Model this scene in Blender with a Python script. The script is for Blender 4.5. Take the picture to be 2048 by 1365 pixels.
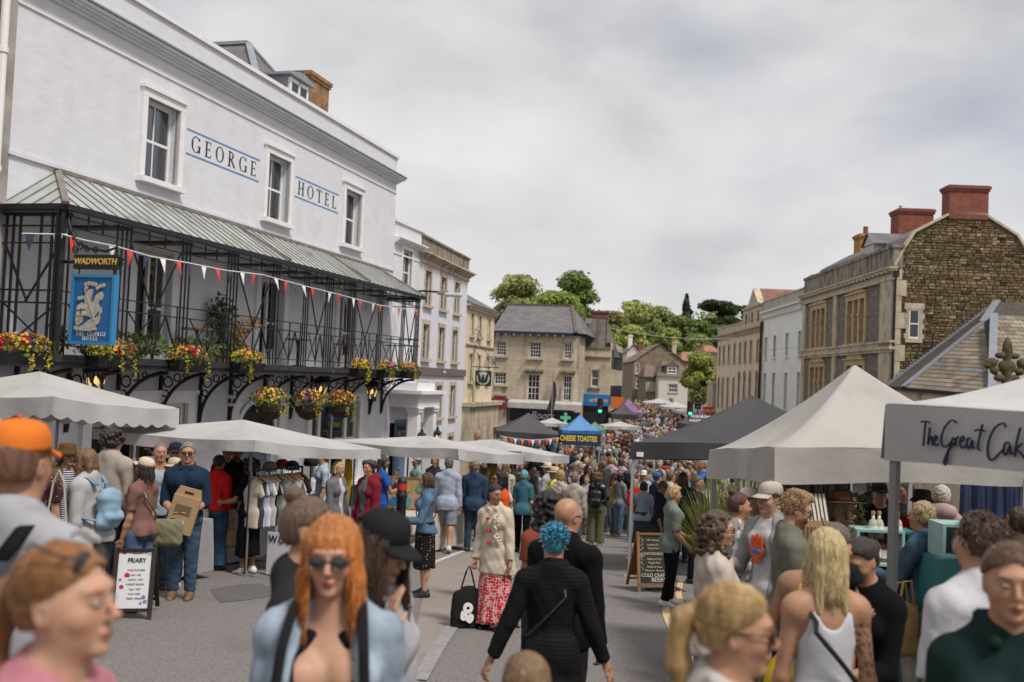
import bpy,bmesh,math,random
import numpy as np
from mathutils import Vector,Matrix,Quaternion
random.seed(7);RNG=np.random.default_rng(7)
for _o in list(bpy.data.objects):bpy.data.objects.remove(_o)
SC=bpy.context.scene;COL=SC.collection
# ---------------------------------------------------------------- camera
F=1991.0;CX,CY=1024.0,682.5;CZ=1.9  # focal length in photo pixels (35 mm lens), eye height
PITCH,ROLL=math.radians(2.16),math.radians(2.4)
_f=np.array([0,math.cos(PITCH),math.sin(PITCH)]);_r0=np.array([1.,0,0]);_u0=np.cross(_r0,_f)
_r=_r0*math.cos(ROLL)+_u0*math.sin(ROLL);_u=-_r0*math.sin(ROLL)+_u0*math.cos(ROLL)
cam=bpy.data.cameras.new('camera');camo=bpy.data.objects.new('camera',cam);COL.objects.link(camo)
camo.matrix_world=Matrix(((_r[0],_u[0],-_f[0],0),(_r[1],_u[1],-_f[1],0),(_r[2],_u[2],-_f[2],CZ),(0,0,0,1)))
cam.lens=35;cam.sensor_width=36;cam.clip_end=3000;cam.clip_start=.05
cam.dof.use_dof=True;cam.dof.focus_distance=12.5;cam.dof.aperture_fstop=2.1
SC.camera=camo
# ---------------------------------------------------------------- sky, sun, exposure
W=bpy.data.worlds.new('World');SC.world=W;W.use_nodes=True
def world_setup():
    nt=W.node_tree;n=nt.nodes;l=nt.links;n.clear()
    out=n.new('ShaderNodeOutputWorld');bg=n.new('ShaderNodeBackground')
    sky=n.new('ShaderNodeTexSky');sky.sky_type='NISHITA';sky.sun_disc=False
    sky.sun_elevation=math.radians(57);sky.sun_rotation=math.radians(135);sky.air_density=1.0;sky.dust_density=1.5
    tc=n.new('ShaderNodeTexCoord');mp=n.new('ShaderNodeMapping');mp.inputs['Scale'].default_value=(1,1,2.0);mp.inputs['Location'].default_value=(.35,.1,.2)
    l.new(tc.outputs['Generated'],mp.inputs['Vector'])
    nz=n.new('ShaderNodeTexNoise');nz.inputs['Scale'].default_value=3.6;nz.inputs['Detail'].default_value=9;nz.inputs['Roughness'].default_value=.5;nz.inputs['Distortion'].default_value=.15
    l.new(mp.outputs['Vector'],nz.inputs['Vector'])
    cr=n.new('ShaderNodeValToRGB');e=cr.color_ramp.elements
    e[0].position=.30;e[0].color=(5.05,4.98,5.15,1);e[1].position=.70;e[1].color=(7.6,7.5,7.5,1)
    m_=cr.color_ramp.elements.new(.45);m_.color=(6.3,6.2,6.3,1)
    l.new(nz.outputs['Fac'],cr.inputs['Fac'])
    nz2=n.new('ShaderNodeTexNoise');nz2.inputs['Scale'].default_value=1.9;nz2.inputs['Detail'].default_value=5
    mp2=n.new('ShaderNodeMapping');mp2.inputs['Scale'].default_value=(1,1,1.6);mp2.inputs['Location'].default_value=(3.1,1.2,0.4)
    l.new(tc.outputs['Generated'],mp2.inputs['Vector']);l.new(mp2.outputs['Vector'],nz2.inputs['Vector'])
    gap=n.new('ShaderNodeMapRange');gap.inputs[1].default_value=.52;gap.inputs[2].default_value=.72;gap.inputs[3].default_value=1;gap.inputs[4].default_value=.3
    l.new(nz2.outputs['Fac'],gap.inputs[0])
    mx=n.new('ShaderNodeMixRGB');l.new(gap.outputs[0],mx.inputs[0]);l.new(sky.outputs['Color'],mx.inputs[1]);l.new(cr.outputs['Color'],mx.inputs[2])
    l.new(mx.outputs[0],bg.inputs['Color']);bg.inputs['Strength'].default_value=.10
    l.new(bg.outputs[0],out.inputs[0])
world_setup()
sl=bpy.data.lights.new('sun','SUN');sl.energy=3.1;sl.angle=math.radians(12);sl.color=(1,.95,.88)
so=bpy.data.objects.new('sun',sl);COL.objects.link(so)
so.rotation_euler=Vector((-.42,.42,-.90)).to_track_quat('-Z','Y').to_euler()
SC.view_settings.view_transform='Standard';SC.view_settings.look='None';SC.view_settings.exposure=0.2;SC.view_settings.gamma=1
SC.cycles.use_denoising=True;SC.cycles.max_bounces=6;SC.cycles.diffuse_bounces=3;SC.cycles.glossy_bounces=3
SC.cycles.transparent_max_bounces=12;SC.cycles.caustics_reflective=False;SC.cycles.caustics_refractive=False
SC.cycles.sample_clamp_indirect=4
# ---------------------------------------------------------------- measuring helpers
def ray(px,py):return _f+_r*(px-CX)/F-_u*(py-CY)/F
def at(px,py,Y):
    v=ray(px,py);q=v*(Y/v[1]);return Vector((q[0],q[1],q[2]+CZ))
_PY=[-30,0,30,40,55,75,110,180,215,250,330,460,900]
_PZ=[2.4,0,-2.4,-2.7,-2.7,-2.3,-1.8,-1.6,-1.2,2.6,11,24,30]
def gz(x,y):x=max(-7,min(7,x));return float(np.interp(y,_PY,_PZ))-.03*(x if x<2 else 4-x)*max(0,min(1,(60-y)/20))
class Facade:  # a vertical plane; s runs along it, outward is to its right
    def __init__(s,P,ang):
        s.P=np.array(P[:2],float);a=math.radians(ang);s.a=a
        s.d=np.array([math.sin(a),math.cos(a)]);s.n=np.array([math.cos(a),-math.sin(a)])
    def hit(s,px,py):
        v=ray(px,py);t=(s.P@s.n)/(v[:2]@s.n);q=v*t
        return float((q[:2]-s.P)@s.d),float(q[2]+CZ)
    def at(s,a,o=0,z=0):q=s.P+s.d*a+s.n*o;return Vector((q[0],q[1],z))
# ---------------------------------------------------------------- things
def tag(o,label=None,cat=None,group=None,kind=None):
    if label:o['label']=label
    if cat:o['category']=cat
    if group:o['group']=group
    if kind:o['kind']=kind
    return o
def empty(name,loc=(0,0,0),rz=0,label=None,cat=None,group=None):
    o=bpy.data.objects.new(name,None);COL.objects.link(o);o.location=loc;o.rotation_euler=(0,0,rz)
    return tag(o,label,cat,group)
def facade_root(name,fac,label,cat):return empty(name,fac.at(0),math.pi/2-fac.a,label,cat)
def copy_tree(o,parent=None):
    c=o.copy();COL.objects.link(c);c.parent=parent
    for ch in o.children:copy_tree(ch,c)
    return c
def link(name,me,parent=None,mats=(),loc=None,color=None):
    o=bpy.data.objects.new(name,me);COL.objects.link(o)
    for m in (mats if isinstance(mats,(list,tuple)) else [mats]):
        if m and m.name not in [x.name for x in me.materials if x]:me.materials.append(m)
    if parent:o.parent=parent
    if loc is not None:o.location=loc
    if color is not None:o.color=(*color[:3],1)
    return o
# ---------------------------------------------------------------- materials
MATS={}
def mat(name,col=(.5,.5,.5),rough=.75,var=.15,vs=3,vst=(1,1,1),stain=None,sst=(1,1,1),ss=2,slo=.5,shi=.7,bump=0,bs=30,bst=(1,1,1),metal=0,brick=None,
        obj=False,attr=None,emit=0,spec=.4,sheen=0,sss=0,rand=0,transl=0):
    if name in MATS:return MATS[name]
    m=bpy.data.materials.new(name);m.use_nodes=True;MATS[name]=m
    nt=m.node_tree;n=nt.nodes;l=nt.links;p=n['Principled BSDF']
    tc=n.new('ShaderNodeTexCoord')
    def noise(scale,st,detail=4):
        mp=n.new('ShaderNodeMapping');mp.inputs['Scale'].default_value=st;l.new(tc.outputs['Object'],mp.inputs['Vector'])
        t=n.new('ShaderNodeTexNoise');t.inputs['Scale'].default_value=scale;t.inputs['Detail'].default_value=detail;l.new(mp.outputs[0],t.inputs['Vector']);return t.outputs['Fac']
    def mix(a,b,fac,typ='MIX'):
        x=n.new('ShaderNodeMixRGB');x.blend_type=typ
        for i,v in ((0,fac),(1,a),(2,b)):
            if hasattr(v,'is_linked'):l.new(v,x.inputs[i])
            else:x.inputs[i].default_value=v if not isinstance(v,tuple) else (*v[:3],1)
        return x.outputs[0]
    c=(*col[:3],1)
    height=None
    if obj:
        oi=n.new('ShaderNodeObjectInfo');c=oi.outputs['Color']
    if attr:
        at_=n.new('ShaderNodeAttribute');at_.attribute_name=attr
        c=at_.outputs['Color'] if not obj else mix(c,at_.outputs['Color'],1.0,'MULTIPLY')
    if brick:
        sx=n.new('ShaderNodeSeparateXYZ');l.new(tc.outputs['Object'],sx.inputs[0])
        ad=n.new('ShaderNodeMath');l.new(sx.outputs[0],ad.inputs[0]);l.new(sx.outputs[1],ad.inputs[1])
        cb=n.new('ShaderNodeCombineXYZ');l.new(ad.outputs[0],cb.inputs[0]);l.new(sx.outputs[2],cb.inputs[1])
        bt=n.new('ShaderNodeTexBrick');l.new(cb.outputs[0],bt.inputs['Vector'])
        bt.inputs['Scale'].default_value=1;bt.inputs['Brick Width'].default_value=brick[0];bt.inputs['Row Height'].default_value=brick[1]
        bt.inputs['Mortar Size'].default_value=brick[2];bt.inputs['Color1'].default_value=(*col[:3],1);bt.inputs['Color2'].default_value=(*brick[4],1);bt.inputs['Mortar'].default_value=(*brick[3],1)
        c=bt.outputs['Color'];height=bt.outputs['Fac']
    if rand:
        oi=n.new('ShaderNodeObjectInfo');mr=n.new('ShaderNodeMapRange');mr.inputs[3].default_value=1-rand;mr.inputs[4].default_value=1+rand
        l.new(oi.outputs['Random'],mr.inputs[0]);c=mix(c,mr.outputs[0],1.0,'MULTIPLY')
    if var:
        mr=n.new('ShaderNodeMapRange');mr.inputs[1].default_value=.3;mr.inputs[2].default_value=.7;mr.inputs[3].default_value=1-var;mr.inputs[4].default_value=1+var*.7
        l.new(noise(vs,vst,6),mr.inputs[0]);c=mix(c,mr.outputs[0],1.0,'MULTIPLY')
    if stain:
        mr=n.new('ShaderNodeMapRange');mr.inputs[1].default_value=slo;mr.inputs[2].default_value=shi
        l.new(noise(ss,sst,7),mr.inputs[0]);c=mix(c,stain,mr.outputs[0])
    if hasattr(c,'is_linked'):l.new(c,p.inputs['Base Color'])
    else:p.inputs['Base Color'].default_value=c
    p.inputs['Roughness'].default_value=rough;p.inputs['Metallic'].default_value=metal;p.inputs['Specular IOR Level'].default_value=spec
    if sheen:p.inputs['Sheen Weight'].default_value=sheen
    if sss:p.inputs['Subsurface Weight'].default_value=sss;p.inputs['Subsurface Radius'].default_value=(.012,.004,.002)
    if transl:
        tr=n.new('ShaderNodeBsdfTranslucent');ms=n.new('ShaderNodeMixShader');ms.inputs[0].default_value=transl;l.new(p.outputs[0],ms.inputs[1]);l.new(tr.outputs[0],ms.inputs[2]);l.new(ms.outputs[0],n['Material Output'].inputs[0])
        if hasattr(c,'is_linked'):l.new(c,tr.inputs['Color'])
        else:tr.inputs['Color'].default_value=c
    if emit:
        if hasattr(c,'is_linked'):l.new(c,p.inputs['Emission Color'])
        else:p.inputs['Emission Color'].default_value=c
        p.inputs['Emission Strength'].default_value=emit
    if bump or height is not None:
        b=n.new('ShaderNodeBump');b.inputs['Strength'].default_value=bump or .4;b.inputs['Distance'].default_value=.02
        if height is not None:
            inv=n.new('ShaderNodeMath');inv.operation='SUBTRACT';inv.inputs[0].default_value=1;l.new(height,inv.inputs[1]);h=inv.outputs[0]
            if bump:
                a2=n.new('ShaderNodeMath');l.new(h,a2.inputs[0]);l.new(noise(bs,bst),a2.inputs[1]);h=a2.outputs[0]
            l.new(h,b.inputs['Height'])
        else:l.new(noise(bs,bst),b.inputs['Height'])
        l.new(b.outputs[0],p.inputs['Normal'])
    return m
def pattern(name,base,dot,scale,size,rough=.85,stripes=None):  # dots or stripes printed on cloth
    if name in MATS:return MATS[name]
    m=mat(name,base,rough,var=0,bump=.15,bs=120,spec=.12);n=m.node_tree.nodes;l=m.node_tree.links
    tc=n.new('ShaderNodeTexCoord');mp=n.new('ShaderNodeMapping');l.new(tc.outputs['Object'],mp.inputs[0])
    if stripes:
        t=n.new('ShaderNodeTexWave');t.wave_type='BANDS';t.bands_direction=stripes;t.inputs['Scale'].default_value=scale;out=t.outputs['Fac']
        t.inputs['Distortion'].default_value=.6
    else:
        t=n.new('ShaderNodeTexVoronoi');t.inputs['Scale'].default_value=scale;t.inputs['Randomness'].default_value=.55;out=t.outputs['Distance']
    l.new(mp.outputs[0],t.inputs['Vector'])
    r=n.new('ShaderNodeMapRange');r.inputs[1].default_value=size;r.inputs[2].default_value=size+.05;l.new(out,r.inputs[0])
    x=n.new('ShaderNodeMixRGB');x.inputs[1].default_value=(*dot,1);x.inputs[2].default_value=(*base,1);l.new(r.outputs[0],x.inputs[0])
    l.new(x.outputs[0],n['Principled BSDF'].inputs['Base Color']);return m
def glassmat(name,tint=(.03,.035,.04),see=.5):  # window glass: part mirror, part view of the room
    if name in MATS:return MATS[name]
    m=bpy.data.materials.new(name);m.use_nodes=True;MATS[name]=m;nt=m.node_tree;n=nt.nodes;l=nt.links;n.clear()
    o=n.new('ShaderNodeOutputMaterial');g=n.new('ShaderNodeBsdfGlossy');g.inputs['Roughness'].default_value=.03;g.inputs['Color'].default_value=(.8,.85,.9,1)
    t=n.new('ShaderNodeBsdfTransparent');t.inputs['Color'].default_value=(.8,.84,.84,1);fr=n.new('ShaderNodeFresnel');fr.inputs['IOR'].default_value=2.8
    x=n.new('ShaderNodeMixShader');l.new(fr.outputs[0],x.inputs[0]);l.new(t.outputs[0],x.inputs[1]);l.new(g.outputs[0],x.inputs[2]);l.new(x.outputs[0],o.inputs[0]);return m
GLASS=glassmat('window_glass')
DGLASS=mat('dark_glass',(.025,.03,.035),.06,var=.3,vs=.8,spec=.7)
# ---------------------------------------------------------------- mesh builder
class MB:
    def __init__(s):s.v=[];s.f=[];s.m=[];s.cm=0
    def add(s,vs,fs):
        b=len(s.v);s.v+=[tuple(p) for p in vs];s.f+=[tuple(b+i for i in f) for f in fs];s.m+=[s.cm]*len(fs);return s
    def box(s,x0,x1,y0,y1,z0,z1):
        return s.add([(x0,y0,z0),(x1,y0,z0),(x1,y1,z0),(x0,y1,z0),(x0,y0,z1),(x1,y0,z1),(x1,y1,z1),(x0,y1,z1)],
                     [(0,3,2,1),(4,5,6,7),(0,1,5,4),(1,2,6,5),(2,3,7,6),(3,0,4,7)])
    def bar(s,a,b,w=.04,h=None,up=(0,0,1)):  # a square bar between two points
        a=Vector(a);b=Vector(b);d=(b-a).normalized();up=Vector(up)
        if abs(d.dot(up))>.98:up=Vector((0,1,0)) if abs(d.y)<.9 else Vector((1,0,0))
        x=d.cross(up).normalized()*w/2;z=x.cross(d).normalized()*(h or w)/2
        return s.add([a-x-z,a+x-z,a+x+z,a-x+z,b-x-z,b+x-z,b+x+z,b-x+z],[(0,3,2,1),(4,5,6,7),(0,1,5,4),(1,2,6,5),(2,3,7,6),(3,0,4,7)])
    def prism(s,poly,axis,a,b):  # polygon of 2D points pushed along x, y or z
        def P(q,t):return {'x':(t,q[0],q[1]),'y':(q[0],t,q[1]),'z':(q[0],q[1],t)}[axis]
        n=len(poly);return s.add([P(q,a) for q in poly]+[P(q,b) for q in poly],[tuple(range(n))[::-1],tuple(range(n,2*n))]+[(i,(i+1) % n,n+(i+1) % n,n+i) for i in range(n)])
    def tube(s,pts,r,n=6,cap=True,r2=None):
        pts=[Vector(p) for p in pts];N=len(pts);rs=r if isinstance(r,(list,tuple)) else [r+(0 if r2 is None else (r2-r)*i/max(1,N-1)) for i in range(N)]
        vs=[];prev=None
        for i,p in enumerate(pts):
            d=(pts[min(i+1,N-1)]-pts[max(i-1,0)]).normalized()
            if prev is None:prev=d.orthogonal().normalized()
            x=(prev-d*prev.dot(d));x=x.normalized() if x.length>1e-6 else d.orthogonal().normalized();prev=x;y=d.cross(x)
            for k in range(n):t=2*math.pi*k/n;vs.append(p+(x*math.cos(t)+y*math.sin(t))*rs[i])
        fs=[(i*n+k,i*n+(k+1) % n,(i+1)*n+(k+1) % n,(i+1)*n+k) for i in range(N-1) for k in range(n)]
        if cap:fs+=[tuple(range(n))[::-1],tuple((N-1)*n+k for k in range(n))]
        return s.add(vs,fs)
    def lathe(s,prof,c=(0,0,0),n=16):  # profile of (radius, z) turned about z
        vs=[(c[0]+r*math.cos(2*math.pi*k/n),c[1]+r*math.sin(2*math.pi*k/n),c[2]+z) for r,z in prof for k in range(n)]
        fs=[(i*n+k,i*n+(k+1) % n,(i+1)*n+(k+1) % n,(i+1)*n+k) for i in range(len(prof)-1) for k in range(n)]
        fs+=[tuple(range(n))[::-1],tuple((len(prof)-1)*n+k for k in range(n))]
        return s.add(vs,fs)
    def wall(s,x0,x1,z0,z1,holes,y=0,rev=.2):  # wall face with openings and their reveals
        xs=sorted({x0,x1,*[min(max(h[i],x0),x1) for h in holes for i in (0,1)]});zs=sorted({z0,z1,*[min(max(h[i],z0),z1) for h in holes for i in (2,3)]})
        for a,b in zip(xs,xs[1:]):
            for c,d in zip(zs,zs[1:]):
                mx,mz=(a+b)/2,(c+d)/2
                if not any(h[0]<mx<h[1] and h[2]<mz<h[3] for h in holes):s.add([(a,y,c),(b,y,c),(b,y,d),(a,y,d)],[(0,1,2,3)])
        for h in holes:
            a,b,c,d=h[:4];q=y+rev
            s.add([(a,y,c),(b,y,c),(b,y,d),(a,y,d),(a,q,c),(b,q,c),(b,q,d),(a,q,d)],[(0,4,5,1),(1,5,6,2),(2,6,7,3),(3,7,4,0)])
        return s
    def mesh(s,name,smooth=False):
        me=bpy.data.meshes.new(name);me.from_pydata([tuple(p) for p in s.v],[],s.f)
        if any(s.m):me.polygons.foreach_set('material_index',s.m)
        if smooth:me.polygons.foreach_set('use_smooth',[True]*len(s.f))
        me.update();return me
    def build(s,name,m,parent=None,loc=None,smooth=False,bevel=0,color=None):
        o=link(name,s.mesh(name,smooth),parent,m,loc,color)
        if bevel:
            b=o.modifiers.new('bevel','BEVEL');b.width=bevel;b.segments=2;b.limit_method='ANGLE'
        return o
def text(name,body,size,m,parent,loc,rot=(math.pi/2,0,0),ext=.006,align='CENTER',sx=1,bold=0,shear=0,space=1):
    cu=bpy.data.curves.new(name,'FONT');cu.body=body;cu.size=size;cu.extrude=ext;cu.align_x=align;cu.align_y='CENTER';cu.offset=bold;cu.shear=shear;cu.space_character=space;cu.resolution_u=4
    t=bpy.data.objects.new('tmp',cu);COL.objects.link(t);bpy.context.view_layer.update()
    me=bpy.data.meshes.new_from_object(t.evaluated_get(bpy.context.evaluated_depsgraph_get()));bpy.data.objects.remove(t);bpy.data.curves.remove(cu)
    me.materials.clear();o=link(name,me,parent,m,loc);o.rotation_euler=rot;o.scale=(sx,1,1);return o
# ================================================================ people: bodies grown from blended volumes
class Vol:
    def __init__(s,xs,ys,zs):
        s.x,s.y,s.z=xs,ys,zs;s.D=np.full((len(xs),len(ys),len(zs)),.5,np.float32)
    def sub(s,lo,hi):
        sl=[];co=[]
        for k,(a,l_,h_) in enumerate(zip((s.x,s.y,s.z),lo,hi)):
            i0=int(np.searchsorted(a,l_));i1=int(np.searchsorted(a,h_));sl.append(slice(i0,i1))
            sh=[1,1,1];sh[k]=-1;co.append(a[i0:i1].astype(np.float32).reshape(sh))
        return tuple(sl),co
    def put(s,sl,d,k):
        o=s.D[sl]
        if o.size==0:return
        h=np.clip(.5+.5*(o-d)/k,0,1);s.D[sl]=o*(1-h)+d*h-k*h*(1-h)
    def cone(s,a,b,ra,rb,k=.02,flat=None):  # tapered limb from a to b
        a=np.asarray(a,float);b=np.asarray(b,float);R=max(ra,rb)+k+.03
        sl,(X,Y,Z)=s.sub(np.minimum(a,b)-R,np.maximum(a,b)+R);ba=b-a;L=float(ba@ba)+1e-9
        px,py,pz=X-a[0],Y-a[1],Z-a[2]
        h=np.clip((px*ba[0]+py*ba[1]+pz*ba[2])/L,0,1)
        qx,qy,qz=px-ba[0]*h,py-ba[1]*h,pz-ba[2]*h
        if flat:qy=qy*flat
        d=np.sqrt(qx*qx+qy*qy+qz*qz)-(ra+(rb-ra)*h);s.put(sl,d,k)
    def sleeve(s,a,b,ra,rb,k=.02):  # the same, cut square at b
        a=np.asarray(a,float);b=np.asarray(b,float);R=max(ra,rb)+k+.03
        sl,(X,Y,Z)=s.sub(np.minimum(a,b)-R,np.maximum(a,b)+R);ba=b-a;L=math.sqrt(float(ba@ba))+1e-9;u=ba/L
        px,py,pz=X-a[0],Y-a[1],Z-a[2]
        t=px*u[0]+py*u[1]+pz*u[2];h=np.clip(t,0,L)
        qx,qy,qz=px-u[0]*h,py-u[1]*h,pz-u[2]*h
        d=np.sqrt(qx*qx+qy*qy+qz*qz)-(ra+(rb-ra)*h/L);s.put(sl,np.maximum(d,t-L),k)
    def ell(s,c,r,k=.02,M=None,cut=False):
        c=np.asarray(c,float);r=np.asarray(r,float);R=r.max()+k+.03
        sl,(X,Y,Z)=s.sub(c-R,c+R);px,py,pz=X-c[0],Y-c[1],Z-c[2]
        if M is not None:px,py,pz=(M[0][0]*px+M[1][0]*py+M[2][0]*pz,M[0][1]*px+M[1][1]*py+M[2][1]*pz,M[0][2]*px+M[1][2]*py+M[2][2]*pz)
        k0=np.sqrt((px/r[0])**2+(py/r[1])**2+(pz/r[2])**2);k1=np.sqrt((px/r[0]**2)**2+(py/r[1]**2)**2+(pz/r[2]**2)**2)+1e-9
        d=k0*(k0-1)/k1
        if cut:
            o=s.D[sl]
            if o.size==0:return
            h=np.clip(.5-.5*(o+d)/k,0,1);s.D[sl]=o*(1-h)-d*h+k*h*(1-h)
        else:s.put(sl,d,k)
    def clip(s,p,n):  # throw away what lies on the n side of a plane
        n=np.asarray(n,float);n=n/np.linalg.norm(n)
        s.D=np.maximum(s.D,(s.x.reshape(-1,1,1)-p[0])*n[0]+(s.y.reshape(1,-1,1)-p[1])*n[1]+(s.z.reshape(1,1,-1)-p[2])*n[2]).astype(np.float32)
    def wrinkle(s,amp,f,seed=0,st=(1,1,1)):
        r=np.random.default_rng(seed);X=s.x.reshape(-1,1,1);Y=s.y.reshape(1,-1,1);Z=s.z.reshape(1,1,-1);w=0
        for i in range(4):
            a=r.normal(size=3)*f*np.array(st)*(1+.5*i);w=w+(1.3-2.2*np.abs(np.sin(.5*(a[0]*X+a[1]*Y+a[2]*Z)+r.uniform(0,6))))/(1+.4*i)
        s.D=s.D+(amp*w).astype(np.float32)*.5
    def net(s):  # surface nets
        D=s.D;ins=D<0;A=ins.astype(np.int8)
        n=A[:-1,:-1,:-1]+A[1:,:-1,:-1]+A[:-1,1:,:-1]+A[1:,1:,:-1]+A[:-1,:-1,1:]+A[1:,:-1,1:]+A[:-1,1:,1:]+A[1:,1:,1:]
        act=(n>0) & (n<8);I,J,K=np.nonzero(act);idx=np.full(act.shape,-1,np.int32);idx[act]=np.arange(len(I))
        S=np.zeros((len(I),3));Cn=np.zeros(len(I));ax=(s.x,s.y,s.z)
        for e in range(3):
            for p in (0,1):
                for q in (0,1):
                    o=[0,0,0];o[(e+1) % 3]=p;o[(e+2) % 3]=q;o2=list(o);o2[e]=1
                    da=D[I+o[0],J+o[1],K+o[2]];db=D[I+o2[0],J+o2[1],K+o2[2]];m=(da<0) != (db<0)
                    t=np.where(m,da/(da-db+1e-12),0);P=np.stack([ax[c][(I,J,K)[c]+o[c]] for c in range(3)],1).astype(float)
                    P[:,e]+=t*(ax[e][(I,J,K)[e]+1]-ax[e][(I,J,K)[e]]);S[m]+=P[m];Cn[m]+=1
        V=S/np.maximum(Cn,1)[:,None];Fs=[]
        for e in range(3):
            a=[slice(None)]*3;b=[slice(None)]*3;a[e]=slice(None,-1);b[e]=slice(1,None)
            ch=ins[tuple(a)] != ins[tuple(b)];i,j,k=np.nonzero(ch);c=[i,j,k];u_,v_=(e+1) % 3,(e+2) % 3
            ok=(c[u_]>0) & (c[v_]>0) & (c[u_]<D.shape[u_]-1) & (c[v_]<D.shape[v_]-1);c=[w[ok] for w in c]
            def cell(du,dv):
                w=[x.copy() for x in c];w[u_]=w[u_]-du;w[v_]=w[v_]-dv;return idx[w[0],w[1],w[2]]
            q=np.stack([cell(1,1),cell(0,1),cell(0,0),cell(1,0)],1);fl=~ins[c[0],c[1],c[2]];q[fl]=q[fl][:,::-1];Fs.append(q)
        return V,np.concatenate(Fs)
def np_mesh(name,V,Fq,smooth=True,cols=None):
    me=bpy.data.meshes.new(name);me.vertices.add(len(V));me.vertices.foreach_set('co',np.asarray(V,np.float32).ravel())
    k=Fq.shape[1];me.loops.add(Fq.size);me.loops.foreach_set('vertex_index',Fq.astype(np.int32).ravel());me.polygons.add(len(Fq))
    me.polygons.foreach_set('loop_start',np.arange(0,Fq.size,k,dtype=np.int32));me.update(calc_edges=True)
    if smooth:me.polygons.foreach_set('use_smooth',np.ones(len(Fq),bool))
    if cols is not None:
        ca=me.color_attributes.new('Col','FLOAT_COLOR','POINT');c4=np.ones((len(V),4),np.float32);c4[:,:3]=cols;ca.data.foreach_set('color',c4.ravel())
    return me
def axis(lo,hi,fl,fh,fine,co):
    a=np.arange(fl,lo-co,-co)[::-1];b=np.arange(fl+fine,fh,fine);c=np.arange((b[-1] if len(b) else fl)+co*.6,hi+co,co);return np.concatenate([a,b,c])
def rotz(t):c,s_=math.cos(t),math.sin(t);return np.array([[c,-s_,0],[s_,c,0],[0,0,1.]])
def rotx(t):c,s_=math.cos(t),math.sin(t);return np.array([[1.,0,0],[0,c,-s_],[0,s_,c]])
# ---- hands, five unequal bent fingers and a thumb, kept as ready meshes
HANDS={}
def hand_mesh(pose):
    if pose in HANDS:return HANDS[pose]
    ax_=np.arange(-.075,.085,.0042);v=Vol(ax_,np.arange(-.075,.10,.0042),np.arange(-.20,.035,.0042))
    # wrist at origin, hand hangs along -z, palm faces +y, thumb to -x (right hand seen with palm forward)
    v.cone((0,0,.03),(0,0,-.02),.024,.026,.01);v.ell((0,.002,-.055),(.040,.015,.048),.015)
    curl={'relaxed':(.35,.45,.4),'grip':(1.1,1.3,.8),'flat':(.08,.1,.08)}[pose]
    for i,(x,L) in enumerate(((-.030,.068),(-.010,.078),(.010,.072),(.029,.056))):
        p=np.array((x,.0,-.092));a=0.0;seg=(.45,.32,.28)
        for j in range(3):
            a+=curl[j]*(1+.08*i);q=p+np.array((x*.10 if j==0 else 0,math.sin(a),-math.cos(a)))*L*seg[j]*np.array((1,1,1));v.cone(p,q,.0092-.0011*j,.0086-.0012*j,.004);p=q
    b=np.array((-.026,.006,-.035));m=b+np.array((-.026,.016,-.026));e=m+np.array((.004,.012,-.026));v.cone(b,m,.015,.011,.01);v.cone(m,e,.0105,.0085,.004)
    HANDS[pose]=v.net();return HANDS[pose]
# ---- skeleton
def skeleton(H,sex='f',arms=((0,.08,.15,0),(0,.08,.15,0)),legs=(0,0),knees=(0,0),lean=0,side=0,bulk=1.0,head=(0,0,0),stance=1.0,hands=('relaxed','relaxed')):
    bulk *= .885;J={'H':H,'bulk':bulk,'sex':sex};U=lambda x,y,z:np.array((x,y,z),float)*H
    piv=U(0,0,.53);RL=rotx(-lean)@np.array([[math.cos(side),0,math.sin(side)],[0,1,0],[-math.sin(side),0,math.cos(side)]])
    T=lambda p:piv+RL@(p-piv)
    J['T']=T;J['RL']=RL;sw=.103 if sex=='m' else .089;hw=.05 if sex=='m' else .054
    J['neck']=T(U(0,-.004,.825));J['neck2']=T(U(0,.006,.885));J['sw']=sw
    hh=.129*H if sex=='m' else .127*H;J['hh']=hh;RH=RL@rotz(-head[0])@rotx(-head[1])@np.array([[math.cos(head[2]),0,math.sin(head[2])],[0,1,0],[-math.sin(head[2]),0,math.cos(head[2])]])
    J['RH']=RH;J['hc']=J['neck2']+RH@np.array((0,.035*hh,.385*hh))
    J['arm']=[]
    for i,sx in enumerate((-1,1)):
        a,b,e,t=arms[i];sh=T(U(sx*sw,-.006,.790));d1=RL@np.array((sx*math.sin(b),math.sin(a)*math.cos(b),-math.cos(a)*math.cos(b)))
        el=sh+d1*.176*H;ae=a+e;d2=np.array((sx*math.sin(b-t),math.sin(ae)*math.cos(b-t),-math.cos(ae)*math.cos(b-t)));d2=RL@(d2/np.linalg.norm(d2));wr=el+d2*.148*H
        J['arm'].append((sh,el,wr,d2))
    J['leg']=[]
    for i,sx in enumerate((-1,1)):
        hp=U(sx*hw,0,.505);a=legs[i];k=knees[i];dx=sx*.012*stance
        kn=hp+np.array((dx,math.sin(a),-math.cos(a)))*.225*H;an=kn+np.array((dx*.6,math.sin(a-k),-math.cos(a-k)))*.235*H;J['leg'].append((hp,kn,an,a-k))
    lo=min(l_[2][2] for l_ in J['leg']);dz=.047*H-lo;J['dz']=dz
    J['hands']=hands
    return J
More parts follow.
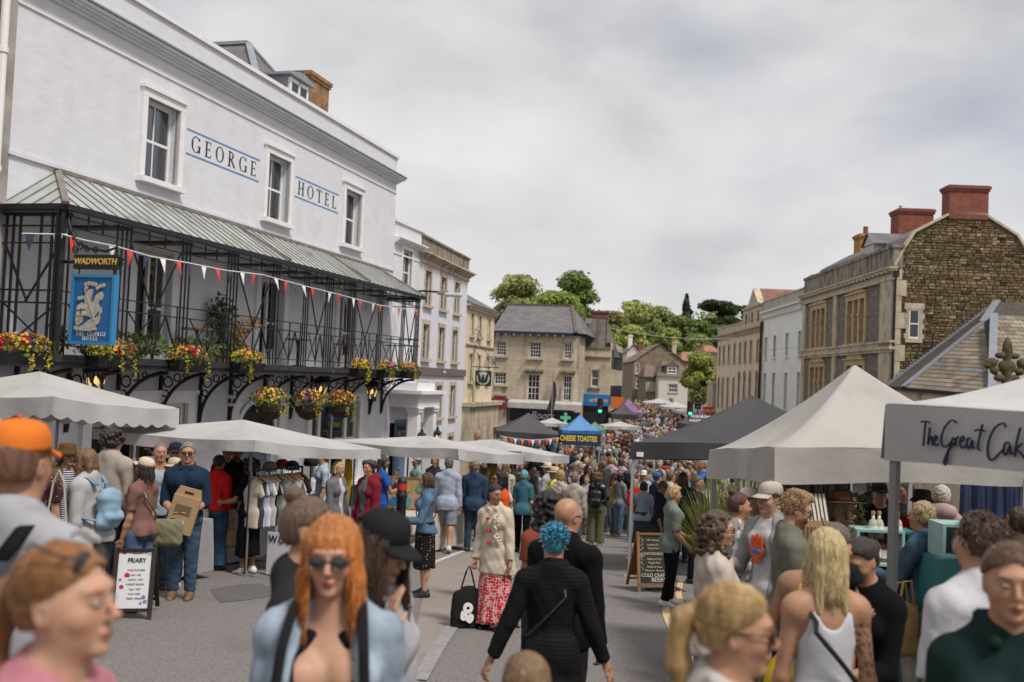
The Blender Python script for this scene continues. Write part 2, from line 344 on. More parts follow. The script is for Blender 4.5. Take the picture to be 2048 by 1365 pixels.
def torso(v,J,g=0.,lo=True,gl=None):
    H=J['H'];T=J['T'];b=J['bulk'];f=J['sex']=='f';U=lambda x,y,z:T(np.array((x,y,z))*H);k=.035*H;gl=g if gl is None else gl
    v.ell(U(0,-.004,.545),np.array(((.098 if f else .092)*b,.070*b,.075))*H+gl,k);v.ell(U(0,.002,.625),np.array(((.077 if f else .084)*b,.058*b,.085))*H+g,k)
    v.ell(U(0,0,.725),np.array(((.086 if f else .094)*b,.064*b,.10))*H+g,k);sw=J['sw']
    v.cone(U(-sw*.75,-.006,.783),U(sw*.75,-.006,.783),.032*H+g*.8,.032*H+g*.8,k)
    for sx in (-1,1):
        if lo:v.ell(U(sx*.045,-.042,.515),np.array((.055*b,.055*b,.058))*H+gl,k*.8)
        fl=g>.018 or J.get('flat')
        if f:v.ell(U(sx*.045,.040 if fl else .050,.735),np.array((.042,.036,.042))*H*(.88 if J.get('flat') else 1)+g*(.55 if fl else .8),k*.7)
        else:v.ell(U(sx*.05,.035,.755),np.array((.055,.035,.045))*H+g*.9,k*.8)
def head_vol(v,J,fine):
    h=J['hh'];c=J['hc'];R=J['RH'];f=J['sex']=='f';P=lambda *p:c+R@(np.array(p,float)*h)
    E=lambda p,r,k,cut=False:v.ell(P(*p),np.array(r)*h,k*h,R,cut)
    E((0,-.07,.12),(.325,.395,.375),.1);E((0,.10,-.19),(.25 if f else .27,.27,.305),.16);E((0,.02,-.05),(.30,.32,.3),.1)
    E((0,.30,-.43),(.085 if f else .11,.075,.065),.1);E((0,.31,.10),(.21,.08,.07),.09)
    for sx in (-1,1):
        E((sx*.165,.22,-.13),(.10,.10,.09),.1);E((sx*.13,.425,.0),(.078,.06,.05),.05,True);E((sx*.128,.325,-.005),(.062,.055,.042),.015)
        E((sx*.318,-.05,-.06),(.035,.075,.125),.03);E((sx*.345,-.03,-.06),(.015,.03,.06),.02,True)
    v.cone(P(0,.36,.04),P(0,.465,-.135),.030*h,.046*h,.035*h);v.ell(P(.04,.42,-.155),np.array((.032,.035,.026))*h,.02*h,R);v.ell(P(-.04,.42,-.155),np.array((.032,.035,.026))*h,.02*h,R)
    if fine:E((0,.44,-.298),(.10,.05,.006),.012,True)
    E((0,.368,-.272),(.095,.045,.022),.02);E((0,.365,-.318),(.078,.045,.026),.02)
def body_mesh(J,fine=.008,co=.017,brows=(.12,.07,.04),lips=(.42,.14,.13),stubble=None,bald=False,tg=-.016,bare=1,legbare=False):
    H=J['H'];hc=J['hc'];hh=J['hh']
    pts=np.array([p for a in J['arm'] for p in a[:3]]+[p for l_ in J['leg'] for p in l_[:3]]+[hc,J['neck']])
    lo=pts.min(0)-.16;hi=pts.max(0)+.16;lo[2]=min(l_[2][2] for l_ in J['leg'])-.09;hi[2]=hc[2]+.2
    v=Vol(axis(lo[0],hi[0],hc[0]-hh*.42,hc[0]+hh*.42,fine,co),axis(lo[1],hi[1],hc[1]-hh*.52,hc[1]+hh*.58,fine,co),axis(lo[2],hi[2],hc[2]-hh*.62,hc[2]+hh*.55,fine,co))
    torso(v,J,tg,True,-.02);b=J['bulk'];sc=0 if bare<.3 else .008
    for i,(sh,el,wr,d2) in enumerate(J['arm']):
        v.cone(sh,el,.0275*H*b-sc,.0225*H*b-(sc if bare>1 else 0),.02*H);v.cone(el,el+(wr-el)*.35,.0245*H*b,.026*H*b,.012*H);v.cone(el+(wr-el)*.35,wr,.026*H*b,.0155*H,.012*H)
        v.ell(sh,np.array((.030,.032,.036))*H*b-sc,.02*H)
        t_=J['T'](np.array((0,-.012,.852))*H);v.cone(t_,sh*.75+t_*.25,.026*H,.030*H,.03*H)
    for hp,kn,an,a in J['leg']:
        q_=0 if legbare else .008;v.cone(hp,kn,.058*H*b-.012,.036*H-q_,.02*H);v.cone(kn,an,.034*H-q_,.021*H,.015*H)
        if legbare:v.ell(kn+(an-kn)*.3+np.array((0,-.012*H,0)),np.array((.034,.034,.07))*H,.02*H)
        ty=np.array((0,math.cos(a),math.sin(a)));v.cone(an+np.array((0,-.008,-.016))*H,an+ty*.078*H+np.array((0,0,-.03))*H,.019*H,.011*H,.008*H)
    v.cone(J['neck']-(0,0,.02*H),J['neck2']+np.array((0,.004,.012))*H,(.036 if J['sex']=='m' else .031)*H,(.034 if J['sex']=='m' else .028)*H,.022*H)
    head_vol(v,J,fine<.0065);V,Q=v.net()
    for i,(sh,el,wr,d2) in enumerate(J['arm']):
        hv,hq=hand_mesh(J['hands'][i]);hv=hv*(H/1.75*1.04);sx=(-1,1)[i]
        z=-d2;fw=np.array((-sx*1.0,.55,0));yv=fw-z*(fw@z);yv /= np.linalg.norm(yv);xv=np.cross(yv,z)  # palm turned to the body, thumb forward
        q=hv.copy();th=float(np.array((xv[1])));flip=-1 if th>0 else 1;q[:,0] *= flip
        V2=wr+q[:,:1]*xv*1+q[:,1:2]*yv+q[:,2:3]*z;hq2=hq[:,::-1] if flip<0 else hq;Q=np.concatenate([Q,hq2+len(V)]);V=np.concatenate([V,V2])
    L=(V-hc)@J['RH']/hh;cols=np.ones((len(V),3));x,y,z=L[:,0],L[:,1],L[:,2];inh=(np.abs(z)<.6) & (np.abs(x)<.45) & (np.abs(y)<.6)
    def paint(w,c):
        w=np.where(inh,np.clip(w,0,1),0)[:,None];cols[:]=cols*(1-w)+np.array(c)*w
    ax_=np.abs(x)
    paint((y>.12)*.5*np.exp(-((ax_-.19)**2+(z+.14)**2)/.008),(1.0,.70,.64));paint((y>.3)*.45*np.exp(-(x**2+(z+.13)**2)/.004),(1.0,.72,.66))
    if stubble:paint((y>-.02)*np.clip((-.17-z-.25*np.maximum(0,ax_-.1))*12,0,1)*(stubble[3] if len(stubble)>3 else .8),stubble[:3])
    paint((y>.3)*np.clip(1.6-np.sqrt((x/.092)**2+((z+.296)/.046)**2)*1.45,0,1),lips)
    paint((y>.2)*np.clip(2-np.sqrt(((ax_-.13)/.09)**2+((z-.085-.10*(ax_-.13))/.022)**2)*1.6,0,1)*.85,brows)
    paint((y>.2)*np.clip(2.2-np.sqrt(((ax_-.128)/.066)**2+((z+.003)/.026)**2)*1.6,0,1),(.16,.10,.08))
    paint((y>.2)*np.clip(2.4-np.sqrt(((ax_-.128)/.050)**2+((z+.003)/.017)**2)*1.8,0,1),(.95,.95,1.0))
    paint((y>.2)*np.clip(2.2-np.sqrt(((ax_-.128)/.021)**2+((z+.003)/.021)**2)*1.6,0,1),(.10,.08,.07))
    paint((y>.36)*.7*np.exp(-((ax_-.025)**2+(z+.185)**2)/.0003),(.35,.16,.12))
    return np_mesh('body',V,Q,cols=cols)
# ---- clothes
def cloth_vol(J,co=.014,extra=.2):
    H=J['H'];pts=np.array([p for a in J['arm'] for p in a[:3]]+[p for l_ in J['leg'] for p in l_[:3]]+[J['neck2']]);lo=pts.min(0)-extra;hi=pts.max(0)+extra;lo[2]=min(l_[2][2] for l_ in J['leg'])-.05;return lo,hi
def top_mesh(J,sleeve=.4,hem=.50,g=.012,neck=.0,vneck=0,flare=0,seed=1,co=.0135,wr=.009,hood=False,collar=False,openf=0,tank=False,sl_g=None):
    g *= .78;H=J['H'];lo,hi=cloth_vol(J);lo[2]=hem*H-.06
    v=Vol(np.arange(lo[0],hi[0],co),np.arange(lo[1],hi[1],co),np.arange(lo[2],hi[2]-.02,co));b=J['bulk'];sg=g if sl_g is None else sl_g
    torso(v,J,g)
    T=J['T'];U=lambda x,y,z:T(np.array((x,y,z))*H)
    if not tank:v.cone(U(0,-.012,.845),U(0,.0,.80),.040*H+g*.3,.05*H,.03*H)
    if hem<.5:
        w0=.110*H*b+g*.8;n=7;zt=.56
        for i in range(n):
            z=zt-(zt-hem)*i/(n-1);r=w0+flare*(zt-z)*H;v.ell(U(0,-.008,z),(r,r*.78,.05*H),.03)
    else:r=.108*H*b+g+flare*.05;v.ell(U(0,-.006,hem+.01),(r,r*.76,.06*H),.03)
    for i,(sh,el,wr_,d2) in enumerate(J['arm']):
        if tank:continue
        t_=U(0,-.012,.845);v.cone(t_,sh*.85+t_*.15,.026*H+g*.7,.0325*H+g,.03*H);v.ell(sh,np.array((.0305,.033,.036))*H*b+g*.8,.012*H)
        ra,rb,rc=.0315*H*b+sg,.0245*H*b+sg*1.1,.0185*H*b+sg*1.0
        if sleeve<1:v.sleeve(sh,sh+(el-sh)*sleeve,ra,ra+(rb-ra)*sleeve+sg*.25,.009*H)
        else:v.cone(sh,el,ra,rb,.009*H);v.sleeve(el,el+(wr_-el)*(sleeve-1),rb,rb+(rc-rb)*(sleeve-1),.005*H)
    if hood:v.ell(U(0,-.055,.845),np.array((.085,.05,.05))*H,.03);v.cone(U(-.06,-.03,.85),U(.06,-.03,.85),.03*H,.03*H,.03)
    if collar:
        for sx in (-1,1):v.cone(U(sx*.042,-.012,.862),U(sx*.03,.045,.835),.013*H,.011*H,.01);
        v.cone(U(-.042,-.02,.866),U(.042,-.02,.866),.013*H,.013*H,.01)
    if wr:v.wrinkle(wr,17,seed,(1,1,.75))
    # neck opening and hem
    nc=J['neck2']+np.array((0,.006,.012))*H if not tank else U(0,.02,.865);rr=(.040+neck)*H
    v.ell(nc,np.array((rr,rr*1.05,.055*H if not (collar or hood) else .04*H)),.012,None,True)
    if vneck:v.ell(U(0,.085,.80),(.018*H+.03*vneck*H,.05*H,.12*vneck*H),.01,None,True)
    if tank:
        for sx in (-1,1):v.ell(U(sx*(J['sw']+.012),0,.80),np.array((.052,.09,.10))*H,.01,None,True)
        v.ell(U(0,-.06,.86),np.array((.05,.06,.11))*H,.01,None,True)
    if openf:v.ell(U(0,.10,.72),(openf*H,.10*H,.32*H),.01,None,True)
    v.clip((0,0,hem*H),(0,.05,-1));return np_mesh('top',*v.net())
def leg_mesh(J,hem=.05,g=.012,flare=0,seed=2,co=.0135,wr=.005,waist=.60):
    g *= .85;H=J['H'];lo,hi=cloth_vol(J);b=J['bulk'];an=[l_[2] for l_ in J['leg']]
    v=Vol(np.arange(lo[0],hi[0],co),np.arange(lo[1],hi[1],co),np.arange(lo[2],waist*H+.05,co))
    for c,r in (((0,-.004,.545),(.096,.072,.075)),((0,.0,.60),(.082,.062,.06))):v.ell(np.array(c)*H,np.array((r[0]*b,r[1]*b,r[2]))*H+g*.3,.03)
    for sx in (-1,1):v.ell(np.array((sx*.045,-.040,.515))*H,np.array((.0565*b,.0565*b,.058))*H+g*.25,.03)
    for hp,kn,an,a in J['leg']:
        tot=.46;L=.505-hem
        if L <= .225:v.sleeve(hp,hp+(kn-hp)*(L/.225),.058*H*b+g,(.058-(.02*L/.225))*H*b+g+flare,.015)
        else:t=min(1,(L-.225)/.235);v.cone(hp,kn,.058*H*b+g,.036*H+g,.015);v.sleeve(kn,kn+(an-kn)*t,.036*H+g,.028*H+g+flare,.01)
    if wr:v.wrinkle(wr,24,seed,(1,1,.8))
    v.clip((0,0,waist*H),(0,.12,1));return np_mesh('trousers',*v.net())
def skirt_mesh(J,waist=.61,hem=.1,r0=.085,r1=.17,folds=11,amp=.06,seed=3,drift=(0,0)):
    H=J['H'];n=72;m=26;V=[];rs=random.Random(seed);ph=[rs.uniform(0,6) for _ in range(4)]
    for sgn in (0,1):
        for i in range(m):
            t=i/(m-1);z=(waist+(hem-waist)*t)*H;k=min(1,t/.22);r=((r0+(.105-r0)*math.sin(k*math.pi/2))*(1-t)+r1*t)*H*J['bulk'];r=max(r,(r0+(.10-r0)*min(1,t/.2))*H)
            for j in range(n):
                a=2*math.pi*j/n;w=1+amp*t*(math.sin(folds*a+ph[0]+1.5*t)*.6+math.sin((folds*.5//1+2)*a+ph[1])*.5+.3*math.sin(2*folds*a+ph[2]));rr=r*w-.005*sgn
                V.append((rr*math.cos(a)+drift[0]*t*t*H,rr*math.sin(a)*.82+drift[1]*t*t*H-.004*H,z+.006*H*t*math.sin(3*a+ph[3])))
    V=np.array(V);Q=[]
    for sgn in (0,1):
        for i in range(m-1):
            for j in range(n):
                q=[sgn*m*n+i*n+j,sgn*m*n+(i+1)*n+j,sgn*m*n+(i+1)*n+(j+1) % n,sgn*m*n+i*n+(j+1) % n];Q.append(q if sgn==0 else q[::-1])
    for j in range(n):Q.append([(m-1)*n+j,m*n+(m-1)*n+j,m*n+(m-1)*n+(j+1) % n,(m-1)*n+(j+1) % n])
    return np_mesh('skirt',V,np.array(Q))
def shoe_mesh(J,i,tall=0):
    H=J['H'];hp,kn,an,a=J['leg'][i];a=max(-.6,min(.5,a));c=.009
    v=Vol(np.arange(an[0]-.09,an[0]+.09,c),np.arange(an[1]-.16,an[1]+.24,c),np.arange(an[2]-.14,an[2]+.18,c));ty=np.array((0,math.cos(a),math.sin(a)));up=np.array((0,-math.sin(a),math.cos(a)))
    p=lambda y,z:an+ty*y*H+up*z*H
    v.cone(p(-.018,-.022),p(.02,-.018),.030*H,.030*H,.02);v.cone(p(.02,-.024),p(.095,-.032),.028*H,.020*H,.02);v.cone(an+up*-.01*H,an+(kn-an)*(.06+tall),.027*H,.027*H,.015)
    v.clip(p(0,-.044),-up);v.clip(an+(kn-an)*(.07+tall),kn-an);return np_mesh('shoe',*v.net())
# ---- hair
def hair_mesh(J,style='short',L=.5,t=.035,seed=5,fine=.0075,fringe=False,part=0):
    h=J['hh'];c=J['hc'];R=J['RH'];P=lambda *p:c+R@(np.array(p,float)*h);dn=np.array((0,0,-1.))
    bot={'short':.75,'buzz':.7,'quiff':.75,'bun':.75,'updo':.75,'afro':1.0,'bob':.95}.get(style,.8+L)
    lo=c-np.array((.75,.85 if style != 'pony' else 1.15,bot))*h;hi=c+np.array((.75,.7,.95))*h
    v=Vol(np.arange(lo[0],hi[0],fine),np.arange(lo[1],hi[1],fine),np.arange(lo[2],hi[2],fine));E=lambda p,r,k=.05,cut=False:v.ell(P(*p),np.array(r)*h,k*h,R,cut)
    tt=t
    E((0,-.075,.125),(.335+tt,.405+tt,.385+tt));E((0,-.20,-.08),(.285+tt,.25+tt,.27+tt),.1)
    if style=='quiff':E((0,.12,.42),(.25,.27,.14),.1);E((0,-.1,.45),(.27,.3,.12),.1)
    if style=='curly':
        rs=np.random.default_rng(seed)
        for _ in range(int(70+L*90)):
            a=rs.uniform(-2.3,2.3);z=rs.uniform(-L,.42);r=.40+tt+rs.uniform(-.05,.08)-(.25*max(0,z-.1));E((math.sin(a)*r*.95,-math.cos(a)*r-.08,z),(.10,.10,.09),.04)
    if style in ('long','bob'):
        for sx in (-1,1):
            a=P(sx*.30,-.02,.12);b=P(sx*.34,.02 if style=='long' else .0,-.30);v.cone(a,b,.10*h,.11*h,.08*h)
            if style=='long':b2=b+dn*(L-.1)*h+R@np.array((sx*.04,.04,0))*h;v.cone(b,b2,.12*h,.08*h,.06*h)
        for x in (-.2,0,.2):
            b=P(x,-.34,-.30);v.cone(P(x,-.30,.1),b,.16*h,.15*h,.08*h)
            if style=='long':v.cone(b,b+dn*L*h*(1-.3*abs(x))+R@np.array((x*.3,-.06,0))*h,.15*h,.09*h,.08*h)
    if style=='pony':
        a=P(0,-.44,.18);b=P(0,-.62,.05);v.cone(a,b,.11*h,.11*h,.04*h);v.cone(b,b+dn*L*h*.6+R@np.array((0,-.06,0))*h,.14*h,.13*h,.05*h);v.cone(b+dn*L*h*.6,b+dn*L*h+R@np.array((0,.02,0))*h,.13*h,.05*h,.05*h)
    if style=='bun':E((0,-.30,.52),(.17,.17,.15),.03)
    if style=='updo':E((0,-.50,.10),(.2,.16,.2),.05)
    # face, ears and nape left free
    pf=P(0,.22 if not fringe else .34,.30 if not fringe else .13)
    if style=='buzz':pf=P(0,.24,.30)
    sl_,(X,Y,Z)=v.sub(lo-1,hi+1);px,py,pz=X-c[0],Y-c[1],Z-c[2];lx=(R[0][0]*px+R[1][0]*py+R[2][0]*pz)/h;ly=(R[0][1]*px+R[1][1]*py+R[2][1]*pz)/h;lz=(R[0][2]*px+R[1][2]*py+R[2][2]*pz)/h
    rx_,rz_=(.37 if style not in ('long','bob') else .255),(.50 if not fringe else .25)
    face=(np.sqrt((lx/rx_)**2*(rx_<.3)+((ly-.45)/(.42 if rx_>.3 else .37))**2+((lz+.13)/rz_)**2)-1)*.3  # negative inside the face window
    if rz_<.5 or rx_<.3:face=np.minimum(face,np.maximum(np.maximum(.16-ly,np.abs(lx)-.225),lz-(-.05)))
    v.D=np.maximum(v.D,-face*h)
    if style in ('short','quiff','buzz','pony','bun','updo'):
        ear=np.maximum(np.maximum(-.14-ly,ly-.3),np.maximum(lz-.10,.25-np.abs(lx)));v.D=np.maximum(v.D,-ear*h*.8)
        v.D=np.maximum(v.D,np.minimum(-.22-lz,(ly+.47) if style=='pony' else 9)*h)
    ph=np.arctan2(lx,-ly-.07+.0*lz);st=np.sin(ph*31+3*np.sin(lz*5+seed))*.011+np.sin(ph*57+2*lz+seed*2)*.006
    top=np.clip((lz-.15)*3,0,1);st=st*(1-top)+top*(np.sin(lx*60+2*np.sin(ly*7+seed))*.010)
    if style not in ('buzz','bald'):v.D=v.D+(st*h*{'curly':.5,'pony':.25,'bun':.25,'updo':.3}.get(style,1)).astype(np.float32)
    if style in ('short','quiff','curly'):v.wrinkle(.012*h*2,60,seed)
    return np_mesh('hair',*v.net())
def locks_mesh(J,n,L,r=.006,seed=1,wave=.02,side=.35,back=True,width=1.0,front=True,fr0=.0):  # loose strands of long hair
    h=J['hh'];c=J['hc'];R=J['RH'];rs=random.Random(seed);mb=MB()
    for i in range(n):
        a=rs.uniform(.95 if not back else -.2,2.35 if front else 1.7)*rs.choice((-1,1));top=rs.uniform(.25,.48);ll=L*rs.uniform(.6,1.05);ph=rs.uniform(0,6);fq=rs.uniform(5,9);pts=[]
        for k in range(15):
            t=k/14
            if t<.3:q=t/.3;th=q*1.35;z=.12+top*.85*math.cos(th)+.02;rad=(.40+.03*rs.random())*math.sin(th)+.02
            else:q=(t-.3)/.7;z=.12+top*.85*math.cos(1.35)-ll*q;rad=.42+.05*q*width
            x=math.sin(a)*rad*.86;y=-math.cos(a)*rad-.06;p=c+R@(np.array((x,y,z))*h) if t<.3 else c+R@(np.array((x,y,.12+top*.2))*h)+np.array((0,0,-ll*((t-.3)/.7)*h))
            w=wave*min(1,max(0,(t-.25)*2));p=p+np.array((math.sin(ph+fq*t*2),math.cos(ph*1.3+fq*t*2),0))*w;pts.append(p)
        mb.tube(pts,[r*(.7+.5*math.sin(math.pi*min(1,k/14+.15))) if k<14 else r*.15 for k in range(15)],4)
    return mb.mesh('strand',True)
def pulled_mesh(J,n,L,r=.0022,seed=1,anchor=(0,-.47,.14)):  # fine hair combed back into a ponytail
    h=J['hh'];c=J['hc'];R=J['RH'];rs=random.Random(seed);mb=MB();A=np.array(anchor)
    for i in range(n):
        ph=rs.uniform(-2.4,2.4);tz=rs.uniform(-.1,1.0);zf=.36-.34*abs(ph)/2.4*1.2 if abs(ph)<1.6 else -.05-rs.uniform(0,.15);d0=np.array((math.sin(ph)*.9,math.cos(ph),0));P0=np.array((math.sin(ph)*.36,.36*math.cos(ph)-.05,zf+rs.uniform(-.03,.05)));pts=[]
        for k in range(9):
            t=k/8;q=P0*(1-t)+A*t;q2=q-np.array((0,-.07,.12));l_=math.sqrt((q2[0]/.35)**2+(q2[1]/.425)**2+(q2[2]/.405)**2);o=q2/max(l_,.3)*(1.0+rs.uniform(.0,.035));w=math.sin(math.pi*min(1,t*1.02))**.5;q=np.array((0,-.07,.12))+o if t<.93 else q;pts.append(c+R@(q*h))
        mb.tube(pts,r*rs.uniform(.7,1.3),3,False)
    for i in range(n//2):
        a=rs.uniform(0,6.28);q=rs.random()**.5;ll=L*rs.uniform(.6,1);w=rs.uniform(0,6);base=c+R@((A+np.array((0,-.05,0)))*h);pts=[base+R@np.array((math.cos(a)*.13*q*math.sin(math.pi*(.15+.8*t)),-.10*math.sin(t*2.2)-.05*t+math.sin(a)*.10*q,.06*math.sin(t*3)))*h+np.array((.006*math.sin(w+t*6),0,-ll*t**1.3*h)) for t in [k/9 for k in range(10)]];mb.tube(pts,[r*1.3*(1-.7*k/9) for k in range(10)],3,False)
    return mb.mesh('strand',True)
def tuft_mesh(J,n,L,r=.0028,seed=1,up=.6,back=.2,zmin=.0):  # short rough tufts standing off the scalp
    h=J['hh'];c=J['hc'];R=J['RH'];rs=random.Random(seed);mb=MB()
    while n>0:
        d=np.array((rs.gauss(0,1),rs.gauss(0,1),rs.gauss(.5,1)));d /= np.linalg.norm(d);p=np.array((0,-.075,.125))+d*np.array((.345,.415,.395))
        if p[2]<zmin-.25*(p[1]<-.2) or (p[1]>.17 and p[2]<.36):continue
        n-=1;g=d*.6+np.array((rs.uniform(-.4,.4),rs.uniform(-.4,.4)-back,up));g /= np.linalg.norm(g);l_=L*rs.uniform(.5,1.2)
        mb.tube([c+R@((p-d*.03)*h),c+R@((p+g*l_*.5)*h),c+R@((p+g*l_+np.array((rs.uniform(-.05,.05),rs.uniform(-.05,.05),-.06)))*h)],[r*1.6,r*1.3,r*.3],3,False)
    return mb.mesh('strand',True)
SKIN=mat('skin',rough=.5,var=.12,vs=22,attr='Col',obj=True,sss=.12,bump=.12,bs=220,spec=.35)
CLOTH=mat('woven_cloth',rough=.88,var=.12,vs=9,obj=True,bump=.3,bs=190,spec=.1)
DENIM=mat('denim',rough=.9,var=.35,vs=9,obj=True,bump=.3,bs=160,spec=.2)
LEATHER=mat('leather',rough=.42,var=.15,vs=9,obj=True,bump=.15,bs=60,spec=.4)
HAIRM=mat('hair',rough=.42,var=.4,vs=60,vst=(1,1,.15),obj=True,bump=.7,bs=120,bst=(1,1,.08),spec=.5)
STRAND=mat('hair_strand',rough=.4,var=.45,vs=60,vst=(1,1,.3),obj=True,spec=.5)
PLASTIC=mat('dark_plastic',rough=.25,var=0,obj=True,spec=.5)
EYE=mat('eye',attr='Col',rough=.15,var=0)
def eye_mesh(J,sx):
    h=J['hh'];c=J['hc'];R=J['RH'];V=[];C_=[];n,m=20,12;ir=((.10,.16,.20),(.12,.07,.04))[int(h*1e4) % 2]
    for j in range(m+1):
        for k in range(n):
            a,t=2*math.pi*k/n,math.pi*j/m;d=(math.sin(t)*math.cos(a),math.cos(t),math.sin(t)*math.sin(a));V.append(c+R@(np.array((sx*.128+.056*d[0],.343+.052*d[1],-.004+.024*d[2]*(1-.25*abs(d[0]))))*h));r=math.hypot(d[0]*.056,d[2]*.030);C_.append((.02,.02,.02) if r<.010 else ir if r<.023 else (.14,.09,.07) if t>1.35 else (.33,.31,.30))
    Q=np.array([(j*n+k,j*n+(k+1) % n,(j+1)*n+(k+1) % n,(j+1)*n+k) for j in range(m) for k in range(n)]);return np_mesh('eye',np.array(V),Q,True,np.array(C_))
TONES={'pale':(.44,.25,.165),'fair':(.385,.205,.125),'tan':(.30,.155,.092),'brown':(.24,.12,.075),'dark':(.12,.06,.04)}
def glasses(J,parent,sun=True,up=False,col=(.012,.01,.01),big=1.0):
    h=J['hh'];c=J['hc'];R=J['RH'];zz=.0 if not up else .40;yy=.425 if not up else .22;P=lambda *p:Vector(c+R@(np.array(p,float)*h));mb=MB()
    def Q(x,y,z):return P(x,y,z) if not up else P(x,.02+(y-.1)*.75,z+.47-(y-.1)*.35)
    lens=MB()
    for sx in (-1,1):
        ring=[Q(sx*.145+.105*big*math.cos(t),.425-.05*abs(sx*.145+.105*math.cos(t))*2,-.005+.075*big*math.sin(t)*(1 if math.sin(t)>0 else 1.1)) for t in [2*math.pi*k/18 for k in range(19)]]
        mb.tube(ring,.014*h if sun else .011*h,5);cen=Q(sx*.145,.43,-.005);lens.add([cen]+ring[:18],[(0,1+k,1+(k+1) % 18) for k in range(18)])
        mb.tube([Q(sx*.25,.40,.02),Q(sx*.33,.2,.02),Q(sx*.35,-.05,.03),Q(sx*.345,-.13,-.04)],.014*h,5)
    mb.tube([Q(-.045,.43,.01),Q(0,.445,.025),Q(.045,.43,.01)],.012*h,5)
    g=mb.build('sunglasses' if sun else 'spectacles',PLASTIC,parent,smooth=True,color=col)
    if sun:lens.build('lens',DGLASS if not up else DGLASS,g)
    return g
def cap(J,parent,col,back=False,kind='cap',m=None):
    h=J['hh'];c=J['hc'];R=J['RH'];s_=-1 if back else 1;mb=MB();P=lambda *p:c+R@(np.array(p,float)*h);N=28
    def ringmesh(rings):
        vs=[P(*p) for r in rings for p in r];n=len(rings[0]);mb.add(vs,[(i*n+k,i*n+(k+1) % n,(i+1)*n+(k+1) % n,(i+1)*n+k) for i in range(len(rings)-1) for k in range(n)])
    if kind=='cap':
        prof=[(.97,.14),(.98,.22),(.97,.31),(.91,.40),(.77,.49),(.5,.545),(.2,.57),(.02,.575)]
        ringmesh([[(.385*q*math.cos(2*math.pi*k/N),(.445*q*math.sin(2*math.pi*k/N))*1-.06,z) for k in range(N)] for q,z in [(.94,.16)]+prof])
        n=15;V=[]
        for zz in (0,-.028):
            for j in range(5):
                for k in range(n):
                    a=math.radians(32+116*k/(n-1));q=1+.0*j;V.append(P(.38*math.cos(a)*(1-.01*j),s_*(.43*math.sin(a)+j*.085*math.sin(a)**.8)-.06,.185-.022*j-.05*(abs(math.cos(a))**2)+zz))
        fs=[(j*n+k,j*n+k+1,(j+1)*n+k+1,(j+1)*n+k) for j in range(4) for k in range(n-1)];o5=5*n;fs+=[tuple(o5+i for i in f)[::-1] for f in fs];fs+=[(4*n+k,4*n+k+1,o5+4*n+k+1,o5+4*n+k) for k in range(n-1)]
        mb.add(V,fs);mb.tube([P(0,-.06,.59),P(0,-.06,.62)],.025*h,8)
    else:
        w={'fedora':.72,'bucket':.56,'straw':.70}[kind];tp={'fedora':.62,'bucket':.56,'straw':.58}[kind]
        prof=[(.36,.17),(.40,.16),(w,.13 if kind != 'bucket' else .02),(w+.02,.15 if kind != 'bucket' else .02),(.41,.20),(.395,.25),(.37,tp-.1),(.33,tp-.02),(.25,tp),(.05,tp-(.05 if kind=='fedora' else 0))]
        ringmesh([[(r*math.cos(2*math.pi*k/N),r*1.12*math.sin(2*math.pi*k/N)-.06,z+(.05*abs(math.cos(2*math.pi*k/N)) if r>.5 and kind=='fedora' else 0)) for k in range(N)] for r,z in prof])
    o=mb.build('cap' if kind=='cap' else 'hat',m or CLOTH,parent,smooth=True,color=col)
    if kind in ('fedora','straw'):
        b=MB();vs=[P(r*math.cos(2*math.pi*k/N),r*1.12*math.sin(2*math.pi*k/N)-.06,z) for r,z in ((.418,.20),(.40,.28)) for k in range(N)];b.add(vs,[(k,(k+1) % N,N+(k+1) % N,N+k) for k in range(N)]);b.build('hat_band',CLOTH,o,color=(.02,.015,.012) if kind=='fedora' else (.25,.05,.04))
    return o
PEOPLE={}
def dk(c,k=.8):return tuple(x*k*(.55 if max(c)<.03 else 1) for x in c)
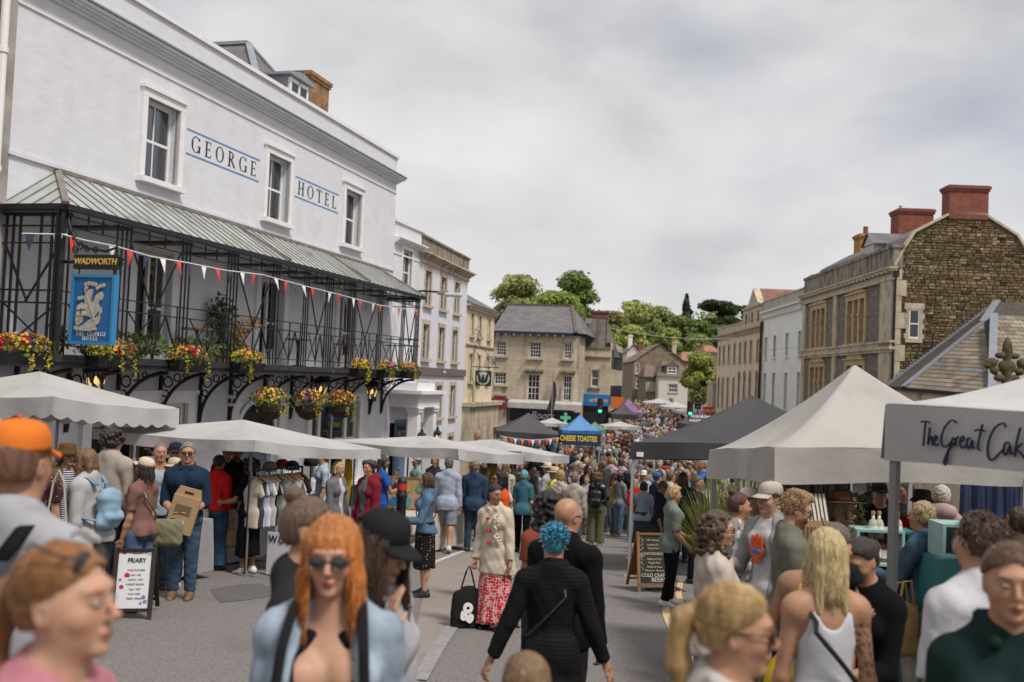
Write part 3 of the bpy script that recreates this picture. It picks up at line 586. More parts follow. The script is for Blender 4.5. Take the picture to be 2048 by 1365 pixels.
def person(label,px,py,Y,face,H=None,sex='f',skin='fair',hair=None,top=None,legs=None,skirt=None,shoes=(.02,.02,.02),fine=.0085,co=.0145,group='people at the street market',cat='person',arms=None,stride=0,head=(0,0,0),lean=0,side=0,bulk=1.,hat=None,specs=None,brows=None,lips=(.42,.14,.13),stubble=None,hands=('relaxed','relaxed'),locks=None,knees=None,stance=1.,extra=None,seed=None,z=None):
    """head top at photo pixel (px, py) at depth Y; face: 0 away, 90 to the right, 180 to the camera"""
    p=at(px,py,Y);g=gz(p.x,p.y) if z is None else z
    Hx=H or (p.z-g)/1.0
    if hat:Hx=Hx/1.012
    sd=seed if seed is not None else len(PEOPLE)*7+3
    if arms is None:arms=((.05+.3*stride,.10,.25,.05),(.05-.3*stride,.10,.25,.05))
    lg=(stride*.45,-stride*.45);kn=knees or ((.12 if stride<0 else .05)+(abs(stride)*.35 if stride<0 else 0),(.12 if stride>0 else .05)+(abs(stride)*.35 if stride>0 else 0))
    J=skeleton(Hx,sex,arms,lg,kn,lean,side,bulk,head,stance,hands)
    J['flat']=isinstance(top,list) and fine>.005
    hc=hair[0] if hair else (.1,.06,.04)
    br=brows or tuple(min(1,.25+x*1.5)*.6 for x in hc)
    o=link('person',body_mesh(J,fine,co*1.15,br,lips,stubble,tg=(0 if (top and (top if isinstance(top,tuple) else top[0])[1].get('tank')) else -.014),bare=(0 if not top else max(0 if t_[1].get('tank') else t_[1].get('sleeve',.4) for t_ in (top if isinstance(top,list) else [top]))),legbare=bool(skirt or (legs and legs[1].get('hem',.05)>.12))),None,SKIN,color=TONES[skin] if isinstance(skin,str) else skin)
    # headtop sits over the pixel: shift by the head offset
    rz=-math.radians(face);M=rotz(rz);off=M@(J['hc']*np.array((1,1,0)));dz=J['dz']
    o.location=(p.x-off[0],p.y-off[1],g+dz);o.rotation_euler=(0,0,rz);tag(o,label,cat,group)
    if hair and hair[1] != 'bald':
        kw=dict(hair[2]) if len(hair)>2 else {}
        ho=link('hair',hair_mesh(J,hair[1],seed=sd % 17,fine=max(.006,fine*.95),**kw),o,HAIRM,color=dk(hair[0]))
        if not locks and Y<17 and hair[1] in ('short','quiff','long','bob','pony'):locks=dict(kind='tuft',n=260,L=.09,r=.0026,back=.6,up=.05,zmin=-.05) if hair[1] in ('short','quiff') else dict(kind='pull',n=200,L=.5,r=.0026) if hair[1]=='pony' else dict(n=110,L=kw.get('L',.25)+.4,r=.0032,wave=.008)
        if locks:kw=dict(locks);fn={'pull':pulled_mesh,'tuft':tuft_mesh}.get(kw.pop('kind',''),locks_mesh);link('strands',fn(J,seed=sd,**kw),ho,STRAND,color=dk(hair[0],.9))
    if top:
        for tdef in (top if isinstance(top,list) else [top]):
            kw=dict(tdef[1]) if len(tdef)>1 else {};nm=kw.pop('name','top');m=kw.pop('m',CLOTH);kw.setdefault('co',co);link(nm,top_mesh(J,seed=sd,**kw),o,m,color=dk(tdef[0]))
    if legs:
        kw=dict(legs[1]) if len(legs)>1 else {};nm=kw.pop('name','trousers');m=kw.pop('m',CLOTH);kw.setdefault('co',co);link(nm,leg_mesh(J,seed=sd+1,**kw),o,m,color=dk(legs[0]))
    if skirt:
        kw=dict(skirt[1]) if len(skirt)>1 else {};m=kw.pop('m',CLOTH);link('skirt',skirt_mesh(J,seed=sd,**kw),o,m,color=dk(skirt[0]))
    if shoes:
        for i in (0,1):link('shoe',shoe_mesh(J,i),o,LEATHER,color=shoes)
    if hat:cap(J,o,hat[1],hat[2] if len(hat)>2 else False,hat[0])
    if specs:glasses(J,o,**specs)
    if fine<.0068 and not (specs and specs.get('sun',True) and not specs.get('up')):
        for sx in (-1,1):link('eye',eye_mesh(J,sx),o,EYE)
    PEOPLE[label]=(o,J)
    if extra:extra(o,J)
    return o,J
# ================================================================ ground
def ground_point(px,py):
    v=ray(px,py);lo,hi=.5,400.
    for Y in np.arange(1,300,.25):
        q=v*(Y/v[1])
        if q[2]+CZ<gz(q[0],q[1]):hi=Y;lo=Y-.25;break
    for _ in range(20):
        m=(lo+hi)/2;q=v*(m/v[1])
        if q[2]+CZ<gz(q[0],q[1]):hi=m
        else:lo=m
    q=v*(hi/v[1]);return Vector((q[0],q[1],gz(q[0],q[1])))
ASPHALT=mat('asphalt',(.19,.172,.165),.85,var=.34,vs=38,stain=(.135,.12,.114),ss=.55,slo=.52,shi=.72,bump=.8,bs=70,spec=.3)
def make_ground():
    xs=sorted(set([-400,-200,-120,-70,-40,-25]+list(np.arange(-16,30,1.5))+[32,45,70,120,200,400]));ys=sorted(set(list(np.arange(-12,62,1.5))+list(range(62,340,8))+[360,460,700,900]))
    V=[(x,y,gz(x,y)) for y in ys for x in xs];n=len(xs);m=MB();m.add(V,[(j*n+i,j*n+i+1,(j+1)*n+i+1,(j+1)*n+i) for j in range(len(ys)-1) for i in range(n-1)])
    tag(m.build('ground',ASPHALT,smooth=True),'dark grey asphalt of the sloping market street',kind='structure')
make_ground()
def sheet(name,poly,m,lift,label,sub=10,thick=0):  # a thin sheet draped on the ground from photo points
    pts=[ground_point(*p) for p in poly];b=MB();top=[(p.x,p.y,gz(p.x,p.y)+lift) for p in pts];b.add(top,[tuple(range(len(pts)))])
    return tag(b.build(name,m),label,kind='structure')
PAVE=mat('buff_tarmac',(.235,.20,.178),.9,var=.12,vs=2,bump=.4,bs=110)
KERB=mat('granite_kerb',(.25,.235,.23),.8,var=.2,vs=9,bump=.2,bs=60)
WHITE_LINE=mat('white_road_paint',(.50,.48,.46),.8,var=.25,vs=5,stain=(.12,.11,.1),ss=7,slo=.58,shi=.72)
YELLOW_LINE=mat('worn_yellow_paint',(.58,.40,.24),.8,var=.2,vs=6,stain=(.09,.085,.08),ss=9,slo=.56,shi=.68)
def strip(name,pts,w,m,lift,label,n=24,seg=None):
    P=[ground_point(*p) for p in pts];out=[]
    for i in range(len(P)-1):
        for k in range(6 if i<len(P)-2 else 7):out.append(P[i].lerp(P[i+1],k/6))
    b=MB();V=[]
    for i,p in enumerate(out):
        d=(out[min(i+1,len(out)-1)]-out[max(0,i-1)]);d.z=0;d.normalize();s_=Vector((d.y,-d.x,0))*w/2
        for q in (p-s_,p+s_):V.append((q.x,q.y,gz(q.x,q.y)+lift))
    b.add(V,[(2*i,2*i+1,2*i+3,2*i+2) for i in range(len(out)-1)]);return tag(b.build(name,m),label,kind='structure')
sheet('pavement',[(905,1106),(985,1090),(1052,1122),(1036,1140),(975,1190),(912,1243),(872,1302),(845,1352),(806,1352),(836,1240),(850,1180),(866,1128)],PAVE,.006,'buff tarmac wedge with pale kerb in the road')
strip('kerb_strip',[(838,1362),(872,1304),(912,1245),(975,1192),(1040,1138)],.13,KERB,.012,'pale granite kerb strip along the buff tarmac')
strip('road_line',[(866,1127),(916,1107),(985,1086)],.09,WHITE_LINE,.011,'thin white line across the asphalt beside the buff tarmac')
for a,b in (((1231,992),(1216,1014)),((1212,1020),(1196,1044)),((1192,1050),(1176,1062)),((1238,982),(1244,972))):strip('road_line',[a,b],.11,WHITE_LINE,.008,'short white dash on the road before the crowd')
strip('yellow_line',[(1372,1362),(1362,1308),(1346,1262),(1333,1232),(1331,1205),(1340,1180),(1347,1144),(1352,1128)],.10,YELLOW_LINE,.008,'worn yellow kerb line')
strip('yellow_line',[(1398,1340),(1376,1262),(1362,1214),(1357,1188),(1362,1160)],.09,YELLOW_LINE,.008,'inner worn yellow kerb line')
TAR=mat('tar_patch',(.11,.10,.098),.85,var=.25,vs=20,bump=.5,bs=80)
sheet('road_patch',[(420,1180),(470,1171),(520,1168),(548,1178),(560,1190),(500,1200),(440,1206)],TAR,.005,'dark tar patch on the road near the price board')
dc=ground_point(1334,1182);b=MB();b.box(-.28,.28,-.2,.2,-.02,.012)
dr=tag(empty('drain_grate',(dc.x,dc.y,dc.z),.3),'iron drain grate in the gutter by the trainers','drain');b.build('frame',mat('rusty_iron',(.06,.045,.04),.7,var=.3),dr);b=MB()
for k in range(7):b.box(-.25+k*.075,-.21+k*.075,-.17,.17,.013,.022)
b.build('bars',mat('rusty_iron'),dr)
# ================================================================ building helpers
WHITE=mat('white_paint',(.72,.70,.70),.6,var=.06,vs=4,bump=.08,bs=40)
HOTEL_WALL=mat('hotel_render',(.61,.61,.64),.8,var=.05,vs=2.2,stain=(.55,.54,.545),ss=1.3,sst=(1,1,.7),slo=.55,shi=.75,bump=.5,bs=2.6,bst=(1,1,2.0))
RENDER2=mat('pale_render',(.62,.62,.655),.8,var=.05,vs=2,stain=(.52,.51,.52),ss=1.5,sst=(1,1,.25),slo=.55,shi=.8,bump=.15,bs=8)
BATH=mat('bath_stone',(.48,.41,.305),.85,var=.18,vs=1.6,stain=(.13,.105,.08),ss=1.7,sst=(1,1,.3),slo=.52,shi=.78,bump=.25,bs=12,brick=(.75,.30,.008,(.30,.25,.18),(.44,.37,.27)))
BATH_PLAIN=mat('dressed_stone',(.48,.405,.295),.85,var=.18,vs=3,stain=(.15,.12,.09),ss=2.3,sst=(1,1,.4),slo=.54,shi=.78,bump=.25,bs=18)
DARKSTONE=mat('weathered_coping',(.26,.225,.175),.9,var=.3,vs=4,stain=(.09,.08,.07),ss=3,sst=(1,1,.3),slo=.48,shi=.65,bump=.3,bs=16)
SLATE=mat('slate',(.125,.12,.135),.75,var=.25,vs=2,bump=.3,bs=25,brick=(.28,.13,.008,(.05,.048,.05),(.165,.15,.15)))
TILE=mat('clay_tile',(.22,.10,.07),.85,var=.3,vs=2,bump=.3,bs=20,brick=(.2,.16,.012,(.07,.04,.035),(.28,.14,.10)))
BRICK=mat('old_brick',(.33,.17,.07),.9,var=.25,vs=4,stain=(.10,.06,.035),ss=3,slo=.52,shi=.7,bump=.4,bs=30,brick=(.23,.078,.009,(.20,.15,.10),(.24,.115,.045)))
REDBRICK=mat('red_brick',(.25,.08,.05),.9,var=.2,vs=3,bump=.4,bs=30,brick=(.23,.078,.006,(.15,.065,.05),(.20,.06,.04)))
YELBRICK=mat('yellow_brick',(.45,.24,.075),.9,var=.2,vs=3,bump=.4,bs=30,brick=(.25,.085,.008,(.18,.10,.05),(.36,.17,.05)))
LEAD=mat('lead_sheet',(.22,.24,.27),.5,var=.15,vs=5,bump=.1,bs=12)
IRON=mat('black_iron',(.012,.012,.014),.45,var=.2,vs=9,bump=.1,bs=60)
BLACKWOOD=mat('black_board',(.016,.015,.017),.5,var=.2,vs=6,bump=.05,bs=30)
SASH=mat('sash_paint',(.70,.69,.67),.5,var=.04,vs=6)
CURTAIN=mat('curtain',(.60,.56,.50),.9,var=.12,vs=5,vst=(6,6,.2))
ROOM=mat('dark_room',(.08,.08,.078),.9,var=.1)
CREAMWALL=mat('cream_wall',(.64,.54,.39),.85,var=.12,vs=1.5,stain=(.36,.28,.18),ss=1.4,sst=(1,1,.25),slo=.54,shi=.78,bump=.15,bs=14)
MINTWALL=mat('pale_green_wall',(.76,.77,.72),.85,var=.06,vs=1.5,stain=(.6,.6,.55),ss=1.8,sst=(1,1,.25),slo=.56,shi=.8,bump=.1,bs=14)
def window(root,c,z0,w,h,nx=2,ny=2,y=.13,m=SASH,sur=None,sill=True,glass=DGLASS,curtain=False,bar=.03,fr=.06,name='window',sep=False,meet=True,open_=0,hood=None):
    """window in an opening: frame with bars > pane, sill, surround, curtain"""
    b=MB();x0,x1,z1=c-w/2,c+w/2,z0+h
    for q in ((x0,x0+fr,z0,z1),(x1-fr,x1,z0,z1),(x0+fr,x1-fr,z0,z0+fr*1.3),(x0+fr,x1-fr,z1-fr,z1)):b.box(q[0],q[1],y,y+.06,q[2],q[3])
    ix0,ix1,iz0,iz1=x0+fr,x1-fr,z0+fr*1.3,z1-fr
    for i in range(1,nx):t=ix0+(ix1-ix0)*i/nx;b.box(t-bar/2,t+bar/2,y+.008,y+.05,iz0,iz1)
    for j in range(1,ny):
        t=iz0+(iz1-iz0)*j/ny;k=bar*(1.7 if (j*2==ny and meet) else 1);b.box(ix0,ix1,y+.004,y+.055,t-k/2,t+k/2)
    f=b.build(name,m,root)
    if sep:
        for i in range(nx):
            for j in range(ny):
                p=MB();a0=ix0+(ix1-ix0)*i/nx;a1=ix0+(ix1-ix0)*(i+1)/nx;e0=iz0+(iz1-iz0)*j/ny;e1=iz0+(iz1-iz0)*(j+1)/ny;dy=.0015*((i*3+j*5) % 4)
                p.box(a0+bar*.4,a1-bar*.4,y+.024+dy,y+.030+dy,e0+bar*.4,e1-bar*.4);p.build('pane',glass,f)
    else:p=MB();p.box(ix0,ix1,y+.024,y+.03,iz0,iz1);p.build('pane',glass,f)
    if sur:
        sw,sm,pr=sur;s_=MB();zb=z0-(.0 if sill else sw)
        s_.box(x0-sw,x0,-pr,.05,zb,z1);s_.box(x1,x1+sw,-pr,.05,zb,z1);s_.box(x0-sw,x1+sw,-pr-.004,.05,z1,z1+sw)
        if pr>.05:s_.box(x0-sw-.03,x1+sw+.03,-pr-.05,.05,z1+sw,z1+sw+.07);s_.box(x0-sw*.45,x0,-pr+.03,.06,zb,z1-.002);s_.box(x1,x1+sw*.45,-pr+.03,.06,zb,z1-.002)
        s_.build('surround',sm,f)
    if sill:s_=MB();e=(sur[0] if sur else .06)+.03;s_.box(x0-e,x1+e,-.10-(sur[2] if sur else 0),.14,z0-.11,z0);s_.build('sill',sur[1] if sur else m,f)
    if hood:s_=MB();s_.box(x0-.22,x1+.22,-.22,.03,z1+.16,z1+.28);s_.box(x0-.16,x1+.16,-.13,.03,z1+.08,z1+.16);s_.build('hood',hood,f)
    if curtain:
        for sx in (-1,1):
            q=MB();n=14;wd=(ix1-ix0)*(.42 if sx>0 else .36);V=[]
            for k in range(n):t=k/(n-1);xx=(ix1-wd*t) if sx>0 else (ix0+wd*t);V+=[(xx,y+.066+.018*math.sin(k*1.9),iz0),(xx,y+.07+.02*math.sin(k*1.9+.5),iz1)]
            q.add(V,[(2*k,2*k+1,2*k+3,2*k+2) for k in range(n-1)]);q.build('curtain',CURTAIN,f,smooth=True)
    return f
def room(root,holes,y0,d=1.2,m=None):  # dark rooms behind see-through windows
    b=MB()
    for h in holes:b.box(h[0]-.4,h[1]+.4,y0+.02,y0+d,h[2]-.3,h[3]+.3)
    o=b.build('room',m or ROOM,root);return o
def shell(root,m,x0,x1,z0,z1,depth,holes,rev=.18,name='wall'):  # front wall with openings, plus sides, back and a top
    b=MB();b.wall(x0,x1,z0,z1,holes,0,rev);d=depth
    b.add([(x0,0,z0),(x0,0,z1),(x0,d,z1),(x0,d,z0)],[(0,1,2,3)]);b.add([(x1,0,z0),(x1,0,z1),(x1,d,z1),(x1,d,z0)],[(3,2,1,0)])
    b.add([(x0,d,z0),(x0,d,z1),(x1,d,z1),(x1,d,z0)],[(0,1,2,3)]);b.add([(x0,0,z1),(x1,0,z1),(x1,d,z1),(x0,d,z1)],[(0,1,2,3)])
    return b.build(name,m,root)
def cornice(root,m,x0,x1,z,steps,name='cornice',ends=True):  # stacked mouldings: (projection, height)
    b=MB()
    for pr,h in steps:b.box(x0-(pr if ends else 0),x1+(pr if ends else 0),-pr,.03,z,z+h);z+=h
    return b.build(name,m,root)
def chimney(root,m,x0,x1,y0,y1,z0,z1,pots=0,cap=.12,name='chimney',potm=None):
    b=MB();b.box(x0,x1,y0,y1,z0,z1);b.box(x0-.05,x1+.05,y0-.05,y1+.05,z1,z1+cap);b.box(x0-.09,x1+.09,y0-.09,y1+.09,z1+cap,z1+cap*2.2);b.box(x0-.03,x1+.03,y0-.03,y1+.03,z1+cap*2.2,z1+cap*2.6);c=b.build(name,m,root)
    for i in range(pots):
        p=MB();t=(i+.5)/pots;p.lathe([(.10,0),(.13,.05),(.11,.1),(.09,.45),(.12,.5),(.12,.56),(.085,.56),(.085,.4)],(x0+(x1-x0)*t,(y0+y1)/2,z1+cap*2.6-.01),10);p.build('chimney_pot',potm or YELBRICK,c)
    return c
# serif capitals from strokes
def serif(ch):
    q=[];TK,TN=.135,.055
    def bar(x0,y0,x1,y1,w):
        d=Vector((x1-x0,y1-y0)).normalized();n_=Vector((-d.y,d.x))*w/2;q.append([(x0-n_.x,y0-n_.y),(x1-n_.x,y1-n_.y),(x1+n_.x,y1+n_.y),(x0+n_.x,y0+n_.y)])
    def arc(cx,cy,rx,ry,a0,a1,n=16):
        for i in range(n):
            P=[]
            for a in (a0+(a1-a0)*i/n,a0+(a1-a0)*(i+1)/n):
                t=TN+(TK-TN)*abs(math.cos(a))**1.3;P.append(((cx+rx*math.cos(a),cy+ry*math.sin(a)),(cx+(rx-t)*math.cos(a),cy+(ry-TN)*math.sin(a))))
            q.append([P[0][0],P[1][0],P[1][1],P[0][1]])
    def ser(x,y,w=.26):bar(x-w/2,y,x+w/2,y,TN)
    R_=math.radians;w=.62
    if ch=='H':
        for x in (.13,.55):bar(x,0,x,1,TK);ser(x,.025);ser(x,.975)
        bar(.13,.5,.55,.5,TN);w=.68
    if ch in 'EL':
        bar(.15,0,.15,1,TK);ser(.12,.975,.2);bar(.03,.028,.5,.028,TN);bar(.49,0,.53,.2,TN)
        if ch=='E':bar(.1,.972,.48,.972,TN);bar(.47,1,.49,.82,TN);bar(.15,.51,.42,.51,TN);bar(.41,.42,.41,.6,TN)
        else:ser(.15,.975)
        w=.56
    if ch=='T':bar(.32,0,.32,1,TK);ser(.32,.025,.28);bar(.02,.972,.62,.972,TN);bar(.03,1,.05,.8,TN);bar(.61,1,.59,.8,TN);w=.64
    if ch=='O':arc(.38,.5,.36,.51,0,2*math.pi,28);w=.76
    if ch=='G':arc(.38,.5,.36,.51,R_(38),R_(322),24);bar(.66,.02,.66,.42,TK);ser(.64,.43,.26);bar(.66,.97,.66,.76,TN);w=.76
    if ch=='R':bar(.15,0,.15,1,TK);ser(.15,.025);ser(.13,.975,.22);arc(.26,.745,.26,.255,R_(-90),R_(90),14);bar(.15,.975,.28,.975,TN);bar(.15,.51,.28,.51,TN);bar(.28,.5,.6,.03,TK);ser(.62,.025,.14);w=.68
    return q,w
def serif_text(name,s_,h,wx,x0,z0,y,m,root,gap=.22,total=None):
    qs=[serif(c) if c != ' ' else ([],.5) for c in s_];tw=sum(w for _,w in qs)+gap*(len(s_)-1);k=(total/tw) if total else h*wx;x=x0;out=[]
    for i,(q,w) in enumerate(qs):
        if q:
            b=MB()
            for p in q:b.prism([(x+a*k,z0+c*h) for a,c in p],'y',y-.004-.0004*(len(b.f) % 7),y+.001)
            out.append(b.build(name,m,root))
        x+=(w+gap)*k
    return out
# ================================================================ the white hotel on the left
HF=Facade(at(320,300,21),15.3);HR=facade_root('white_hotel',HF,'white rendered three-storey hotel with iron balcony and GEORGE HOTEL painted across it','hotel')
BC=1.2  # balcony projection
WC=(0.0,5.05,9.72)
top_h=[(c-.58,c+.58,5.75,7.42) for c in WC];door_h=[(c-.62,c+.62,2.02,4.25) for c in WC]
gf_h=[(-1.75,1.45,-1.3,1.05),(3.75,5.45,-2.2,.55),(7.6,10.9,-1.3,.98)]
shell(HR,HOTEL_WALL,-4.2,13.2,-3.0,9.22,9,top_h+door_h+gf_h,.24)
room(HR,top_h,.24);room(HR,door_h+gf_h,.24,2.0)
for i,c in enumerate(WC):
    window(HR,c,5.75,1.16,1.67,2,2,.17,SASH,(.165,WHITE,.08),True,GLASS,True,.035,.065,sep=True)
    d=MB();d.box(c-.60,c-.52,.10,.2,2.03,4.24);d.box(c+.52,c+.60,.10,.2,2.03,4.24);d.box(c-.52,c+.52,.10,.2,4.15,4.24);d.box(c-.03,c+.05,.11,.18,2.03,4.15);d.box(c+.05,c+.52,.12,.17,3.05,3.11);d.box(c+.05,c+.52,.115,.175,2.03,2.4);d.box(c+.27,c+.30,.125,.165,2.4,4.15)
    f=d.build('balcony_door',SASH,HR)
    for a0,a1,z0,z1 in ((c+.05,c+.27,2.4,3.05),(c+.3,c+.52,2.4,3.05),(c+.05,c+.27,3.11,4.15),(c+.3,c+.52,3.11,4.15)):p=MB();p.box(a0,a1,.14,.146,z0,z1);p.build('pane',GLASS,f)
    s_=MB();s_.box(c-.84,c-.62,-.07,.05,2.0,4.3);s_.box(c+.62,c+.84,-.07,.05,2.0,4.3);s_.box(c-.84,c+.84,-.074,.05,4.3,4.5);s_.build('surround',WHITE,f)
    q=MB();V=[]
    for k in range(16):xx=c+.5-.36*k/15;V+=[(xx,.3+.025*math.sin(k*2),2.1),(xx,.3+.03*math.sin(k*2+.4),4.1)]
    q.add(V,[(2*k,2*k+1,2*k+3,2*k+2) for k in range(15)]);q.build('curtain',CURTAIN,f,smooth=True)
for x0,x1,z0,z1 in (gf_h[0],gf_h[2]):  # wide three-light ground floor windows
    w3=(x1-x0);b=MB();cs=[x0,x0+w3*.2,x0+w3*.25,x0+w3*.75,x0+w3*.8,x1]
    for a,e in ((x0-.0,x0+.08),(cs[1],cs[2]),(cs[3],cs[4]),(x1-.08,x1)):b.box(a,e,.06,.2,z0,z1)
    b.box(x0+.08,x1-.08,.07,.19,z1-.09,z1);b.box(x0+.08,x1-.08,.07,.19,z0,z0+.1);b.box(cs[2],cs[3],.085,.18,(z0+z1)/2-.035,(z0+z1)/2+.035);b.box(x0+.08,cs[1],.085,.18,(z0+z1)/2-.03,(z0+z1)/2+.03);b.box(cs[4],x1-.08,.085,.18,(z0+z1)/2-.03,(z0+z1)/2+.03);b.box((x0+x1)/2-.02,(x0+x1)/2+.02,.09,.17,z0+.1,z1-.09)
    f=b.build('window',SASH,HR)
    for a,e in ((x0+.08,cs[1]),(cs[2],(x0+x1)/2-.02),((x0+x1)/2+.02,cs[3]),(cs[4],x1-.08)):
        for u_,v_ in ((z0+.1,(z0+z1)/2-.035),((z0+z1)/2+.035,z1-.09)):p=MB();p.box(a,e,.13,.136,u_,v_);p.build('pane',GLASS,f)
    s_=MB();s_.box(x0-.26,x0,-.08,.05,z0-.2,z1);s_.box(x1,x1+.26,-.08,.05,z0-.2,z1);s_.box(x0-.26,x1+.26,-.084,.05,z1,z1+.2);s_.box(x0-.32,x1+.32,-.14,.05,z1+.2,z1+.28);s_.box(x0-.32,x1+.32,-.16,.05,z0-.3,z0-.2);s_.build('surround',WHITE,f)
# arched doorway with pilasters
b=MB();ar=[(3.75+.0,.55)];R0=.85;N=18
b.add([(4.6-R0*math.cos(math.pi*k/N),-.001+.0,.55+.0) for k in range(0)] or [(0,0,-9),(0,.01,-9),(.01,0,-9)],[(0,1,2)])
b2=MB();V=[]
for k in range(N+1):
    t=math.pi*k/N
    for r_ in (R0-.0,R0+.16):V.append((4.6-r_*math.cos(t),-.06,.35+r_*.78*math.sin(t)))
b2.add(V,[(2*k,2*k+1,2*k+3,2*k+2) for k in range(N)]);b2.add([(v[0],.03,v[2]) for v in V],[])
V2=[(4.6-R0*math.cos(math.pi*k/N),-.012,.35+R0*.78*math.sin(math.pi*k/N)) for k in range(N+1)]
ad=MB();ad.add(V2,[tuple(range(N+1))[::-1]]);fan=ad.build('fanlight',DGLASS,HR);b2.build('arch',WHITE,fan)
p=MB();p.box(3.75,5.45,.12,.17,-2.2,.5);p.box(4.55,4.65,.09,.12,-2.2,.35);p.build('double_door',mat('door_paint',(.10,.13,.17),.5,var=.1),HR)
for x in (3.42,5.78):
    p=MB();p.box(x-.16,x+.16,-.12,.02,-2.6,.95);p.box(x-.2,x+.2,-.16,.02,.95,1.02);p.box(x-.17,x+.17,-.14,.02,1.02,1.14);p.box(x-.24,x+.24,-.2,.02,1.14,1.22);p.build('pilaster',WHITE,HR)
cornice(HR,WHITE,-4.2,13.2,8.02,[(.03,.05)],'moulding');cornice(HR,HOTEL_WALL,-4.2,13.2,8.36,[(.07,.06),(.13,.05),(.20,.05),(.26,.06)],'cornice')
g_=MB();g_.box(-4.4,13.44,-.30,.0,8.585,8.62);g_.build('gutter_edge',LEAD,HR)
c_=MB();c_.box(-4.26,13.26,-.06,.4,9.22,9.32);c_.build('coping',WHITE,HR)
cornice(HR,HOTEL_WALL,-4.2,13.2,5.38,[(.05,.07),(.02,.05)],'string_course')
pl=MB();pl.box(-4.2,13.2,-.035,.0,-3,-1.55);pl.build('plinth',BLACKWOOD,HR)
LETTER=mat('painted_letter_black',(.035,.03,.045),.7,var=.25,vs=14,stain=(.30,.29,.31),ss=9,slo=.62,shi=.75);STRIPE=mat('painted_stripe_blue',(.10,.22,.42),.7,var=.2,vs=8,stain=(.4,.42,.46),ss=6,slo=.6,shi=.75)
for x0,x1 in ((.93,4.12),(6.03,8.76)):
    for z in (6.59,7.13):b=MB();b.box(x0,x1,-.004,.001,z-.022,z+.022);b.build('stripe',STRIPE,HR)
serif_text('letter','GEORGE',.36,1,1.12,6.685,0,LETTER,HR,.34,2.84);serif_text('letter','HOTEL',.36,1,6.2,6.685,0,LETTER,HR,.34,2.42)
# roof, dormer, chimney behind the parapet
def back(d,px,py):a,z=Facade(HF.at(0,-d),15.3).hit(px,py);return a,z
xa,za=back(3.0,497,88)
b=MB();b.add([(xa-2.6,.9,9.1),(xa+1.9,.9,9.1),(xa,3.0,za),(xa,9,za),(xa-2.6,9,9.1),(xa+1.9,9,9.1)],[(0,1,2),(0,2,3,4),(1,5,3,2)]);rf=b.build('roof',SLATE,HR)
b=MB();b.bar((xa-2.6,.9,9.13),(xa,3.0,za+.03),.2,.06);b.bar((xa+1.9,.9,9.13),(xa,3.0,za+.03),.12,.06);b.bar((xa,3.0,za+.03),(xa,9,za+.03),.2,.1);b.build('ridge_lead',LEAD,rf)
b=MB();b.add([(4.3,2.0,9.1),(12.5,2.0,9.1),(11.6,4.6,10.6),(5.2,4.6,10.6)],[(0,1,2,3)]);b.build('roof_slope',SLATE,HR)
dx,dz=back(1.2,578,150);dx2,_=back(1.2,619,150);dw=dx2-dx
b=MB();b.box(dx,dx+dw,1.25,3.4,9.0,dz);b.prism([(dx-.14,dz),(dx-.14,dz+.06),(dx+dw*.25,dz+.17),(dx+dw*.5,dz+.21),(dx+dw*.75,dz+.17),(dx+dw+.14,dz+.06),(dx+dw+.14,dz)],'y',1.05,3.6);dm=b.build('dormer',LEAD,HR)
b=MB()
for q in (.04,.46,.88):b.box(dx+dw*q,dx+dw*(q+.08),1.17,1.26,9.0,dz-.03)
b.box(dx+dw*.12,dx+dw*.88,1.17,1.26,dz-.14,dz-.03);b.box(dx+dw*.12,dx+dw*.88,1.18,1.25,dz-.75,dz-.71);f=b.build('window',SASH,dm)
for q in (.12,.54):p=MB();p.box(dx+dw*q,dx+dw*(q+.34),1.2,1.21,9.0,dz-.14);p.build('pane',DGLASS,f)
cx0,cz1=back(2.6,622,150);cx1,_=back(2.6,660,150)
ch=chimney(HR,BRICK,cx0,cx1,2.6,4.0,9.2,cz1-.1,0,.1);b=MB();b.lathe([(.05,0),(.05,.1),(.22,.14),(.2,.17),(.03,.2)],((cx0+cx1)/2,3.2,cz1+.15),14);b.build('chimney_cowl',IRON,ch)
# canopy of pale glazed sheets that let daylight through to the wall
CANOPY=mat('glazed_sheet',(.56,.60,.585),.35,var=.18,vs=1.4,stain=(.22,.20,.18),ss=2.2,sst=(1,1,.5),slo=.58,shi=.78,rand=.10,transl=.38);SEAM=mat('seam_brown',(.19,.165,.145),.6,var=.3,vs=8)
ZT,ZB,CO=5.34,4.5,BC+.1
cv=MB();cv.box(-4.3,12.95,-CO-.06,-CO+.04,ZB-.10,ZB-.0);cv.box(-4.36,-4.26,-CO,.0,ZB-.10,ZB);cv.box(12.9,13.0,-CO,0,ZB-.1,ZB);can=cv.build('canopy_gutter',IRON,HR)
def slope(x,t):return (x,-CO*t,ZT+(ZB-ZT)*t)
xs=[-4.3+i*.335 for i in range(0,52)];xl,xr=-4.3,12.95;hipl,hipr=-3.0,11.7
for i in range(51):
    a,e=xs[i],min(xs[i+1],xr)
    def hi(x):return max(0.0,(hipl-x)/(hipl-xl),(x-hipr)/(xr-hipr))
    ta,te=hi(a),hi(e);m=MB()
    P=[slope(a,min(.97,ta)),slope(e,min(.97,te)),slope(e,1),slope(a,1)];P=[(x,y,z) for x,y,z in P];m.add(P+[(x,y,z-.012) for x,y,z in P],[(0,1,2,3),(7,6,5,4),(0,3,7,4),(1,5,6,2),(3,2,6,7)]);pn=m.build('sheet',CANOPY,can)
    if ta<.95:s_=MB();s_.bar(Vector(slope(a,ta))+Vector((0,0,.012)),Vector(slope(a,1))+Vector((0,0,.012)),.016,.022);s_.build('seam',SEAM,can)
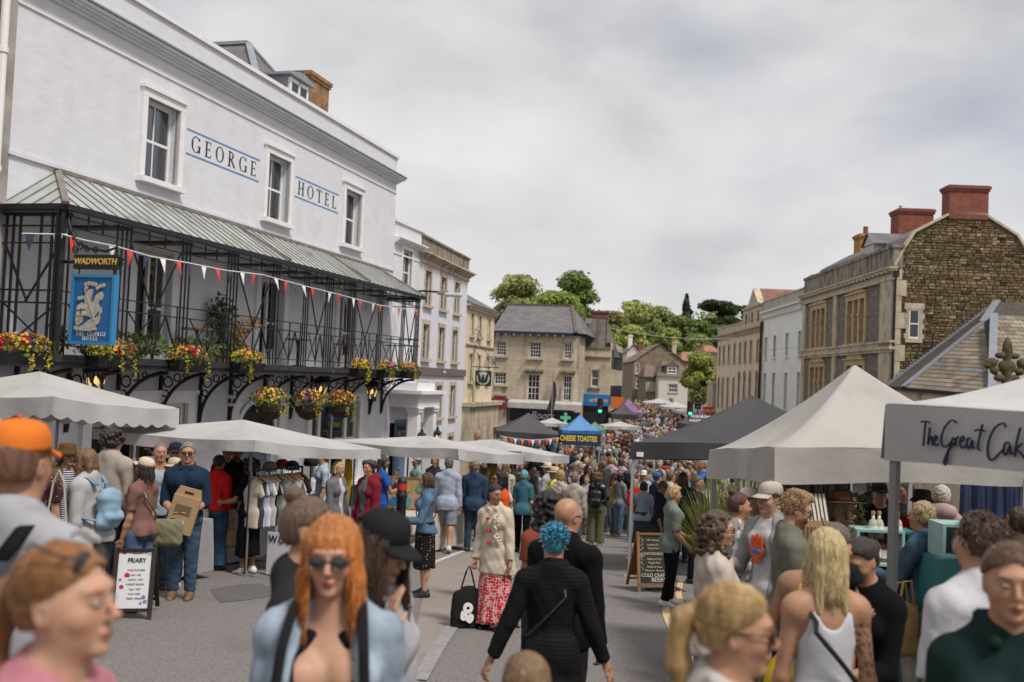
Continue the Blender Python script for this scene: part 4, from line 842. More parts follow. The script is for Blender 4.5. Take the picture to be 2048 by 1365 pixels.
for sx,w in ((xl,hipl),(xr,hipr)):  # hipped ends
    for k in range(4):
        t0,t1=k/4,(k+1)/4;m=MB();A=lambda t:(sx,-CO*t,ZB)
        B_=lambda t:(sx+(w-sx)*(1-t),-CO*t,ZB+(ZT-ZB)*(1-t));P=[A(t0),A(t1),B_(t1),B_(t0)];m.add(P if sx<0 else P[::-1],[(0,1,2,3)]);m.build('sheet',CANOPY,can)
        s_=MB();s_.bar(A(t0),B_(t0),.03,.04);s_.build('seam',SEAM,can)
    s_=MB();s_.bar((w,0,ZT+.02),(sx,-CO,ZB+.02),.11,.05);s_.build('hip_roll',SEAM,can)
for x in (3.55,8.4):s_=MB();s_.bar(slope(x-.35,0),Vector(slope(x,1))+Vector((0,0,.03)),.16,.08);s_.bar(Vector(slope(x-.2,.5))+Vector((0,0,.02)),Vector(slope(x,1))+Vector((0,0,.05)),.1,.08);s_.build('hip_roll',SEAM,can)
s_=MB();s_.box(hipl,hipr,-.06,.0,ZT-.02,ZT+.05);s_.build('flashing',SEAM,can)
# balcony: slab, columns, rails, lattice, brackets
sb=MB();sb.box(-4.3,12.95,-BC-.05,0,1.76,1.97);sb.box(-4.34,13.0,-BC-.09,-BC-.05,1.86,1.99);slab=sb.build('balcony_floor',mat('balcony_edge',(.03,.029,.03),.6,var=.4,vs=3,stain=(.22,.21,.2),ss=4,slo=.66,shi=.74),HR)
def ironbar(name,a,b_,w=.024):m=MB();m.bar(a,b_,w);return m.build(name,IRON,slab)
cols=[(-4.2,3,.16),(-2.6,4,.13),(-.62,3,.13),(1.15,4,.13),(3.1,3,.14),(4.66,3,.12),(6.0,4,.13),(7.45,4,.13),(9.5,3,.13),(11.35,3,.12),(12.6,4,.11)]
for x,n,g in cols:
    for k in range(n):ironbar('post',(x+(k-(n-1)/2)*g,-BC,1.97),(x+(k-(n-1)/2)*g,-BC,ZB-.1),.026)
    b=MB();b.box(x-.2,x+.2,-BC-.02,-.05,ZB-.16,ZB-.12);b.build('beam',IRON,slab)
b=MB();b.box(-4.33,-4.2,-BC-.06,-BC+.06,1.97,ZB-.1);b.build('corner_post',IRON,slab)
for k in range(5):ironbar('post',(-4.25,-BC+.18+k*.22 if k<2 else -.1-.14*(k-2),1.97),(-4.25,-BC+.18+k*.22 if k<2 else -.1-.14*(k-2),ZB-.1),.036)
for z in (2.14,2.84,3.05,4.14,4.33):
    ironbar('rail',(-4.25,-BC,z),(12.9,-BC,z),.022);ironbar('rail',(-4.25,-BC,z),(-4.25,0,z),.03);ironbar('rail',(12.88,-BC,z),(12.88,0,z),.03)
ironbar('rail',(-4.25,-BC,3.85),(-4.25,0,3.85));ironbar('brace',(-4.25,-BC,3.85),(-4.25,-.55,2.84),.03);ironbar('brace',(-4.25,-.08,3.85),(-4.25,-.6,2.84),.03);ironbar('brace',(-4.25,-BC,2.84),(-4.25,-.1,2.0));ironbar('brace',(-4.25,-.1,2.84),(-4.25,-BC,2.0))
for (xa,_,_),(xb,_,_) in zip(cols,cols[1:]):
    a,e=xa+.22,xb-.22;L=e-a;n=max(2,round(L/.62))
    for k in range(n):
        u,v=a+L*k/n,a+L*(k+1)/n;md=(u+v)/2
        if k % 2==0:ironbar('lattice',(u,-BC,2.84),(v,-BC+.004,2.14),.019);ironbar('lattice',(u,-BC-.012,2.14),(v,-BC-.008,2.84),.019)
        else:ironbar('lattice',(u,-BC,2.14),(md,-BC,2.84),.026);ironbar('lattice',(md,-BC,2.84),(v,-BC,2.14),.026)
        ironbar('baluster',(v,-BC,2.0),(v,-BC,3.05),.022)
    for k in (1,2):x=a+L*k/3;ironbar('baluster',(x,-BC,4.14),(x,-BC,4.4),.024)
for xa,xb in ((1.35,2.95),(4.8,6.0),(-2.4,-.8),(11.5,12.5),(7.6,9.3)):md=(xa+xb)/2;ironbar('brace',(xa,-BC+.01,4.14),(md,-BC+.01,2.84),.026);ironbar('brace',(xb,-BC+.014,4.14),(md,-BC+.014,2.84),.026)
for x in (-3.74,-2.42,-.97,.45,1.97,3.26,4.9,6.36,7.5,8.61,9.82,11.73,12.7):
    b=MB();b.box(x-.035,x+.035,-.06,0,.55,1.76);A=[(x,-.05-(BC-.1)*(1-math.cos(t)),.62+1.1*math.sin(t)) for t in [math.pi/2*k/12 for k in range(13)]];b.tube(A,.04,6)
    for (cy,cz,r) in ((-.2,1.52,.11),(-.42,1.62,.08),(-.62,1.67,.05),(-.15,1.27,.07)):b.tube([(x,cy+r*math.cos(t),cz+r*math.sin(t)) for t in [2*math.pi*k/12 for k in range(13)]],.018,5)
    b.build('bracket',IRON,slab)
for nm,x in (('balcony_table',.9),('balcony_table',5.6),('balcony_table',8.6)):  # bistro tables on the balcony
    t=empty(nm,HF.at(x,.55,1.97),0,{.9:'small round wooden table on the balcony left of the tall plant',5.6:'round wooden table on the balcony behind the middle lattice',8.6:'round wooden table at the far end of the balcony'}[x],'table','bistro tables on the hotel balcony')
    m=MB();m.lathe([(.02,.70),(.34,.70),(.34,.74),(.02,.74)],n=20);m.build('table_top',mat('varnished_wood',(.20,.10,.045),.5,var=.3,vs=8,vst=(1,8,1)),t);m=MB();m.tube([(0,0,.02),(0,0,.7)],.03,8)
    for k in range(3):m.bar((0,0,.05),(.26*math.cos(k*2.1),.26*math.sin(k*2.1),.015),.03)
    m.build('table_leg',IRON,t)
# stone pier and downpipe at the picture's left edge
pf=HF;pr=facade_root('stone_house',HF,'grey stone house end with downpipe beside the white hotel','building');b=MB();b.box(-9,-4.215,-.02,8,-3,9.9);b.box(-9,-4.15,-.12,0,9.5,9.75);b.build('wall',mat('grey_ashlar',(.33,.30,.275),.9,var=.15,vs=2,stain=(.2,.18,.165),ss=1.5,slo=.5,shi=.7,bump=.3,bs=10),pr)
b=MB();b.tube([(-4.62,-.14,-2.5),(-4.62,-.14,8.6)],.07,10);b.lathe([(.08,8.3),(.13,8.55),(.16,8.7),(.16,8.8)],(-4.62,-.14,0),10)
for z in (1,3,5,7):b.tube([(-4.62,-.14,z),(-4.62,-.14,z+.09)],.09,10)
b.build('downpipe',WHITE,pr)
# ================================================================ low link between hotel and white house, with the porch
LR=facade_root('link_house',HF,'low lilac-white house with classical porch between hotel and three-storey house','house')
lh=[(14.05,14.95,4.7,6.25),(13.6,15.0,-1.9,.2)]
shell(LR,RENDER2,13.22,15.95,-3.2,7.1,7,lh,.15)
window(LR,14.5,4.7,.9,1.55,2,2,.08,SASH,(.1,WHITE,.04),True);b=MB();b.box(13.62,14.98,.1,.16,-1.9,.2);b.build('shop_window',DGLASS,LR)
cornice(LR,WHITE,13.25,15.95,6.35,[(.04,.06),(.12,.06),(.2,.06),(.26,.05)],ends=False);cornice(LR,WHITE,13.25,15.95,6.0,[(.03,.05)],'moulding',False);c_=MB();c_.box(13.23,15.98,-.06,.3,7.1,7.19);c_.build('coping',WHITE,LR)
pc=MB()
for x in (13.75,15.35):pc.box(x-.17,x+.17,-1.0,-.66,-2.9,.62);pc.box(x-.22,x+.22,-1.05,-.61,.62,.72);pc.box(x-.25,x+.25,-1.08,-.58,.72,.78)
pc.box(13.45,15.65,-1.05,.0,.78,1.15);pc.box(13.36,15.74,-1.14,.0,1.15,1.24);pc.box(13.28,15.82,-1.24,.0,1.24,1.36);pc.box(13.7,15.45,-.9,0,1.36,1.62);pc.build('porch',WHITE,LR)
b=MB();b.box(14.05,15.05,-.05,.02,-2.6,.3);d=b.build('front_door',mat('blue_door',(.10,.19,.30),.5,var=.1),LR);b=MB();b.box(14.15,14.95,-.07,-.04,-.3,.2);b.build('pane',DGLASS,d)
# ================================================================ white house with stone windows
WF=Facade(HF.at(HF.hit(843,600)[0]),11.5);WR=facade_root('white_house',WF,'white three-storey house with bare stone window surrounds and brown fascia band','house')
wc=(.75,2.95,5.05);rows=((4.52,1.28),(2.5,1.3),(.25,1.25),(-2.1,1.5));wh=[(c-.37,c+.37,z,z+h) for c in wc for z,h in rows]
shell(WR,RENDER2,-.25,6.85,-3.4,6.1,8,wh,.16)
for c in wc:
    for z,h in rows:window(WR,c,z,.74,h,2,4,.1,mat('old_sash',(.32,.28,.24),.7,var=.2),(.17,BATH_PLAIN,.02),True,bar=.025)
cornice(WR,BATH_PLAIN,-.25,6.85,6.02,[(.05,.18),(.12,.08),(.22,.07),(.30,.06)]);b=MB();b.box(-.25,6.85,-.02,.3,6.41,6.98);b.box(-.3,6.9,-.08,.36,6.98,7.06);b.build('parapet',DARKSTONE,WR)
b=MB();b.box(-.25,6.85,-.09,.01,1.9,2.19);fs=b.build('fascia_board',mat('brown_fascia',(.15,.115,.10),.6,var=.1),WR);b=MB()
for k in range(5):t=math.radians(20+35*k);b.bar((3.3+.05*math.cos(t),-.1,2.0+.03*math.sin(t)),(3.3+.16*math.cos(t),-.1,2.0+.1*math.sin(t)),.028)
b.build('emblem',WHITE,fs)
# ================================================================ cream house beyond
CF=Facade(WF.at(6.9),11.5);CR=facade_root('cream_house',CF,'narrow cream stone house with slate roof beyond the white house','house')
cwin=[(1.0,3.75,.5,.95),(2.5,3.75,.5,.95),(4.4,3.75,.5,.95),(1.0,1.7,.55,1.2),(2.6,1.7,.55,1.2),(4.4,1.7,.55,1.2)];chh=[(c-w/2,c+w/2,z,z+h) for c,z,w,h in cwin]
shell(CR,CREAMWALL,-.03,5.6,-3.4,5.0,8,chh,.14)
for c,z,w,h in cwin:window(CR,c,z,w,h,2,2,.08,SASH,(.09,BATH_PLAIN,.03),True,bar=.025)
b=MB()
for k in range(18):b.box(k*.31+.1,k*.31+.2,-.16,.0,4.88,5.0)
b.box(-.1,5.7,-.2,.0,5.0,5.1);b.build('dentil_cornice',BATH_PLAIN,CR);cornice(CR,BATH_PLAIN,-.03,5.6,3.25,[(.04,.06),(.08,.06)],'string_course',False)
b=MB();b.add([(-.1,-.25,5.1),(5.75,-.25,5.1),(5.75,3.5,7.0),(-.1,3.5,7.0),(5.75,7.5,5.1),(-.1,7.5,5.1)],[(0,1,2,3),(3,2,4,5),(1,4,2),(0,3,5)]);b.build('roof',SLATE,CR)
b=MB();b.box(-.2,5.9,-.5,.0,.6,.78);b.box(-.1,5.8,-.35,.02,-3.2,.6);b.build('shop_front',BATH,CR)
# ================================================================ stone corner building with the chemist, facing the street
BF=Facade(at(1060,759,60),101);BR=facade_root('corner_building',BF,'weathered cream stone corner building with grey slate roof and blue eaves','building')
def bh(*p):return BF.hit(*p)
bx0,bx1=bh(988,750)[0],bh(1144,750)[0];ez=4.62
bw=[]
for (pa,pb,ya,yb,nx,ny,hd) in ((993,1012,683,712,4,4,0),(1060,1082,684,717,4,4,0),(1129,1143,687,719,3,4,0),(989,1012,745,770,4,3,0),(1056,1078,748,803,3,4,1),(1127,1142,751,803,3,4,1)):
    a,z1=bh(pa,ya);e,z0=bh(pb,yb);bw.append(((a+e)/2,z0,e-a,z1-z0,nx,ny,hd))
shell(BR,BATH,bx0,bx1,-3.4,ez,3.2,[(c-w/2,c+w/2,z,z+h) for c,z,w,h,*_ in bw],.14)
for c,z,w,h,nx,ny,hd in bw:window(BR,c,z,w,h,nx,ny,.08,SASH,(.12,BATH_PLAIN,.03),True,bar=.028,hood=DARKSTONE if hd else None)
cornice(BR,BATH_PLAIN,bx0,bx1,.30,[(.06,.08),(.12,.08),(.2,.08)],'string_course')
# rounded corner bay turning into the side street
b=MB();N=10;cx_,cy_,R_=bx1-.02,.35,.35;ring=[(cx_+R_*math.sin(t),cy_-R_*math.cos(t)) for t in [math.pi/2*k/N for k in range(N+1)]]
V=[(x,y,z) for x,y in ring for z in (-3.4,ez)];b.add(V,[(2*k,2*k+2,2*k+3,2*k+1) for k in range(N)]);b.add([(cx_+R_,.35,-3.4),(cx_+R_,3.4,-3.4),(cx_+R_,3.4,ez),(cx_+R_,.35,ez)],[(0,1,2,3)]);b.build('corner_wall',BATH,BR)
BLUE_TRIM=mat('blue_gutter_paint',(.03,.09,.20),.5,var=.15)
b=MB();b.box(bx0-.1,bx1,-.32,.05,ez+.02,ez+.14);o=b.build('eaves_gutter',BLUE_TRIM,BR)
b=MB()
for k in range(int((bx1-bx0)/.5)):b.box(bx0+.1+k*.5,bx0+.26+k*.5,-.26,.0,ez-.12,ez+.02)
b.build('corbel_row',BATH_PLAIN,BR)
b=MB();rx=bh(1092,632)[0];rz=bh(1080,631)[1]+.9;b.add([(bx0-.15,-.4,ez+.14),(bx1+.2,-.4,ez+.14),(rx+1.0,4.2,rz),(bx0-.15,4.2,rz),(bx1+.7,.6,ez+.14),(bx1+.7,9,ez+.14),(bx0-.15,9,ez+.14)],[(0,1,2,3),(1,4,2),(4,5,2),(2,5,6,3)]);rf=b.build('roof',SLATE,BR)
b=MB();b.bar((bx0-.15,4.2,rz+.03),(rx+1.0,4.2,rz+.03),.2,.12);b.bar((rx+1.0,4.2,rz+.03),(bx1+.2,-.4,ez+.18),.2,.1);b.build('ridge_tiles',mat('ridge_brown',(.12,.085,.07),.8,var=.3),rf)
# shop front of the chemist
s0,s1=bh(1022,815)[0],bx1+.6;z1=bh(1100,806)[1]
b=MB();b.box(s0,s1,-.30,-.05,z1-1.15,z1-.5);fa=b.build('fascia',mat('navy_fascia',(.012,.014,.035),.35,var=.1),BR)
b=MB();b.add([(s0-.1,-.1,z1+.12),(s1+.1,-.1,z1+.12),(s1+.1,-.6,z1-.05),(s0-.1,-.6,z1-.05)],[(0,3,2,1)]);b.box(s0-.1,s1+.1,-.62,-.58,z1-.38,z1-.05);b.build('awning',mat('grey_awning',(.42,.40,.39),.8,var=.15,vs=3),BR)
text('lettering','Boots',.62,WHITE,fa,(bh(1085,826)[0],-.32,z1-.78),shear=.35,sx=.95);cx_=bh(1133,830)[0];GREEN=mat('green_cross',(.12,.5,.26),.5,var=0,emit=.35);b=MB();b.box(cx_-.30,cx_+.30,-.40,-.31,z1-.92,z1-.74);b.box(cx_-.09,cx_+.09,-.405,-.312,z1-1.13,z1-.53);b.build('green_cross',GREEN,fa)
b=MB();b.box(s0+.1,s1-.1,-.12,-.06,-3.2,z1-1.15);b.build('shop_window',DGLASS,BR)
b=MB();b.box(bx0-.2,s0-.1,-.6,.0,bh(960,795)[1],bh(960,785)[1]);b.box(bx0-.05,s0-.2,-.35,.0,-3.2,bh(960,795)[1]);b.build('shop_front',BATH,BR)
x_=bh(1004,808)[0];sgn=empty('coffee_shop_sign',BF.at(x_,.75,0),0,'maroon square COSTA sign projecting from corner building','sign');b=MB();b.box(-.38,.38,-.05,.05,.05,.85);b.build('board',mat('maroon_sign',(.17,.012,.03),.4,var=0),sgn);text('lettering','COSTA',.20,WHITE,sgn,(0,-.056,.5));text('lettering','COFFEE',.10,WHITE,sgn,(0,-.056,.32))
# ================================================================ card shop building
KF=Facade(at(1190,765,63.5),97);KR=facade_root('card_shop_building',KF,'small stone building with blue card shop fascia and tall grey gable chimney','building');kh=KF.hit
x0,x1=kh(1160,750)[0],kh(1219,750)[0];zt=kh(1190,697)[1]
a,z1=kh(1183,740);e,z0=kh(1197,774);shell(KR,BATH_PLAIN,x0,x1,-3.4,zt,7,[(a,e,z0,z1)],.14);window(KR,(a+e)/2,z0,e-a,z1-z0,1,2,.08,SASH,(.1,BATH_PLAIN,.03),True)
cornice(KR,BATH_PLAIN,x0,x1,zt-.62,[(.06,.07),(.12,.07)],'string_course');b=MB();b.box(x0-.05,x1+.05,-.08,.3,zt,zt+.1);b.build('coping',DARKSTONE,KR)
zf0,zf1=kh(1190,812)[1],kh(1190,789)[1];b=MB();b.box(x0-.1,x1+.1,-.25,.0,zf0,zf1);fa=b.build('fascia',mat('bright_blue_fascia',(.02,.17,.48),.35,var=.05),KR);CARDY=mat('yellow_letters',(.75,.55,.08),.5,var=0);text('lettering','cardfactory',.36,CARDY,fa,((x0+x1)/2+.3,-.26,(zf0+zf1)/2),bold=.006,sx=.72)
b=MB();b.box(x1+.15,x1+.95,-.3,-.15,zf0-.1,zf1-.1);b.build('orange_sign',mat('orange_sign',(.62,.16,.03),.45,var=.1),KR);b=MB();b.box(x0,x1,-.1,-.05,-3.2,zf0);b.build('shop_window',DGLASS,KR);b=MB();b.box(x0-.3,x0+.1,-.9,0,zf0-.3,zf0-.1);b.build('canopy_edge',WHITE,KR)
# receding side with tall narrow windows, grey gable stack, roofs
b=MB();sx1=x1+.7;zs=kh(1225,690)[1]+.15;b.add([(x1,0,-3.4),(sx1,9,-3.4),(sx1,9,zs),(x1,0,zs)],[(0,1,2,3)]);b.add([(x1,0,zs),(sx1,9,zs),(x0,9,zs)],[(0,1,2)]);b.build('side_wall',BATH_PLAIN,KR)
for k in range(5):
    t=.12+k*.17;X=x1+(sx1-x1)*t
    for zz in (zs-1.7,zs-4.0):m=MB();m.bar((X,9*t-.1,zz),(X,9*t-.1,zz+1.25),.34,.12);m.build('window',DGLASS,KR)
ax,az=kh(1182,625);ex,_=kh(1214,625);b=MB();b.box(ax,ex,1.5,2.7,zt-1,az-.25);b.add([(ex-.1,1.5,zt+2.2),(ex+.9,1.5,zt-.5),(ex-.1,1.5,zt-.5),(ex-.1,2.7,zt+2.2),(ex+.9,2.7,zt-.5),(ex-.1,2.7,zt-.5)],[(0,1,2),(3,5,4),(0,3,4,1)]);b.add([(ax+.1,1.5,zt+2.0),(ax-1.5,1.5,zt-.6),(ax+.1,1.5,zt-.6),(ax+.1,2.7,zt+2.0),(ax-1.5,2.7,zt-.6),(ax+.1,2.7,zt-.6)],[(0,2,1),(3,4,5),(0,1,4,3)]);b.build('gable_stack',mat('grey_render',(.22,.195,.165),.9,var=.25,vs=2,stain=(.12,.105,.09),ss=3,sst=(1,1,.3),slo=.5,shi=.7),KR)
b=MB();b.box(ax-.03,ex+.03,1.47,2.73,az-.25,az+.1);b.box(ax-.09,ex+.09,1.4,2.8,az+.1,az+.22);b.build('brick_band',mat('dark_brick',(.16,.08,.055),.9,var=.3,vs=6),KR)
b=MB();b.add([(x0-1.5,1.0,zt+.2),(ax+.2,1.0,zt+.2),(ax+.2,4.5,zt+2.2),(x0-1.5,4.5,zt+2.2)],[(0,1,2,3)]);b.build('roof',SLATE,KR)
for (pa,pb,ya,yb) in ((1133,1148,628,660),(1148,1162,627,650)):
    a,zz=kh(pa,ya);e,zb=kh(pb,yb);chimney(KR,REDBRICK,a,e,3.2,4.0,zb-1.5,zz-.25,0,.09)
a,zz=kh(1120,623);chimney(KR,mat('grey_render'),a-.2,a+.55,3.6,4.3,zz-3,zz-.4,1,.1)
a,zz=kh(1150,652);p=chimney(KR,BATH_PLAIN,a,a+1.4,2.2,2.9,zz-2.2,zz-.45,5,.08)
# ================================================================ stone bank on the right, facing the street; s runs towards the camera
SF=Facade(at(1787,600,44),181.7);SR=facade_root('stone_bank',SF,'brown stone building with rubble gable, balustraded parapet and red chimneys','building')
GREYRUB=mat('grey_rubble',(.17,.155,.14),.95,var=.35,vs=5,bump=.8,bs=5,brick=(.34,.13,.012,(.10,.09,.08),(.24,.215,.19)))
sw_=[(-13.35,-10.15),(-6.7,-3.5)];sh_=[(a,e,z0,z1) for a,e in sw_ for z0,z1 in ((4.36,6.5),(.9,3.25))]
shell(SR,GREYRUB,-14.9,-.38,-3.2,8.3,6.2,[(a+.25,e-.25,z0,z1) for a,e,z0,z1 in sh_],.3)
OCHRE=mat('ochre_stone',(.44,.33,.19),.85,var=.2,vs=3,stain=(.2,.14,.08),ss=2.5,sst=(1,1,.4),slo=.55,shi=.78,bump=.2,bs=18)
for a,e,z0,z1 in sh_:  # stone mullioned windows
    b=MB();b.box(a,a+.32,-.08,.3,z0,z1);b.box(e-.32,e,-.08,.3,z0,z1);b.box(a,e,-.085,.3,z1,z1+.28);b.box(a-.08,e+.08,-.16,.1,z1+.28,z1+.36);b.box(a+.5,e-.5,-.10,.0,z1+.36,z1+.75);b.box(a-.1,e+.1,-.15,.1,z0-.12,z0)
    for k in (1,2):x=a+.32+(e-a-.64)*k/3;b.box(x-.14,x+.14,-.06,.28,z0,z1);b.box(x-.18,x+.18,-.1,.2,z0+(z1-z0)*.62,z0+(z1-z0)*.68)
    f=b.build('window',OCHRE,SR)
    for k in range(3):
        x0=a+.32+(e-a-.64)*k/3+(.14 if k else 0);x1=a+.32+(e-a-.64)*(k+1)/3-(.14 if k<2 else 0);p=MB();p.box(x0,x1,.2,.21,z0,z1);p.build('pane',DGLASS,f);p=MB();zm=z0+(z1-z0)*.5;p.box(x0,x1,.16,.2,zm-.03,zm+.03);p.box(x0,x0+.05,.16,.2,z0,z1);p.box(x1-.05,x1,.16,.2,z0,z1);p.build('sash',SASH,f)
for x0,x1 in ((-1.45,-.02),(-8.75,-8.15),(-14.9,-14.3)):b=MB();b.box(x0,x1+(.06 if x1>-.1 else 0),-.12,.02,-3.2,7.05);b.build('pier',BATH_PLAIN,SR)
cornice(SR,BATH_PLAIN,-14.9,.0,3.78,[(.16,.12),(.22,.12),(.12,.18),(.18,.1)],'string_course');cornice(SR,BATH_PLAIN,-14.9,.0,6.98,[(.16,.12),(.12,.2),(.2,.06),(.30,.1),(.36,.08)],'cornice')
for k in range(26):b=MB();b.box(-14.8+k*.58,-14.55+k*.58,-.32,-.05,7.3,7.42);b.build('modillion',BATH_PLAIN,SR)
b=MB();b.box(-14.9,.06,-.06,.35,7.54,8.42);b.box(-14.95,.12,-.12,.42,8.42,8.56);b.build('parapet',DARKSTONE,SR)
prof=[(.3,7.7),(.42,8.4),(.86,9.1),(2.42,9.98),(3.9,9.98),(5.35,9.1),(5.8,8.4),(6.2,7.5)]
b=MB();n=len(prof);b.add([(x,y,z) for x in (-14.8,-.25) for y,z in prof],[(k,k+1,n+k+1,n+k) for k in range(n-1)]+[tuple(range(n))[::-1]]);b.build('roof',SLATE,SR)
b=MB();b.box(-5.2,-3.9,.35,2.2,8.3,9.16);b.add([(-5.3,.3,9.16),(-3.8,.3,9.16),(-4.55,.3,9.7)],[(0,1,2)]);dq=b.build('dormer',mat('white_board',(.45,.44,.42),.7,var=.08),SR);b=MB();b.add([(-5.45,.2,9.14),(-3.65,.2,9.14),(-4.55,.2,9.77),(-5.45,2.4,9.14),(-3.65,2.4,9.14),(-4.55,2.4,9.77)],[(0,2,5,3),(1,4,5,2)]);b.build('dormer_roof',SLATE,dq)
# gable wall of rubble stones, turned to the camera
gp_=[(0.0,-3.2),(6.2,-3.2),(6.2,7.6),(5.8,8.45),(5.35,9.15),(3.9,10.03),(2.42,10.03),(.86,9.15),(.42,8.45),(0.0,7.6)]
b=MB();b.prism(gp_,'x',-.35,-.06);gw=b.build('gable_wall',mat('mortar',(.13,.105,.07),.95,var=.25,vs=6,bump=.3,bs=30),SR)
def ingable(y,z,m=.02):
    n=len(gp_);s_=True
    for k in range(n):
        (y0,z0),(y1,z1)=gp_[k],gp_[(k+1) % n]
        if (y1-y0)*(z-z0)-(z1-z0)*(y-y0)<m*math.hypot(y1-y0,z1-z0):return False
    return True
STONE=mat('rubble_stone',obj=True,rough=.95,var=.35,vs=7,stain=(.035,.03,.024),ss=4,slo=.58,shi=.72,bump=.6,bs=22);STONE_A=mat('rubble_stone_mass',attr='Col',rough=.95,var=.35,vs=7,stain=(.035,.03,.024),ss=4,slo=.58,shi=.72,bump=.6,bs=22)
def stone_mesh(sd):
    r=random.Random(sd);b=MB();V=[]
    for xx,k in ((0,1.0),(1,.9)):
        for y,z in ((-.5,-.5),(0,-.52),(.5,-.5),(.5,0),(.5,.5),(0,.5),(-.5,.5),(-.5,0)):V.append((xx*(1+r.uniform(-.3,.2)),y*k*(1+r.uniform(-.05,.02)),z*k*(1+r.uniform(-.08,.02))))
    V.append((1.15,0,0));b.add(V,[(k,(k+1) % 8,8+(k+1) % 8,8+k) for k in range(8)]+[(8+k,8+(k+1) % 8,16) for k in range(8)]);me=b.mesh('stone');me.materials.append(STONE);return me
SM=[stone_mesh(i) for i in range(6)];rs=random.Random(3);cand=[];z=.2;WG=(.55,1.30,4.25,5.98)
while z<10:
    h=rs.choice((.09,.11,.12,.14,.17));y=rs.uniform(-.2,0)
    while y<6.3:
        w=rs.uniform(.16,.42);c=(y+w/2,z+h/2)
        if all(ingable(c[0]+i*w*.48,c[1]+j*h*.5) for i in (-1,1) for j in (-1,1)) and not (c[0]+w/2>WG[0]-.02 and c[0]-w/2<WG[1]+.02 and WG[2]-.05<c[1]<WG[3]+.05):cand.append((c[0],c[1],w-.018,h-.016))
        y+=w
    z+=h
def stonecol():
    t=rs.random();base=(.29,.205,.105) if t<.46 else (.19,.135,.07) if t<.84 else (.42,.33,.20) if t<.93 else (.09,.068,.042);k=rs.uniform(.55,.9);return tuple(c*k for c in base)
vis=sorted(cand,key=lambda c:-(c[2]*c[3] if c[1]>2.0+max(0,c[0]-0.3)*1.05 or c[1]>6.4 else 0));mass=MB();mcol=[]
for i,(cy,cz,w,h) in enumerate(vis):
    col=stonecol()
    if i<300:
        o=bpy.data.objects.new('stone',SM[i % 6]);COL.objects.link(o);o.parent=gw;o.location=(-.06,cy,cz);o.scale=(rs.uniform(.03,.075),w,h);o.color=(*col,1)
    else:
        me=SM[i % 6];d=rs.uniform(.03,.07);mass.add([(-.06+v.co.x*d,cy+v.co.y*w,cz+v.co.z*h) for v in me.vertices],[tuple(p.vertices) for p in me.polygons]);mcol+=[col]*17
me=mass.mesh('stones');ca=me.color_attributes.new('Col','FLOAT_COLOR','POINT');ca.data.foreach_set('color',np.array([(*c,1) for c in mcol],np.float32).ravel());tag(link('stones',me,gw,STONE_A),kind='stuff')
b=MB()
for (y0,z0),(y1,z1) in zip(gp_[2:],gp_[3:]):b.bar((-.1,y0,z0+.03),(-.1,y1,z1+.03),.36,.1)
b.build('gable_coping',BATH_PLAIN,SR)
b=MB()
for k in range(11):L=.55 if k % 2 else .34;b.box(-.05,.03,-.02,L,-.2+k*.72,.5+k*.72)
b.build('quoins',BATH_PLAIN,SR)
b=MB();y0,y1,z0,z1=WG;b.box(-.05,.05,y0,y1,z0-.02,z0+.16)
for k in range(6):L=.06 if k % 2 else .14;b.box(-.05,.045,y0-L+.08,y0+.08+.06,z0+.16+k*.22,z0+.375+k*.22);b.box(-.05,.045,y1-.14,y1+L-.08,z0+.16+k*.22,z0+.375+k*.22)
b.box(-.05,.05,y0-.06,y1+.06,z1-.28,z1);f=b.build('gable_window',BATH_PLAIN,SR);p=MB();p.box(-.06,.0,y0+.14,y1-.14,z0+.16,z1-.28);p.build('pane',DGLASS,f);p=MB();zm=(z0+z1)/2-.05
for q in ((y0+.14,y0+.2,z0+.16,z1-.28),(y1-.2,y1-.14,z0+.16,z1-.28),(y0+.2,y1-.2,z0+.16,z0+.24),(y0+.2,y1-.2,z1-.34,z1-.28),(y0+.2,y1-.2,zm-.03,zm+.03)):p.box(-.04,.02,*q)
p.build('sash',SASH,f)
b=MB();b.tube([(.12,.02,7.3),(.12,.0,4.2),(.12,.02,-2)],.06,8);b.box(.03,.25,-.1,.14,7.1,7.5);b.build('downpipe',IRON,SR)
chimney(SR,REDBRICK,-.75,.08,2.3,4.02,9.8,11.05,0,.1);chimney(SR,REDBRICK,-6.6,-5.4,2.05,3.75,9.6,10.95,0,.1);c3=chimney(SR,YELBRICK,-14.0,-12.9,2.5,3.6,9.5,10.8,0,.1);b=MB();b.lathe([(.14,0),(.14,.5),(.11,.5),(.11,0)],(-13.5,3.0,11.05),10);b.build('chimney_pot',TILE,c3);chimney(SR,BATH_PLAIN,-15.8,-15.1,.5,2.6,5,8.6,5,.1)
# seagull on the middle chimney
gl=empty('seagull',SF.at(-6.0,-2.3,11.23),math.radians(60),'small seagull standing on the middle red chimney','bird');v=Vol(np.arange(-.3,.3,.014),np.arange(-.12,.12,.014),np.arange(0,.45,.014));v.cone((-.14,0,.16),(.08,0,.2),.035,.075,.03);v.cone((.08,0,.2),(.15,0,.3),.06,.04,.04);v.ell((.17,0,.32),(.045,.04,.04),.02);v.cone((.2,0,.315),(.25,0,.305),.014,.006,.008);v.cone((-.14,0,.16),(-.27,0,.14),.03,.012,.02)
for sy in (-1,1):v.cone((.0,sy*.025,.15),(.0,sy*.025,.0),.01,.01,.01);v.cone((.05,sy*.06,.21),(-.2,sy*.045,.17),.04,.012,.015)
link('body',np_mesh('body',*v.net()),gl,mat('gull_feathers',(.5,.49,.48),.8,var=.3,vs=6))
